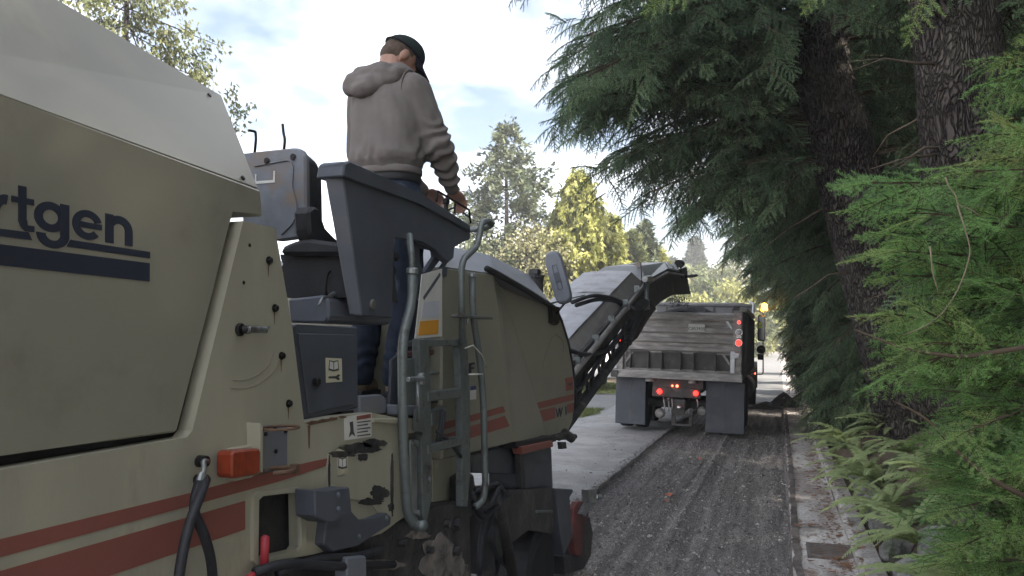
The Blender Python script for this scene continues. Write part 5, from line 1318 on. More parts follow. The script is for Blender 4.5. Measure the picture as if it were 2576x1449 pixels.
for k in range(4):
    tp('board_rib', M_tkd, lambda b: b.box(-.95 + k * .6, -.90 + k * .6, Lb_ - .085, Lb_ - .06, TZ(936), TZ(742), .004), hb_)
tp('tarp_arm', M_alu, lambda b: b.tube([(1.24, Lb_ - .8, TZ(778)), (1.25, Lb_ - .1, TZ(728)), (1.14, Lb_ - .02, TZ(722))], .035, 8, rnd=.1))
tp('corner_mount', M_tkd, lambda b: (b.box(1.0, 1.2, .18, .4, TZ(790), TZ(768), .02), b.box(1.02, 1.17, .2, .36, TZ(768), TZ(762), .03)))
b = MB()
nx_, ny_ = 26, 40
vs = [[b.bm.verts.new((-1.15 + 2.3 * i / nx_, .16 + (Lb_ - .3) * j / ny_, TZ(800) + .30 * math.exp(-(((i / nx_ - .55) / .28) ** 2 + ((j / ny_ - .25) / .3) ** 2)) + .10 * float(vnoise(np.array(i * .9), np.array(j * .9), .8, 4)))) for i in range(nx_ + 1)] for j in range(ny_ + 1)]
for j in range(ny_):
    for i in range(nx_): b.bm.faces.new((vs[j][i], vs[j][i + 1], vs[j + 1][i + 1], vs[j + 1][i]))
o = b.build('millings_load', M_pile, None); o.parent = truck
# light bar under the tail
lb_ = tp('light_bar', M_tkd, lambda b: b.box(TX(1640), TX(1762), .02, .07, TZ(1000), TZ(975), .01))
for px in (1659, 1750):
    tp('tail_lamp', M_tl, lambda b: b.lathe([(.0, -.03), (.036, -.022), (.047, -.008), (.05, .02), (.0, .02)], (TX(px), 0, TZ(987)), 'Y', 18, True), lb_)
for px, r_ in ((1691, .022), (1703, .030)):
    tp('marker_lamp', M_tl2, lambda b: b.lathe([(.0, -.03), (r_ * .8, -.024), (r_, .03), (.0, .03)], (TX(px), .02, TZ(971)), 'Y', 12, True), lb_)
tp('bar_hanger', M_tkd, lambda b: b.box(TX(1642), TX(1768), .03, .10, TZ(975), TZ(953), .005), lb_)
for px in (1633, 1742):
    tp('mount_lug', M_tk, lambda b: b.lathe([(.0, .09), (.07, .07), (.085, .0), (.0, .0)], (TX(px), .0, TZ(962)), 'Z', 12, False))
# mud flaps
for x0, x1, y1 in ((1543, 1621, 1076), (1774, 1868, 1084)):
    fl = tp('mud_flap', M_flap, lambda b: b.box(TX(x0), TX(x1), .12, .135, TZ(y1), TZ(955), .004))
    xm_ = TX((x0 + x1) / 2)
    tp('flap_crease', mat('dried_mud', (.17, .15, .13), .9, var=.3), lambda b: b.tube([(xm_ + .012 * math.sin(k * 1.9), .117, TZ(962) + (TZ(y1 - 16) - TZ(962)) * k / 14) for k in range(15)], .0045, 4), fl)
    tp('flap_rim', M_flap, lambda b: (b.box(TX(x0) + .02, TX(x1) - .02, .114, .12, TZ(y1 - 2), TZ(y1 - 5)),), fl)
# axles, wheels
def twheel(x, y, r_=.51, w=.27, nm='wheel', zc_=None):
    c = (x, y, zc_ if zc_ is not None else r_ + .012)
    wh_ = tp(nm, M_tkd, lambda b: b.lathe([(.0, -w * .3), (r_ * .5, -w * .3), (r_ * .55, -w * .1), (r_ * .55, w * .1), (r_ * .5, w * .3), (.0, w * .3)], c, 'X', 22, False))
    tp('tyre', M_tyre, lambda b: tyre(b, c, r_, r_ * .54, w, 'X', 40), wh_)
    for g in (-.28, 0, .28):
        tp('tread_groove', M_black, lambda b: b.lathe([(r_ * .985, w * g - .008), (r_ * 1.003, w * g - .006), (r_ * 1.003, w * g + .006), (r_ * .985, w * g + .008)], c, 'X', 40, False), wh_)
for y in (.95, 2.35):
    for x in (-1.10, -.79, .79, 1.10):
        twheel(x, y)
    tp('axle', M_tkd, lambda b: (b.cyl((-1.0, y, .53), (1.0, y, .53), .09, 12), b.lathe([(.0, -.28), (.10, -.25), (.18, -.1), (.18, .1), (.1, .25), (.0, .28)], (0, y, .55), 'Y', 16, True)))
for x, z in ((TX(1653), TZ(1048)), (TX(1762), TZ(1037))):
    tp('brake_chamber', M_tk, lambda b: b.lathe([(.0, -.02), (.06, -.02), (.085, .01), (.10, .05), (.10, .09), (.085, .11), (.085, .22), (.0, .22)], (x, .42, z), 'Y', 18, False))
tp('frame_rail', M_tkd, lambda b: (b.box(-.48, -.36, .15, 8.0, .82, 1.10, .01), b.box(.36, .48, .15, 8.0, .82, 1.10, .01), b.box(-.36, .36, .18, .26, .74, 1.05, .01)))
ht = tp('tow_hitch', M_tkd, lambda b: (b.box(-.10, .16, .05, .18, TZ(1042), TZ(1005), .01), b.box(TX(1690), TX(1700), .04, .10, TZ(1072), TZ(1030), .004), b.box(TX(1734), TX(1742), .04, .10, TZ(1072), TZ(1026), .004), b.box(TX(1692), TX(1740), .04, .10, TZ(1048), TZ(1042), .004), b.box(TX(1690), TX(1742), .05, .09, TZ(1072), TZ(1066), .004)))
tp('pintle', M_chrome, lambda b: b.lathe([(.0, .03), (.05, .02), (.07, -.02), (.05, -.06), (.0, -.07)], (TX(1711), .03, TZ(1022)), 'Z', 14, True), ht)
for px, y0, y1 in ((1670, 1005, 1040), (1681, 1002, 1036), (1690, 1004, 1030), (1753, 1002, 1022)):
    tp('air_line', M_tk, lambda b: b.tube([(TX(px), .03, TZ(y0)), (TX(px + 3), .0, TZ((y0 + y1) / 2)), (TX(px + 2), .04, TZ(y1))], .014, 6, rnd=.05))
tp('air_loop', M_tkd, lambda b: b.tube([(TX(1668), .03, TZ(1000)), (TX(1672), .0, TZ(1009)), (TX(1682), .0, TZ(1009)), (TX(1688), .03, TZ(1000))], .012, 6, rnd=.03))
# cab, hood, front wheel, mirrors, beacon
cb = tp('cab', M_cab, lambda b: b.loft([[(-1.05, y, .8), (1.05, y, .8), (1.05, y, zt1), (.98, y, zt1 + .1), (-.98, y, zt1 + .1), (-1.05, y, zt1)] for y, zt1 in ((5.75, 2.6), (5.85, 2.72), (7.1, 2.7), (7.4, 2.0))], bevel=.03))
tp('rear_window', M_glass, lambda b: b.box(-.6, .6, 5.735, 5.755, 2.0, 2.45, .01), cb)
tp('side_window', M_glass, lambda b: b.box(1.045, 1.058, 6.1, 7.0, 1.95, 2.5, .004), cb)
tp('bonnet', M_cab, lambda b: b.loft([[(-.75, y, .8), (.75, y, .8), (.7, y, z_), (-.7, y, z_)] for y, z_ in ((7.35, 1.95), (8.9, 1.75))], bevel=.06), cb)
for s_ in (1, -1):
    fd = tp('fender', M_cab, lambda b: b.loft([[(s_ * x_, 8.1 + .72 * math.cos(a), .55 + .72 * math.sin(a)) for x_, rr in ((.72, 1), (1.27, 1))] + [(s_ * x_, 8.1 + .66 * math.cos(a), .55 + .66 * math.sin(a)) for x_ in (1.27, .72)] for a in np.linspace(-.1, math.pi + .1, 14)]))
    twheel(s_ * 1.10, 8.1, .52, .30)
    mrr = tp('mirror', M_bolt, lambda b: b.box(s_ * 1.40 - .10, s_ * 1.40 + .10, 6.95, 7.05, 1.85, 2.55, .03), cb)
    tp('mirror_glass', M_glass, lambda b: b.box(s_ * 1.40 - .085, s_ * 1.40 + .085, 6.942, 6.95, 1.88, 2.52, .004), mrr)
    tp('spot_mirror', M_bolt, lambda b: (b.lathe([(.0, -.06), (.11, -.04), (.12, .0), (.0, .06)], (s_ * 1.40, 6.98, 1.62), 'Y', 16, True), b.box(s_ * 1.40 - .09, s_ * 1.40 + .06, 6.95, 7.02, 1.34, 1.50, .02)), mrr)
    tp('mirror_stay', M_chrome, lambda b: b.tube([(s_ * 1.05, 6.9, 2.66), (s_ * 1.44, 7.0, 2.66), (s_ * 1.46, 7.0, .95), (s_ * 1.05, 6.95, .95)], .018, 8, rnd=.08), mrr)
tp('hi_vis_patch', mat('hi_vis', (.55, .75, .05), .6, var=.1), lambda b: (b.box(1.335, 1.40, 6.934, 6.941, 2.28, 2.36), b.box(1.33, 1.42, 6.934, 6.941, 2.20, 2.26)), cb)
bc = tp('beacon', M_beacon, lambda b: b.lathe([(.0, .20), (.05, .19), (.075, .15), (.085, .0), (.0, .0)], (1.47, 7.0, 2.68), 'Z', 16, True), cb)
tp('marker_lamp', mat('amber_marker', (.8, .3, .03), .3, emit=(1, .35, .03), estr=.6), lambda b: b.box(1.235, 1.25, 4.9, 5.0, 1.75, 1.82, .01))
tp('fuel_tank', M_tkd, lambda b: b.cyl((1.0, 4.2, .72), (1.0, 5.6, .72), .30, 18, .02))
tp('red_marker', M_tl2, lambda b: b.box(1.285, 1.30, 5.6, 5.66, 1.0, 1.05))

# ================================================================== PARKED SUV
M_wp = mat('white_car_paint', (.72, .72, .72), .25, var=.03, spec=.6, coat=.5)
suv = thing('parked_car', 'white sport utility car parked on the drive beyond the lawn', 'car', (-6.9, 30.2, .03))
suv.rotation_euler = (0, 0, R(-152))
def sp(name, m, fn, parent=None):
    b = MB(); fn(b); o = b.build(name, m, None); o.parent = parent or suv; return o
prof = [(-2.3, .45), (-2.32, .95), (-2.15, 1.05), (-1.0, 1.12), (-.95, 1.12), (2.1, 1.15), (2.3, 1.05), (2.32, .45)]
sp('body', M_wp, lambda b: b.loft([[(sx * x_, y, z) for sx, x_, y, z in ((1, w_, y_, z_) for y_, z_ in ())] or [(w_ * (1 if abs(y) < 2 else .92), y, z) for y, z in prof] for w_ in (-.93, .93)], bevel=.05))
sp('cabin', M_wp, lambda b: b.loft([[(-.86 * t_, y0_, z_), (.86 * t_, y0_, z_), (.86 * t_, y1_, z_), (-.86 * t_, y1_, z_)] for z_, y0_, y1_, t_ in ((1.10, -1.05, 2.2, 1.0), (1.72, -.15, 1.95, .84), (1.78, .05, 1.8, .78))], bevel=.03))
sp('windscreen', M_glass, lambda b: b.prism([(-.76, -.98, 1.17), (.76, -.98, 1.17), (.66, -.24, 1.68), (-.66, -.24, 1.68)], (0, -.03, .02)))
for s_ in (1, -1):
    sp('side_window', M_glass, lambda b: (b.prism([(s_ * .87, -.7, 1.17), (s_ * .87, .55, 1.17), (s_ * .76, .55, 1.64), (s_ * .76, -.1, 1.64)], (s_ * .012, 0, 0)),))
    sp('side_window', M_glass, lambda b: (b.prism([(s_ * .87, .65, 1.17), (s_ * .87, 1.9, 1.17), (s_ * .76, 1.75, 1.64), (s_ * .76, .65, 1.64)], (s_ * .012, 0, 0)),))
    sp('door_mirror', M_wp, lambda b: b.box(s_ * 1.05 - .12, s_ * 1.05 + .12, -.72, -.58, 1.10, 1.28, .05))
    sp('headlamp', M_lens, lambda b: b.box(s_ * .70 - .2, s_ * .70 + .2, -2.36, -2.2, .78, .93, .03))
    for y in (-1.4, 1.4):
        c = (s_ * .84, y, .36)
        w_ = sp('wheel', M_chrome, lambda b: b.lathe([(.0, -.09), (.22, -.09), (.22, .09), (.0, .09)], c, 'X', 18, False)); sp('tyre', M_tyre, lambda b: tyre(b, c, .36, .22, .24), w_)
sp('grille', M_bolt, lambda b: b.box(-.42, .42, -2.36, -2.3, .62, .90, .02))
sp('bumper', M_bolt, lambda b: b.box(-.88, .88, -2.40, -2.28, .34, .58, .04))
sp('front_plate', M_white, lambda b: b.box(-.16, .16, -2.42, -2.40, .46, .58))
# ================================================================== VEGETATION
def nrmz(v): return v / np.maximum(np.linalg.norm(v, axis=-1, keepdims=True), 1e-9)
def strip(pts, r):
    """thin stem: two crossed ribbons along a polyline -> triangles"""
    pts = np.asarray(pts, float); out = []
    t = nrmz(np.gradient(pts, axis=0))
    for ref in (np.array([0.02, 0.1, 1.0]), np.array([0.3, 1.0, 0.1])):
        n = nrmz(np.cross(t, ref))
        rr = np.linspace(r, r * 0.35, len(pts))[:, None]
        a, b = pts + n * rr, pts - n * rr
        out.append(np.stack([a[:-1], b[:-1], b[1:]], 1)); out.append(np.stack([a[:-1], b[1:], a[1:]], 1))
    return np.concatenate(out)
def spray(L, n_tw, tw, nl, nw, gap, droop=0.12, hang=0.15, seed=0, flat=0.35):
    """needled twig along +X lying near the XY plane; returns triangles and material index (0 needle, 1 stem)"""
    rg = np.random.default_rng(seed)
    lines = [np.stack([np.linspace(0, L, 9), 0.03 * L * np.sin(np.linspace(0, 3, 9) + seed), -droop * L * (np.linspace(0, 1, 9) ** 1.7)], -1)]
    for i in range(n_tw):
        s = (0.06 + 0.86 * (i + rg.uniform(0, .6)) / n_tw)
        p0 = np.array([np.interp(s, np.linspace(0, 1, 9), lines[0][:, k]) for k in range(3)])
        sd = 1 if i % 2 else -1
        ang = R(rg.uniform(42, 62)); ln = tw * (1.05 - s * 0.75) * rg.uniform(.65, 1.15)
        d = np.array([math.cos(ang), sd * math.sin(ang), rg.uniform(-flat, flat * .6)])
        u = np.linspace(0, 1, 6)[:, None]
        lines.append(p0 + d * ln * u + np.array([0.06 * ln, 0, -hang * ln]) * u ** 2)
    T, I = [], []
    for li, ln in enumerate(lines):
        seg = np.linalg.norm(np.diff(ln, axis=0), axis=1); tot = seg.sum(); cum = np.concatenate([[0], np.cumsum(seg)])
        n = max(3, int(tot / gap))
        s = np.linspace(0.02 * tot if li else .15 * tot, tot, n)
        P = np.stack([np.interp(s, cum, ln[:, k]) for k in range(3)], -1)
        t = nrmz(np.stack([np.interp(s, cum, np.gradient(ln[:, k])) for k in range(3)], -1))
        side = nrmz(np.cross(t, np.array([0, 0, 1.0])))
        up = np.cross(side, t)
        for sg in (1, -1, 0):
            if sg == 0:
                m_ = rg.random(n) < .55
            else:
                m_ = np.ones(n, bool)
            q = rg.uniform(.55, .95, (n, 1)); e = rg.normal(.12, .28, (n, 1)) if sg else rg.uniform(.3, .8, (n, 1))
            d = nrmz(t * (1.05 - q) * 1.6 + side * sg * q + up * e)
            l_ = nl * rg.uniform(.7, 1.15, (n, 1)) * np.clip(1.25 - .5 * (s / tot)[:, None], .6, 1)
            w = nrmz(np.cross(d, rg.normal(0, 1, (n, 3)))) * nw / 2
            w = np.where(rg.random((n, 1)) < .7, t * nw / 2, w)
            T.append(np.stack([P - w, P + w, P + d * l_], 1)[m_]); I.append(np.zeros(m_.sum(), int))
        tr = strip(ln, nw * (0.9 if li else 1.6)); T.append(tr); I.append(np.ones(len(tr), int))
    return np.concatenate(T), np.concatenate(I)
def frames(d, up, roll):
    """rotation matrices with X along d"""
    x = nrmz(d); y = nrmz(np.cross(up, x)); z = np.cross(x, y)
    c, s = np.cos(roll)[:, None], np.sin(roll)[:, None]
    y2, z2 = y * c + z * s, -y * s + z * c
    return np.stack([x, y2, z2], -1)
TEMPL = {}
def template(tm, leaf, stem):
    """an unlinked object that carries one spray; crowns place it many times"""
    key = (id(tm), leaf.name)
    if key not in TEMPL:
        o = soup('needle_spray', tm[0], [leaf, stem], None, tm[1]); COL.objects.unlink(o)
        TEMPL[key] = (o, tm)
    return TEMPL[key][0]
def instancer(objs):
    ng = bpy.data.node_groups.new('sprays', 'GeometryNodeTree')
    ng.interface.new_socket('Geometry', in_out='INPUT', socket_type='NodeSocketGeometry'); ng.interface.new_socket('Geometry', in_out='OUTPUT', socket_type='NodeSocketGeometry')
    N, L = ng.nodes, ng.links
    gi, go = N.new('NodeGroupInput'), N.new('NodeGroupOutput'); jn = N.new('GeometryNodeJoinGeometry')
    def attr(nm, ty):
        a_ = N.new('GeometryNodeInputNamedAttribute'); a_.data_type = ty; a_.inputs['Name'].default_value = nm
        return [o for o in a_.outputs if o.enabled and o.name == 'Attribute'][0]
    rot, scl, idx = attr('rot', 'QUATERNION'), attr('scl', 'FLOAT'), attr('idx', 'INT')
    L.new(gi.outputs[0], jn.inputs[0])
    for k, o in enumerate(objs):
        cp = N.new('FunctionNodeCompare'); cp.data_type = 'INT'; cp.operation = 'EQUAL'
        ii = [i for i in cp.inputs if i.enabled]; L.new(idx, ii[0]); ii[1].default_value = k
        oi = N.new('GeometryNodeObjectInfo'); oi.inputs['Object'].default_value = o
        ip = N.new('GeometryNodeInstanceOnPoints')
        L.new(gi.outputs[0], ip.inputs['Points']); L.new(cp.outputs[0], ip.inputs['Selection']); L.new(oi.outputs['Geometry'], ip.inputs['Instance'])
        L.new(rot, ip.inputs['Rotation']); L.new(scl, ip.inputs['Scale']); L.new(ip.outputs[0], jn.inputs[0])
    L.new(jn.outputs[0], go.inputs[0])
    return ng
class Foliage:
    def __init__(s): s.T, s.I, s.C, s.P, s.tm = [], [], [], [], []
    def put(s, tmpl, pos, d, scale, roll, tint, up=(0, 0, 1)):
        n = len(pos)
        if not n: return
        M = frames(np.asarray(d, float), np.broadcast_to(np.asarray(up, float), (n, 3)), np.asarray(roll, float))
        if not any(t is tmpl for t in s.tm): s.tm.append(tmpl)
        k = [i for i, t in enumerate(s.tm) if t is tmpl][0]
        s.P.append((np.asarray(pos, float), M, np.asarray(scale, float), np.asarray(tint, float), np.full(n, k)))
    def raw(s, T, idx, tint):
        s.T.append(np.asarray(T, np.float32)); s.I.append(np.full(len(T), idx)); s.C.append(np.full(len(T), tint) if np.isscalar(tint) else tint)
    def build(s, name, mats, parent):
        if not s.P:
            o = soup(name, np.concatenate(s.T), mats, parent, np.concatenate(s.I), np.clip(np.concatenate(s.C), 0, 1))
            o['kind'] = 'stuff'
            return o
        T = np.concatenate(s.T).reshape(-1, 3)
        pos = np.concatenate([p[0] for p in s.P]); M = np.concatenate([p[1] for p in s.P]); sc = np.concatenate([p[2] for p in s.P]); ti = np.clip(np.concatenate([p[3] for p in s.P]), 0, 1); ix = np.concatenate([p[4] for p in s.P])
        q = np.zeros((len(pos), 4))
        tr = np.trace(M, axis1=1, axis2=2)
        q[:, 0] = np.sqrt(np.maximum(0, 1 + tr)) / 2
        for k, (a_, b_) in enumerate(((2, 1), (0, 2), (1, 0))):
            v = 1 + 2 * M[:, k, k] - tr
            q[:, k + 1] = np.copysign(np.sqrt(np.maximum(0, v)) / 2, M[:, a_, b_] - M[:, b_, a_])
        q /= np.linalg.norm(q, axis=1, keepdims=True)
        nt, npnt = len(T), len(pos)
        me = bpy.data.meshes.new(name)
        me.vertices.add(nt + npnt); me.vertices.foreach_set('co', np.concatenate([T, pos]).astype(np.float32).reshape(-1))
        nf = nt // 3
        me.loops.add(nt); me.loops.foreach_set('vertex_index', np.arange(nt, dtype=np.int32))
        me.polygons.add(nf); me.polygons.foreach_set('loop_start', np.arange(0, nt, 3, dtype=np.int32))
        me.polygons.foreach_set('material_index', np.full(nf, 0, np.int32))
        def at(nm, ty, vals, key, w):
            a_ = me.attributes.new(nm, ty, 'POINT'); a_.data.foreach_set(key, vals.astype(np.int32 if ty == 'INT' else np.float32).reshape(-1))
        at('rot', 'QUATERNION', np.concatenate([np.tile([1.0, 0, 0, 0], (nt, 1)), q]), 'value', 4)
        at('scl', 'FLOAT', np.concatenate([np.zeros(nt), sc]), 'value', 1)
        at('tint', 'FLOAT', np.concatenate([np.zeros(nt), ti]), 'value', 1)
        at('idx', 'INT', np.concatenate([np.full(nt, -1), ix]), 'value', 1)
        me.update(calc_edges=True); me.materials.append(mats[1])
        o = link(bpy.data.objects.new(name, me), parent); o['kind'] = 'stuff'
        md = o.modifiers.new('sprays', 'NODES'); md.node_group = instancer([template(t, mats[0], mats[1]) for t in s.tm])
        return o

def bark_mat():
    """thick scaly bark: plates with raised middles and dark cracks, drawn out along the trunk"""
    m = bpy.data.materials.new('fir_bark'); m.use_nodes = True
    N, L = m.node_tree.nodes, m.node_tree.links; bs = N['Principled BSDF']; bs.inputs['Roughness'].default_value = .95; bs.inputs['Specular IOR Level'].default_value = .15
    tcn = N.new('ShaderNodeTexCoord'); mp = N.new('ShaderNodeMapping'); mp.inputs['Scale'].default_value = (1, 1, .36); L.new(tcn.outputs['Object'], mp.inputs['Vector'])
    nz = N.new('ShaderNodeTexNoise'); nz.inputs['Scale'].default_value = 4; nz.inputs['Detail'].default_value = 5; L.new(mp.outputs[0], nz.inputs['Vector'])
    mixv = N.new('ShaderNodeVectorMath'); mixv.operation = 'MULTIPLY_ADD'; mixv.inputs[1].default_value = (.30, .30, .40); L.new(nz.outputs['Color'], mixv.inputs[0]); L.new(mp.outputs[0], mixv.inputs[2])
    vo = N.new('ShaderNodeTexVoronoi'); vo.feature = 'DISTANCE_TO_EDGE'; vo.inputs['Scale'].default_value = 26; L.new(mixv.outputs[0], vo.inputs['Vector'])
    n2_ = N.new('ShaderNodeTexNoise'); n2_.inputs['Scale'].default_value = 55; n2_.inputs['Detail'].default_value = 5; L.new(mp.outputs[0], n2_.inputs['Vector'])
    rp = N.new('ShaderNodeValToRGB'); rp.color_ramp.elements[0].position = .0; rp.color_ramp.elements[1].position = .22; L.new(vo.outputs['Distance'], rp.inputs[0])
    hh = N.new('ShaderNodeMath'); hh.operation = 'MULTIPLY_ADD'; hh.inputs[1].default_value = .35; L.new(n2_.outputs['Fac'], hh.inputs[0]); L.new(rp.outputs[0], hh.inputs[2])
    bp = N.new('ShaderNodeBump'); bp.inputs['Strength'].default_value = 1; bp.inputs['Distance'].default_value = .06; L.new(hh.outputs[0], bp.inputs['Height']); L.new(bp.outputs[0], bs.inputs['Normal'])
    c1 = N.new('ShaderNodeValToRGB'); c1.color_ramp.elements[0].position = .1; c1.color_ramp.elements[1].position = 1.2 / 1.35
    c1.color_ramp.elements[0].color = (.016, .012, .010, 1); c1.color_ramp.elements[1].color = (.085, .073, .066, 1); L.new(hh.outputs[0], c1.inputs[0])
    n3 = N.new('ShaderNodeTexNoise'); n3.inputs['Scale'].default_value = 1.6; n3.inputs['Detail'].default_value = 6; L.new(tcn.outputs['Object'], n3.inputs['Vector'])
    r3 = N.new('ShaderNodeValToRGB'); r3.color_ramp.elements[0].position = .52; r3.color_ramp.elements[1].position = .70; L.new(n3.outputs['Fac'], r3.inputs[0])
    mx = N.new('ShaderNodeMixRGB'); mx.blend_type = 'ADD'; mx.inputs[2].default_value = (.06, .058, .045, 1); L.new(r3.outputs[0], mx.inputs[0]); L.new(c1.outputs[0], mx.inputs[1]); L.new(mx.outputs[0], bs.inputs['Base Color'])
    return m
M_bark = bark_mat()
M_twig = mat('dead_twig', (0.12, 0.09, 0.065), .9, var=.3)
M_stem = mat('twig_bark', (0.075, 0.055, 0.035), .9, var=.3)
M_fir_dark = leafmat('old_fir_needles', (0.085, 0.165, 0.088), (0.28, 0.43, 0.225), trans=.34, inst=True)
M_fir_young = leafmat('young_fir_needles', (0.075, 0.175, 0.065), (0.23, 0.43, 0.125), trans=.38, inst=True, c3=(.37, .45, .15))
M_spruce = leafmat('far_spruce_needles', (0.045, 0.065, 0.038), (0.15, 0.165, 0.09), trans=.2)
M_cedar = leafmat('golden_cedar_sprays', (0.135, 0.148, 0.038), (0.36, 0.355, 0.095), trans=.3)
M_pale = leafmat('pale_willow_leaves', (0.13, 0.13, 0.07), (0.30, 0.28, 0.15), trans=.3)
M_leaf = leafmat('far_green_leaves', (0.06, 0.085, 0.03), (0.21, 0.22, 0.085), trans=.3)
M_yellow = leafmat('yellowing_leaves', (0.16, 0.17, 0.055), (0.36, 0.35, 0.13), trans=.3)
M_farfir = leafmat('distant_fir_needles', (0.04, 0.055, 0.04), (0.085, 0.105, 0.07), trans=.2)
M_hedge = leafmat('hedge_leaves', (0.035, 0.06, 0.02), (0.11, 0.14, 0.05), trans=.2)
M_fern = leafmat('fern_leaf', (0.19, 0.27, 0.10), (0.47, 0.54, 0.26), trans=.3)

def trunk_mesh(parent, axis_pts, radii, nu=56, nv=150, relief=0.055, name='trunk', m=None, seed=1):
    ap = np.asarray(axis_pts, float); tt = np.linspace(0, 1, len(ap))
    V, Fc = [], []
    vv = np.linspace(0, 1, nv)
    for j, v in enumerate(vv):
        c = np.array([np.interp(v, tt, ap[:, k]) for k in range(3)]); r = np.interp(v, tt, radii)
        a = np.linspace(0, 2 * np.pi, nu, endpoint=False)
        ca, sa = np.cos(a), np.sin(a)
        n1_ = vnoise(ca * 5 + 7 * seed + sa * 3, sa * 5 + c[2] * 0.9, 1.6, seed); n2_ = vnoise(ca * 9 + sa * 4, sa * 9 + c[2] * 2.2, 1.9, seed + 3)
        ridge = (1 - 2 * np.abs(n1_)) * .6 + (1 - 2 * np.abs(n2_)) * .5
        rr = r * (1 + relief * (ridge - .6) + 0.06 * vnoise(ca + seed, sa + c[2] * .3, 1.0, seed))
        for k in range(nu): V.append((c[0] + rr[k] * ca[k], c[1] + rr[k] * sa[k], c[2]))
        if j:
            b0 = (j - 1) * nu; b1 = j * nu
            for k in range(nu): Fc.append((b0 + k, b0 + (k + 1) % nu, b1 + (k + 1) % nu, b1 + k))
    me = bpy.data.meshes.new(name); me.from_pydata(V, [], Fc); me.materials.append(m or M_bark)
    return link(bpy.data.objects.new(name, me), parent)

SP_MID = [spray(0.95, 15, 0.36, 0.046, 0.011, 0.016, .28, .5, s) for s in range(4)]
SP_FAR = [spray(1.0, 12, 0.40, 0.075, 0.020, 0.036, .28, .5, s + 10) for s in range(4)]
SP_COARSE = [spray(1.2, 7, 0.5, 0.17, 0.07, 0.13, .25, .4, s + 20) for s in range(3)]
REACH_Z = [0.4, 1.0, 2.0, 3.0, 3.8, 4.7, 6.0, 9.0, 14.0, 20.0]
REACH = [1.7, 1.9, 2.0, 2.1, 2.6, 3.5, 4.2, 3.6, 2.2, 0.4]
def bough_tree(name, label, base, lean, H, r0, zlo, zfine, templ, n_fine, n_coarse, skip=None, seed=0, reach=1.0, twigs=0, side=None, group='firs along the right-hand bank', density=1.0, coarse=.45, sag=1.0, barkres=(40, 60)):
    """tall roadside fir: furrowed trunk, long drooping boughs carrying needled sprays"""
    rg = np.random.default_rng(seed)
    gz = float(ground_z(np.array(base[0]), np.array(base[1])))
    t = thing(name, label, 'tree', (base[0], base[1], gz), group)
    zz = np.array([gz - .2, gz + .5, 3, 5.5, H * .6, H])
    lx = lambda z: min(max(z - gz, -.3), 4.6)
    ax = [(base[0] + lean[0] * lx(z), base[1] + lean[1] * lx(z), z) for z in zz]
    trunk_mesh(t, ax, [r0 * 1.22, r0 * 1.05, r0 * .95, r0 * .82, r0 * .5, .03], barkres[0], barkres[1], seed=seed + 1)
    fo = Foliage()
    def one(z, az, Lb, tm, gap, sc, sub=True):
        p0 = np.array([base[0] + lean[0] * lx(z), base[1] + lean[1] * lx(z), z])
        d = np.array([math.cos(az), math.sin(az), 0.0])
        rise = rg.uniform(.02, .22); dr = rg.uniform(.25, .48) * sag
        u = np.linspace(0, 1, 9)
        pts = p0 + d * (Lb * u)[:, None] + np.array([0, 0, 1.0]) * (Lb * (rise * u - dr * u ** 2))[:, None] + np.cross(d, [0, 0, 1.0]) * (0.05 * Lb * np.sin(u * 3 + az))[:, None]
        fo.raw(strip(pts, .012 + .006 * Lb), 1, .5)
        ns = max(4, int(Lb * .82 / gap))
        s = np.linspace(.16 if Lb < 2 else .22, 1.0, ns)
        P = np.stack([np.interp(s, u, pts[:, k]) for k in range(3)], -1)
        tg = nrmz(np.stack([np.interp(s, u, np.gradient(pts[:, k])) for k in range(3)], -1))
        sd_ = nrmz(np.cross(tg, [0, 0, 1.0]))
        base_t = rg.uniform(.15, .75)
        for sg in (-1, 1):
            k = rg.random(ns) < .95
            ang = rg.uniform(.35, 1.3, ns)[:, None]
            dd = tg * np.cos(ang) + sd_ * sg * np.sin(ang) + np.array([0, 0, -1.0]) * rg.uniform(-.15, .95, ns)[:, None]
            ti = rg.integers(0, len(tm))
            size = sc * np.clip(1.15 - s * .6, .45, 1) * rg.uniform(.65, 1.15, ns) * min(1.0, .45 + Lb * .2)
            fo.put(tm[ti], P[k], dd[k], size[k], rg.normal(0, .5, ns)[k], np.clip(base_t + rg.normal(0, .18, ns), 0, 1)[k])
        fo.put(tm[0], P[-1:], tg[-1:], [sc * .55], [0.0], [base_t])
        if sub:
            for j, sj in enumerate(np.linspace(.28, .92, max(4, int(Lb * 2.2)))):
                sg = 1 if j % 2 else -1
                pj = np.array([np.interp(sj, u, pts[:, k]) for k in range(3)]); tj = nrmz(np.array([np.interp(sj, u, np.gradient(pts[:, k])) for k in range(3)])); sj_ = nrmz(np.cross(tj, [0, 0, 1.0]))
                a_ = rg.uniform(.6, 1.1); dj = tj * math.cos(a_) + sj_ * sg * math.sin(a_) + np.array([0, 0, rg.uniform(-.45, .05)]); lj = Lb * .42 * (1.15 - sj) * rg.uniform(.6, 1.2) + .15
                m_ = max(2, int(lj / (gap * .9)))
                w_ = (np.arange(m_) + .7) / m_
                Pj = pj + dj * (lj * w_)[:, None] + np.array([0, 0, -.25]) * (lj * w_ ** 2)[:, None]
                fo.raw(strip(np.stack([pj, Pj[-1]]), .006), 1, .5)
                sgn = np.where(np.arange(m_) % 2, 1, -1)[:, None]
                sdj = nrmz(np.cross(dj, [0, 0, 1.0]))
                dd = dj * .75 + sdj * sgn * .6 + rg.normal(0, .22, (m_, 3)) + np.array([0, 0, -.12])
                fo.put(tm[rg.integers(len(tm))], Pj, dd, sc * rg.uniform(.45, .8, m_), rg.normal(0, .5, m_), np.clip(base_t + rg.normal(0, .16, m_), 0, 1))
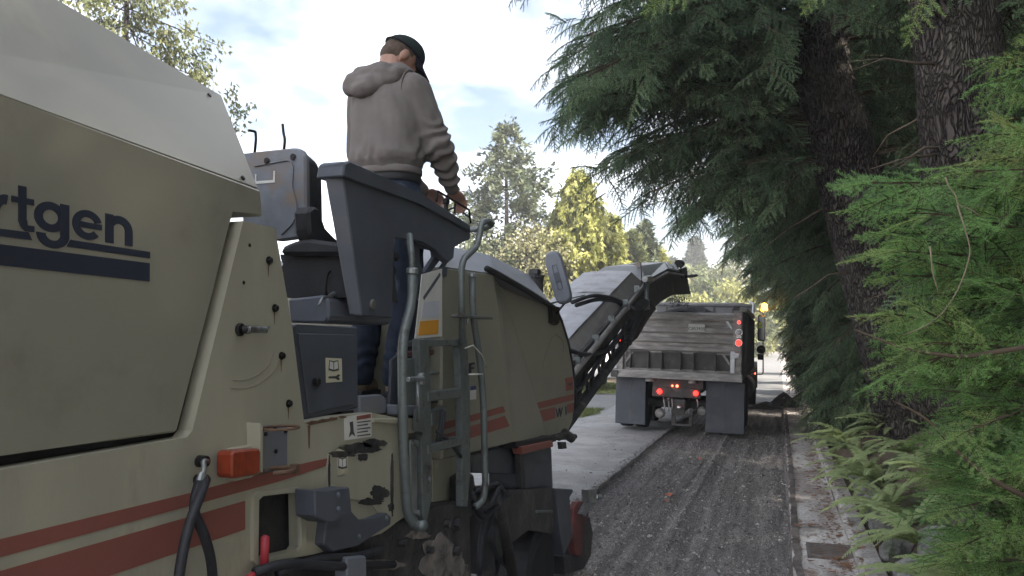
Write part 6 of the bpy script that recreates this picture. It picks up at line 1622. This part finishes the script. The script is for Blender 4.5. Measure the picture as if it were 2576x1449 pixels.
    for i in range(n_fine):
        z = zlo + (zfine - zlo) * ((i + rg.random()) / n_fine) ** (1.0 if zlo > 1.4 else 1.35)
        az = i * 2.399963 + rg.normal(0, .2)
        if side and rg.random() < side[1]:
            az = side[0] + rg.normal(0, .75)
        if skip and skip(z, az): continue
        Lb = np.interp(z, REACH_Z, REACH) * reach * rg.uniform(.72, 1.08)
        one(z, az, Lb, templ, .15 / density, .80)
    for i in range(n_coarse):
        z = zfine + (H - zfine) * ((i + rg.random()) / n_coarse) ** 1.2
        Lb = np.interp(z, REACH_Z, REACH) * reach * coarse * rg.uniform(.75, 1.1)
        one(z, i * 2.399963 + rg.normal(0, .2), Lb, SP_COARSE, .42, 1.15, False)
    fo.build('crown', [M_fir_dark, M_stem], t)
    for i in range(twigs):
        z = rg.uniform(1.8, 6.5); az = rg.uniform(0, 6.28) if i % 3 else rg.uniform(2.2, 4.9)
        d = Vector((math.cos(az), math.sin(az), rg.uniform(-.25, .1))); p0 = Vector((base[0] + lean[0] * lx(z), base[1] + lean[1] * lx(z), z)) + d * r0 * .8
        L_ = rg.uniform(.4, 1.5)
        q = [p0 + d * L_ * u + Vector((0, 0, -.22 * L_ * u * u)) + Vector((rg.normal(0, .03), rg.normal(0, .03), rg.normal(0, .03))) for u in (0, .3, .6, 1)]
        part('dead_branch', M_twig, t, lambda b: (b.tube(q, [.017, .012, .008, .003], 6), b.tube([q[2], q[2] + d * .2 + Vector((rg.normal(0, .12), rg.normal(0, .12), -.1))], [.007, .003], 5)))
    return t
def away(cx, cy, half, zmax):
    a0 = math.atan2(-cy, -cx)
    def f(z, az):
        d = (az - a0 + math.pi) % (2 * math.pi) - math.pi
        return z < zmax and abs(d) < half
    return f
def skip1(z, az):
    d = math.atan2(math.sin(az - math.pi * 1.18), math.cos(az - math.pi * 1.18))
    return z < 6.2 and abs(d) < 2.25
bough_tree('fir_tree', 'massive upright fir trunk with furrowed dark bark rising behind the young fir boughs', (1.80, 8.0), (-0.06, 0.0), 21, .415, 1.5, 6.5, SP_MID, 40, 46, skip=skip1, seed=3, twigs=9, barkres=(84, 260))
bough_tree('fir_tree', 'leaning fir whose pale scaly lower trunk shows above the ferns', (1.66, 11.3), (-0.235, 0.0), 22, .46, 4.0, 6.8, SP_MID, 80, 46, skip=away(1.66, 11.3, 1.05, 5.6), seed=4, reach=.90, sag=.72, twigs=8, side=(math.pi * 1.02, .55), barkres=(84, 220))
rows_ = [((2.15, 14.6), 19, .34, 'fir standing next behind the leaning fir, boughs hanging over the kerb', .84), ((2.1, 18.6), 18, .30, 'fir with boughs sweeping down beside the dump truck tailgate', .84), ((2.1, 23.0), 19, .32, 'fir over the millings heap with low drooping skirts', .88),
         ((2.1, 28.5), 18, .30, 'dense fir shading the road beside the truck cab', .92), ((2.15, 35.5), 19, .32, 'fir past the truck cab with boughs to the gutter', .9), ((2.2, 45.0), 18, .3, 'last big fir of the bank before the far hedge', .85)]
for i, (bs, H, r0, lb, rc_) in enumerate(rows_):
    near = i < 2
    bough_tree('fir_tree', lb, bs, (-0.02, 0), H, r0, .95, 9.0 if i else 7.5, SP_MID if i == 0 else SP_FAR, (120, 120, 105, 90, 75, 66)[i], 26, seed=10 + i, reach=rc_, side=(math.pi * 1.05, .5), density=(1.0, 1.0, .9, .75, .65, .6)[i], barkres=(24, 30))
# second row further up the bank closes the wood
for i, (bs, lb) in enumerate((((4.6, 10.2), 'fir up the bank seen between the two big trunks'), ((5.0, 15.5), 'fir in the second row behind the leaning fir'), ((5.4, 23.0), 'second row fir deep in the shade of the bank'))):
    bough_tree('fir_tree', lb, bs, (0, 0), 18, .3, 1.2, 9.5, SP_FAR, 70, 26, seed=30 + i, reach=.9, density=.7, barkres=(20, 24))
# firs that go on up the bank beside and behind the photographer; they shade the machine
for i, (bs, lb) in enumerate((((6.6, 3.6), 'fir up the bank level with the front hood'), ((6.8, -0.3), 'fir up the bank level with the rear hood'), ((7.2, -4.6), 'fir up the bank behind the machine'), ((6.8, 5.7), 'fir up the bank level with the front wheel'), ((6.5, 1.4), 'fir up the bank level with the console'), ((9.5, 1.5), 'tall fir at the back of the bank'), ((9.6, -2.6), 'tall fir at the back of the bank behind the machine'))):
    bough_tree('fir_tree', lb, bs, (0, 0), 19, .32, 2.5, 3.0, SP_COARSE, 0, 78, seed=50 + i, reach=(1.05, .90, .84, 1.05, 1.05, 1.05, .86)[i], coarse=.85, barkres=(20, 24))

# ---- young fir with bright boughs reaching over the gutter
SP_NEAR = [spray(0.42, 11, 0.17, 0.029, 0.0036, 0.0066, .12, .16, s + 40, .42) for s in range(5)]
yf = thing('young_fir', 'bushy young fir with bright green flat boughs reaching over the kerb', 'tree', (1.75, 4.4, .75))
fo = Foliage(); rg = np.random.default_rng(5)
tip_y = [440, 520, 600, 680, 760, 850, 950, 1050, 1150, 1300, 1470]; tip_x = [2185, 2185, 2215, 2225, 2235, 2255, 2270, 2330, 2350, 2390, 2380]
def near_bough(tip, root, droop, sc=1.0, tint=.45):
    tip, root = np.array(tip), np.array(root); L = np.linalg.norm(tip - root)
    u = np.linspace(0, 1, 10)[:, None]
    pts = root + (tip - root) * u + np.array([0, 0, 1.0]) * droop * (u - u ** 2) * 2 + np.array([0, 1.0, 0]) * .05 * np.sin(u * 4 + tip[2] * 9)
    fo.raw(strip(pts, .0055), 1, .5)
    ns = max(3, int(L / .085))
    s = np.linspace(.12, .96, ns)
    P = np.stack([np.interp(s, u[:, 0], pts[:, k]) for k in range(3)], -1)
    tg = nrmz(np.stack([np.interp(s, u[:, 0], np.gradient(pts[:, k])) for k in range(3)], -1)); sd_ = nrmz(np.cross(tg, [0, 0, 1.0]))
    for k in range(ns):
        sg = 1 if k % 2 else -1
        a = rg.uniform(.55, .95)
        d = tg[k] * math.cos(a) + sd_[k] * sg * math.sin(a) + np.array([0, 0, rg.normal(-.05, .26)])
        fo.put(SP_NEAR[rg.integers(5)], P[k:k + 1], [d], [sc * np.clip(1.2 - .75 * s[k], .4, 1) * rg.uniform(.7, 1.1)], [rg.normal(0, .7)], [np.clip(tint + rg.normal(0, .2), 0, 1)])
    fo.put(SP_NEAR[rg.integers(5)], P[-1:], tg[-1:], [sc * .45], [0.], [min(1, tint + .15)])
for i in range(62):
    py = 445 + (1500 - 445) * ((i * .618) % 1)
    px = np.interp(py, tip_y, tip_x) + abs(rg.normal(0, 60)) + (0 if i % 3 else rg.uniform(60, 260))
    Y = rg.uniform(2.9, 4.3)
    tp = onY(px, py, Y)
    L = rg.uniform(.7, 1.25)
    rd = Vector((1.75, 4.5, tp.z - .12)) - tp; rd = rd.normalized(); rt = tp + rd * L + Vector((0, rg.normal(0, .12), rg.normal(0, .09)))
    near_bough(tp, rt, rg.uniform(.0, .07), rg.uniform(.85, 1.15), rg.uniform(.25, .7))
for (px, py) in ((2520, 150), (2545, 215), (2500, 330), (2540, 300), (2475, 400), (2530, 390), (2560, 345), (2450, 430), (2560, 420)):
    tp = onY(px, py, 3.0 + .12 * (px % 7)); near_bough(tp, (tp.x + .8, tp.y + .35, tp.z - .05), .04, 1.0, rg.uniform(.4, .8))
for i in range(26):      # deeper layer
    py = 520 + 1000 * ((i * .618 + .3) % 1); px = np.interp(py, tip_y, tip_x) + rg.uniform(90, 420)
    tp = onY(px, py, rg.uniform(4.4, 5.6)); near_bough(tp, (tp.x + 1.0, tp.y + .3, tp.z), .04, 1.2, rg.uniform(.05, .4))
# shoots hanging into view from a bough overhead
for (x0, y0, x1, y1, Y) in ((2335, -30, 2262, 118, 2.5), (2090, -60, 2008, 38, 2.9), (1740, -50, 1610, 34, 3.4), (2620, 118, 2478, 176, 2.6), (2640, 330, 2515, 392, 2.7), (2650, 60, 2540, 110, 2.8), (2660, 240, 2530, 250, 3.0)):
    a_, b_ = onY(x0, y0, Y), onY(x1, y1, Y)
    d = np.array(b_ - a_); L = np.linalg.norm(d)
    fo.put(SP_NEAR[int(x0) % 5], [np.array(a_)], [d / L], [L / .42], [1.2], [.8])
    fo.raw(strip(np.stack([np.array(a_), np.array(a_) + np.array([.25, .1, .35]), np.array([1.7, 4.0, 3.5])]), .004), 1, .5)
fo.build('boughs', [M_fir_young, M_stem], yf)
trunk_mesh(yf, [(1.75, 4.4, .6), (1.74, 4.42, 2.2), (1.72, 4.45, 4.2)], [.075, .06, .02], 14, 20)
M_vine = mat('dry_vine', (.22, .18, .12), .9, var=.25)
for pts in (((2378, 445), (2386, 470), (2405, 492), (2408, 515), (2440, 525), (2472, 548)), ((2408, 515), (2432, 590), (2442, 630), (2430, 680), (2405, 740), (2370, 790), (2330, 820), (2275, 842)), ((2340, 620), (2346, 690), (2362, 740))):
    part('dry_vine', M_vine, yf, lambda b: b.tube([onY(x, y, 2.75) for x, y in pts], [.0024, .0014], 6, rnd=.05))
for pts in (((2250, 1010), (2330, 1050), (2420, 1150), (2500, 1210), (2600, 1260)), ((2150, 830), (2280, 880), (2420, 900), (2600, 870))):
    part('bare_branch', M_stem, yf, lambda b: b.tube([onY(x, y, 3.0) for x, y in pts], [.004, .010], 6, rnd=.05))

# ---- sword ferns on the bank
def frond_mesh(L=.75, n=30, w=.085, seed=0, arch=.35):
    rg_ = np.random.default_rng(seed)
    T = []
    s = np.linspace(0, 1, 24)
    ax = np.stack([L * s * (1 - .15 * s), 0 * s, L * (arch * 1.5 * s - arch * 1.9 * s ** 2)], -1)
    T.append(strip(ax, .003))
    for i in range(n):
        u = .10 + .89 * i / n
        p = np.array([np.interp(u, s, ax[:, k]) for k in range(3)]); tg = nrmz(np.array([np.interp(u, s, np.gradient(ax[:, k])) for k in range(3)]))
        wl_ = w * math.sin(min(1, (u + .12) * 1.25) * math.pi * .5) * (1 - max(0, u - .45) / .56) ** .8 + .006
        up = nrmz(np.cross(tg, [0, 1.0, 0])); up = up if up[2] > 0 else -up
        for sg in (-1, 1):
            d = np.array([0, sg, 0]) * .93 + tg * .34 - up * rg_.uniform(-.05, .3)
            tip = p + d * wl_; hw_ = tg * L * .015
            m_ = p + d * wl_ * .4 + up * .006
            T.append(np.array([[p - hw_ * .6, m_ + hw_ * 1.05, m_ - hw_ * 1.0], [p - hw_ * .6, p + hw_ * .6, m_ + hw_ * 1.05], [m_ - hw_ * 1.0, m_ + hw_ * 1.05, tip + tg * .006]]))
    T = np.concatenate(T)
    me_o = soup('frond', T, [M_fern], None, None, np.clip(RNG.normal(.55, .12, len(T)), 0, 1))
    me = me_o.data; bpy.data.objects.remove(me_o)
    return me
FR = [frond_mesh(.74, 36, .085, 1, .30), frond_mesh(.64, 32, .078, 2, .45), frond_mesh(.86, 40, .09, 3, .22)]
ferns = [(1.02, 6.6, 1.0, 'sword fern with a long frond arching over the gutter past the storm drain'), (.98, 7.5, .95, 'low sword fern on the bank above the round rock'), (.95, 8.3, 1.05, 'sword fern spilling over the kerb below the leaning trunk'), (1.35, 7.9, 1.0, 'sword fern behind the kerb ferns under the young fir tips'),
         (1.0, 9.3, 1.1, 'bright sword fern in the middle of the fern row'), (1.4, 9.4, 1.1, 'sword fern at the foot of the leaning fir'), (.95, 10.4, 1.05, 'sword fern past the leaning fir, hanging onto the kerb'), (.98, 11.8, 1.1, 'sword fern beside the shaded gutter before the heap'), (1.4, 11.2, 1.1, 'sword fern tucked behind the fern row near the leaning fir'),
         (.95, 13.4, 1.1, 'dull sword fern on the kerb under hanging fir boughs'), (.98, 15.4, 1.1, 'fern on the kerb near the dump truck'), (1.05, 5.5, .85, 'small sword fern among the rocks before the storm drain'), (.98, 17.6, 1.1, 'last fern by the kerb before the heap')]
for i, (x, y, s_, lb) in enumerate(ferns):
    gz = float(ground_z(np.array(x), np.array(y)))
    t = thing('sword_fern', lb, 'fern', (x, y, gz), 'sword ferns along the bank')
    nf = 15
    for k in range(nf):
        o = bpy.data.objects.new('frond', FR[(k + i) % 3]); COL.objects.link(o); o.parent = t
        az = k * 2.399963 + i + RNG.normal(0, .15)
        if k % 3 == 0: az = math.pi * RNG.uniform(.85, 1.35)
        sc = s_ * RNG.uniform(.75, 1.1)
        o.scale = (sc, sc, sc); o.rotation_euler = (RNG.normal(0, .15), -RNG.uniform(.02, .55), az); o.location = (RNG.normal(0, .02), RNG.normal(0, .02), .02)

# ---- trees beyond the machine and truck
def far_tree(name, label, base, H, Rm, m, style, n, tri, seed, z0=1.0, trunk_r=.25, prof=None, sway=0.0, group=None, ellip=1.0):
    rg = np.random.default_rng(seed)
    gz = float(ground_z(np.array(base[0]), np.array(base[1])))
    t = thing(name, label, 'tree', (base[0], base[1], gz), group)
    part('trunk', M_bark, t, lambda b: b.tube([(base[0], base[1], gz - .3), (base[0] + sway * .5, base[1], gz + H * .5), (base[0] + sway, base[1], gz + H * .97)], [trunk_r, trunk_r * .6, .03], 10))
    fo = Foliage()
    if style in ('conifer', 'cedar'):
        nb = n
        for i in range(nb):
            u = (i + rg.random()) / nb
            u = u ** .85
            z = gz + z0 + (H - z0) * u
            rad = Rm * (np.interp(u, prof[0], prof[1]) if prof else (1 - u) ** .8) * rg.uniform(.55, 1.15) + .12
            az = i * 2.399963 + rg.normal(0, .3)
            d = np.array([math.cos(az), math.sin(az), 0])
            k = max(5, int(rad / .16))
            s = rg.uniform(.12, 1, k) ** .7
            rise = rg.uniform(.0, .35) if style == 'conifer' else rg.uniform(-.1, .15); dr = .28 if style == 'conifer' else .5
            P = np.array([base[0] + sway * u, base[1], z]) + d * (rad * s)[:, None] + np.array([0, 0, 1.0]) * (rad * (rise * s - dr * s ** 2))[:, None] + rg.normal(0, .10 + .05 * rad, (k, 3))
            fo.raw(strip(np.array([[base[0] + sway * u, base[1], z], P[np.argmax(s)]]), .02), 1, .5)
            if style == 'conifer':
                q = 11
                D = np.repeat(d[None], k * q, 0) * .6 + rg.normal(0, .55, (k * q, 3)) + np.array([0, 0, .05])
            else:
                q = 11 if tri > .2 else 26
                D = np.repeat(d[None], k * q, 0) * .35 + rg.normal(0, .32, (k * q, 3)) + np.array([0, 0, -.9])
            D = nrmz(D)
            B = np.repeat(P, q, 0) + rg.normal(0, .13, (k * q, 3))
            ln = tri * rg.uniform(.6, 1.4, (k * q, 1)); w = nrmz(np.cross(D, rg.normal(0, 1, (k * q, 3)))) * tri * (.20 if style == 'conifer' else .24)
            T = np.stack([B - w, B + w, B + D * ln], 1)
            T2 = np.stack([B + D * ln * .35 - w * .9, B + D * ln * .3 + w * 1.3, B + D * ln * .9 + w * 2.2], 1)
            tint = np.clip(np.repeat(rg.normal(.45, .22, k), q) + .1 * rg.normal(0, 1, k * q), 0, 1)
            fo.raw(np.concatenate([T, T2]), 0, np.concatenate([tint, tint]))
    else:
        nc = n
        for i in range(nc):
            v = nrmz(rg.normal(0, 1, 3)) * rg.uniform(.45, 1) ** .5
            c = np.array([base[0], base[1], gz + z0 + (H - z0) * .5]) + v * np.array([Rm, Rm * ellip, (H - z0) * .5])
            k = 60
            P = c + rg.normal(0, 1, (k, 3)) * np.array([.42, .42, .30]) * Rm * .36
            D = nrmz(rg.normal(0, 1, (k, 3)) + np.array([0, 0, -.3])); w = nrmz(np.cross(D, rg.normal(0, 1, (k, 3)))) * tri * .4
            T = np.stack([P - w, P + w, P + D * tri], 1); T2 = np.stack([P + w, P + D * tri, P + D * tri * .7 + w * 2.2], 1)
            tint = np.clip(rg.normal(.45, .2) + rg.normal(0, .12, k), 0, 1)
            fo.raw(np.concatenate([T, T2]), 0, np.concatenate([tint, tint]))
    fo.build('crown', [m, M_stem], t)
    return t
p = onY(1277, 600, 42)
far_tree('spruce_tree', 'tall shaggy spruce with a bare spiky top behind the front hood', (p.x, 42), onY(1270, 312, 42).z, 3.6, M_spruce, 'conifer', 66, .28, 101, z0=4.5, prof=([0, .25, .5, .7, .85, 1], [.75, .95, 1.0, .72, .3, .05]), sway=-.1)
p = onY(1455, 600, 40)
far_tree('golden_cedar', 'golden yellow cedar with drooping sprays behind the mirror', (p.x, 40), onY(1445, 440, 40).z, 2.5, M_cedar, 'cedar', 300, .30, 102, z0=.5, prof=([0, .2, .45, .7, .9, 1], [1.05, 1.1, 1.0, .72, .35, .06]))
p = onY(1540, 700, 44); far_tree('golden_cedar', 'smaller pointed cedar overlapping the right side of the golden cedar', (p.x, 44), onY(1540, 545, 44).z, 1.9, M_cedar, 'cedar', 150, .30, 103, z0=.5)
p = onY(1590, 700, 50); far_tree('spruce_tree', 'slim green spruce left of a twin behind the conveyor head', (p.x, 50), onY(1582, 590, 50).z, 2.6, M_leaf, 'conifer', 130, .36, 104, z0=.5)
p = onY(1622, 700, 52); far_tree('spruce_tree', 'slightly taller olive spruce of the twins behind the conveyor head', (p.x, 52), onY(1612, 572, 52).z, 2.5, M_spruce, 'conifer', 130, .36, 105, z0=.5)
p = onY(1655, 700, 56); far_tree('spruce_tree', 'short olive conifer right of the twin spruces', (p.x, 56), onY(1655, 628, 56).z, 2.0, M_cedar, 'conifer', 90, .36, 106, z0=.4)
p = onY(1325, 700, 37); far_tree('pale_tree', 'pale airy broadleaf tree below the shaggy spruce', (p.x, 37), onY(1330, 560, 37).z, 2.6, M_pale, 'leaf', 95, .13, 107, z0=1.0)
p = onY(1225, 700, 39); far_tree('pale_tree', 'bluish green bushy tree at the left foot of the shaggy spruce', (p.x, 39), onY(1230, 590, 39).z, 2.8, M_spruce, 'leaf', 90, .15, 108, z0=.8)
p = onY(1380, 740, 46); far_tree('pale_tree', 'pale tree filling the gap between spruce and golden cedar', (p.x, 46), onY(1380, 640, 46).z, 2.3, M_pale, 'leaf', 70, .15, 109, z0=.8)
p = onX(318, 30, -15.0); far_tree('red_cedar', 'ragged sunlit cedar showing over the rear hood', (p.x, p.y), onX(318, -260, -15).z, 3.1, mat_c := leafmat('olive_cedar_sprays', (0.06, 0.075, 0.03), (0.17, 0.175, 0.06), trans=.25), 'cedar', 60, .12, 110, z0=4.5, trunk_r=.17, prof=([0, .3, .6, 1], [1.0, 1.0, .7, .1]))
p = onY(1690, 640, 120); far_tree('distant_fir', 'lone narrow fir on the far skyline left of its taller twin', (p.x, 120), onY(1689, 620, 120).z - 2, 2.6, M_farfir, 'conifer', 110, .7, 111, z0=2)
p = onY(1750, 640, 130); far_tree('distant_fir', 'taller bushy fir on the far skyline above the truck', (p.x, 130), onY(1749, 574, 130).z - 2, 3.6, M_farfir, 'conifer', 130, .85, 112, z0=4)
woods = [(1700, 690, 100, 3.6, M_pale, 'pale rounded tree at the left end of the far wood'), (1735, 672, 104, 4.2, M_leaf, 'round green tree in the far wood below the taller distant fir'), (1790, 660, 108, 4.6, M_leaf, 'broad green tree in the middle of the far wood'), (1835, 650, 112, 4.6, M_pale, 'pale tree at the right end of the far wood'),
         (1765, 715, 84, 3.4, M_leaf, 'sunlit green tree in front of the far wood'), (1815, 700, 86, 3.6, M_yellow, 'yellow green tree above the truck headboard'), (1730, 742, 74, 2.4, M_yellow, 'low yellow shrub behind the conveyor head'), (1860, 712, 90, 3.6, M_leaf, 'green tree half hidden by the bank firs'), (1680, 735, 78, 2.8, M_leaf, 'green shrub left of the yellow shrub'), (1895, 740, 96, 3.2, M_yellow, 'light green tree beside the beacon of the truck')]
for i, (px, py, Y, Rm, m_, lb) in enumerate(woods):
    p = onY(px, py, Y)
    far_tree('broadleaf_tree', lb, (p.x, Y), p.z - float(ground_z(np.array(p.x), np.array(Y))), Rm, m_, 'leaf', 80, .34, 130 + i, z0=.3, group='broadleaf trees of the far wood')
# hedge and kerb closing the far end of the road, woodland masses left
hg = thing('hedge', 'tall clipped dark green hedge closing the far end of the road', 'hedge', (0, 119, 0))
fo = Foliage(); n_ = 26000
P = np.stack([RNG.uniform(-14, 16, n_), 119 + RNG.uniform(-.9, 2.5, n_) ** 1.0, 3.9 * RNG.random(n_) ** .8], -1); P[:, 2] += .3 * vnoise(P[:, 0], P[:, 1], .6, 3)
D = nrmz(RNG.normal(0, 1, (n_, 3))); w = nrmz(np.cross(D, RNG.normal(0, 1, (n_, 3)))) * .11
fo.raw(np.stack([P - w, P + w, P + D * .36], 1), 0, np.clip(.45 + .9 * vnoise(P[:, 0], P[:, 2], .9, 4) + RNG.normal(0, .1, n_), 0, 1)); fo.build('foliage', [M_hedge, M_stem], hg)
part('hedge_core', M_fir_dark, hg, lambda b: b.box(-14, 16, 119.6, 121, 0, 3.4))
structure(part('far_kerb', M_kerb, None, lambda b: b.box(-20, 18, 117.0, 117.5, -.1, .22, .03)))
structure(part('far_bed', M_litter, None, lambda b: b.sheet([(-20, 117.5, .16), (18, 117.5, .16), (18, 119.5, .3), (-20, 119.5, .3)])))

# ---- thin dusty air over the works
M_haze = bpy.data.materials.new('dusty_air'); M_haze.use_nodes = True
_n = M_haze.node_tree.nodes; _n.clear()
_v = _n.new('ShaderNodeVolumePrincipled'); _v.inputs['Color'].default_value = (.93, .93, .92, 1); _v.inputs['Density'].default_value = 0.0022; _v.inputs['Anisotropy'].default_value = 0.2
_o = _n.new('ShaderNodeOutputMaterial'); M_haze.node_tree.links.new(_v.outputs[0], _o.inputs['Volume'])
structure(part('haze', M_haze, None, lambda b: b.box(-720, 720, -140, 1120, -2.0, 40.0)), 'stuff')
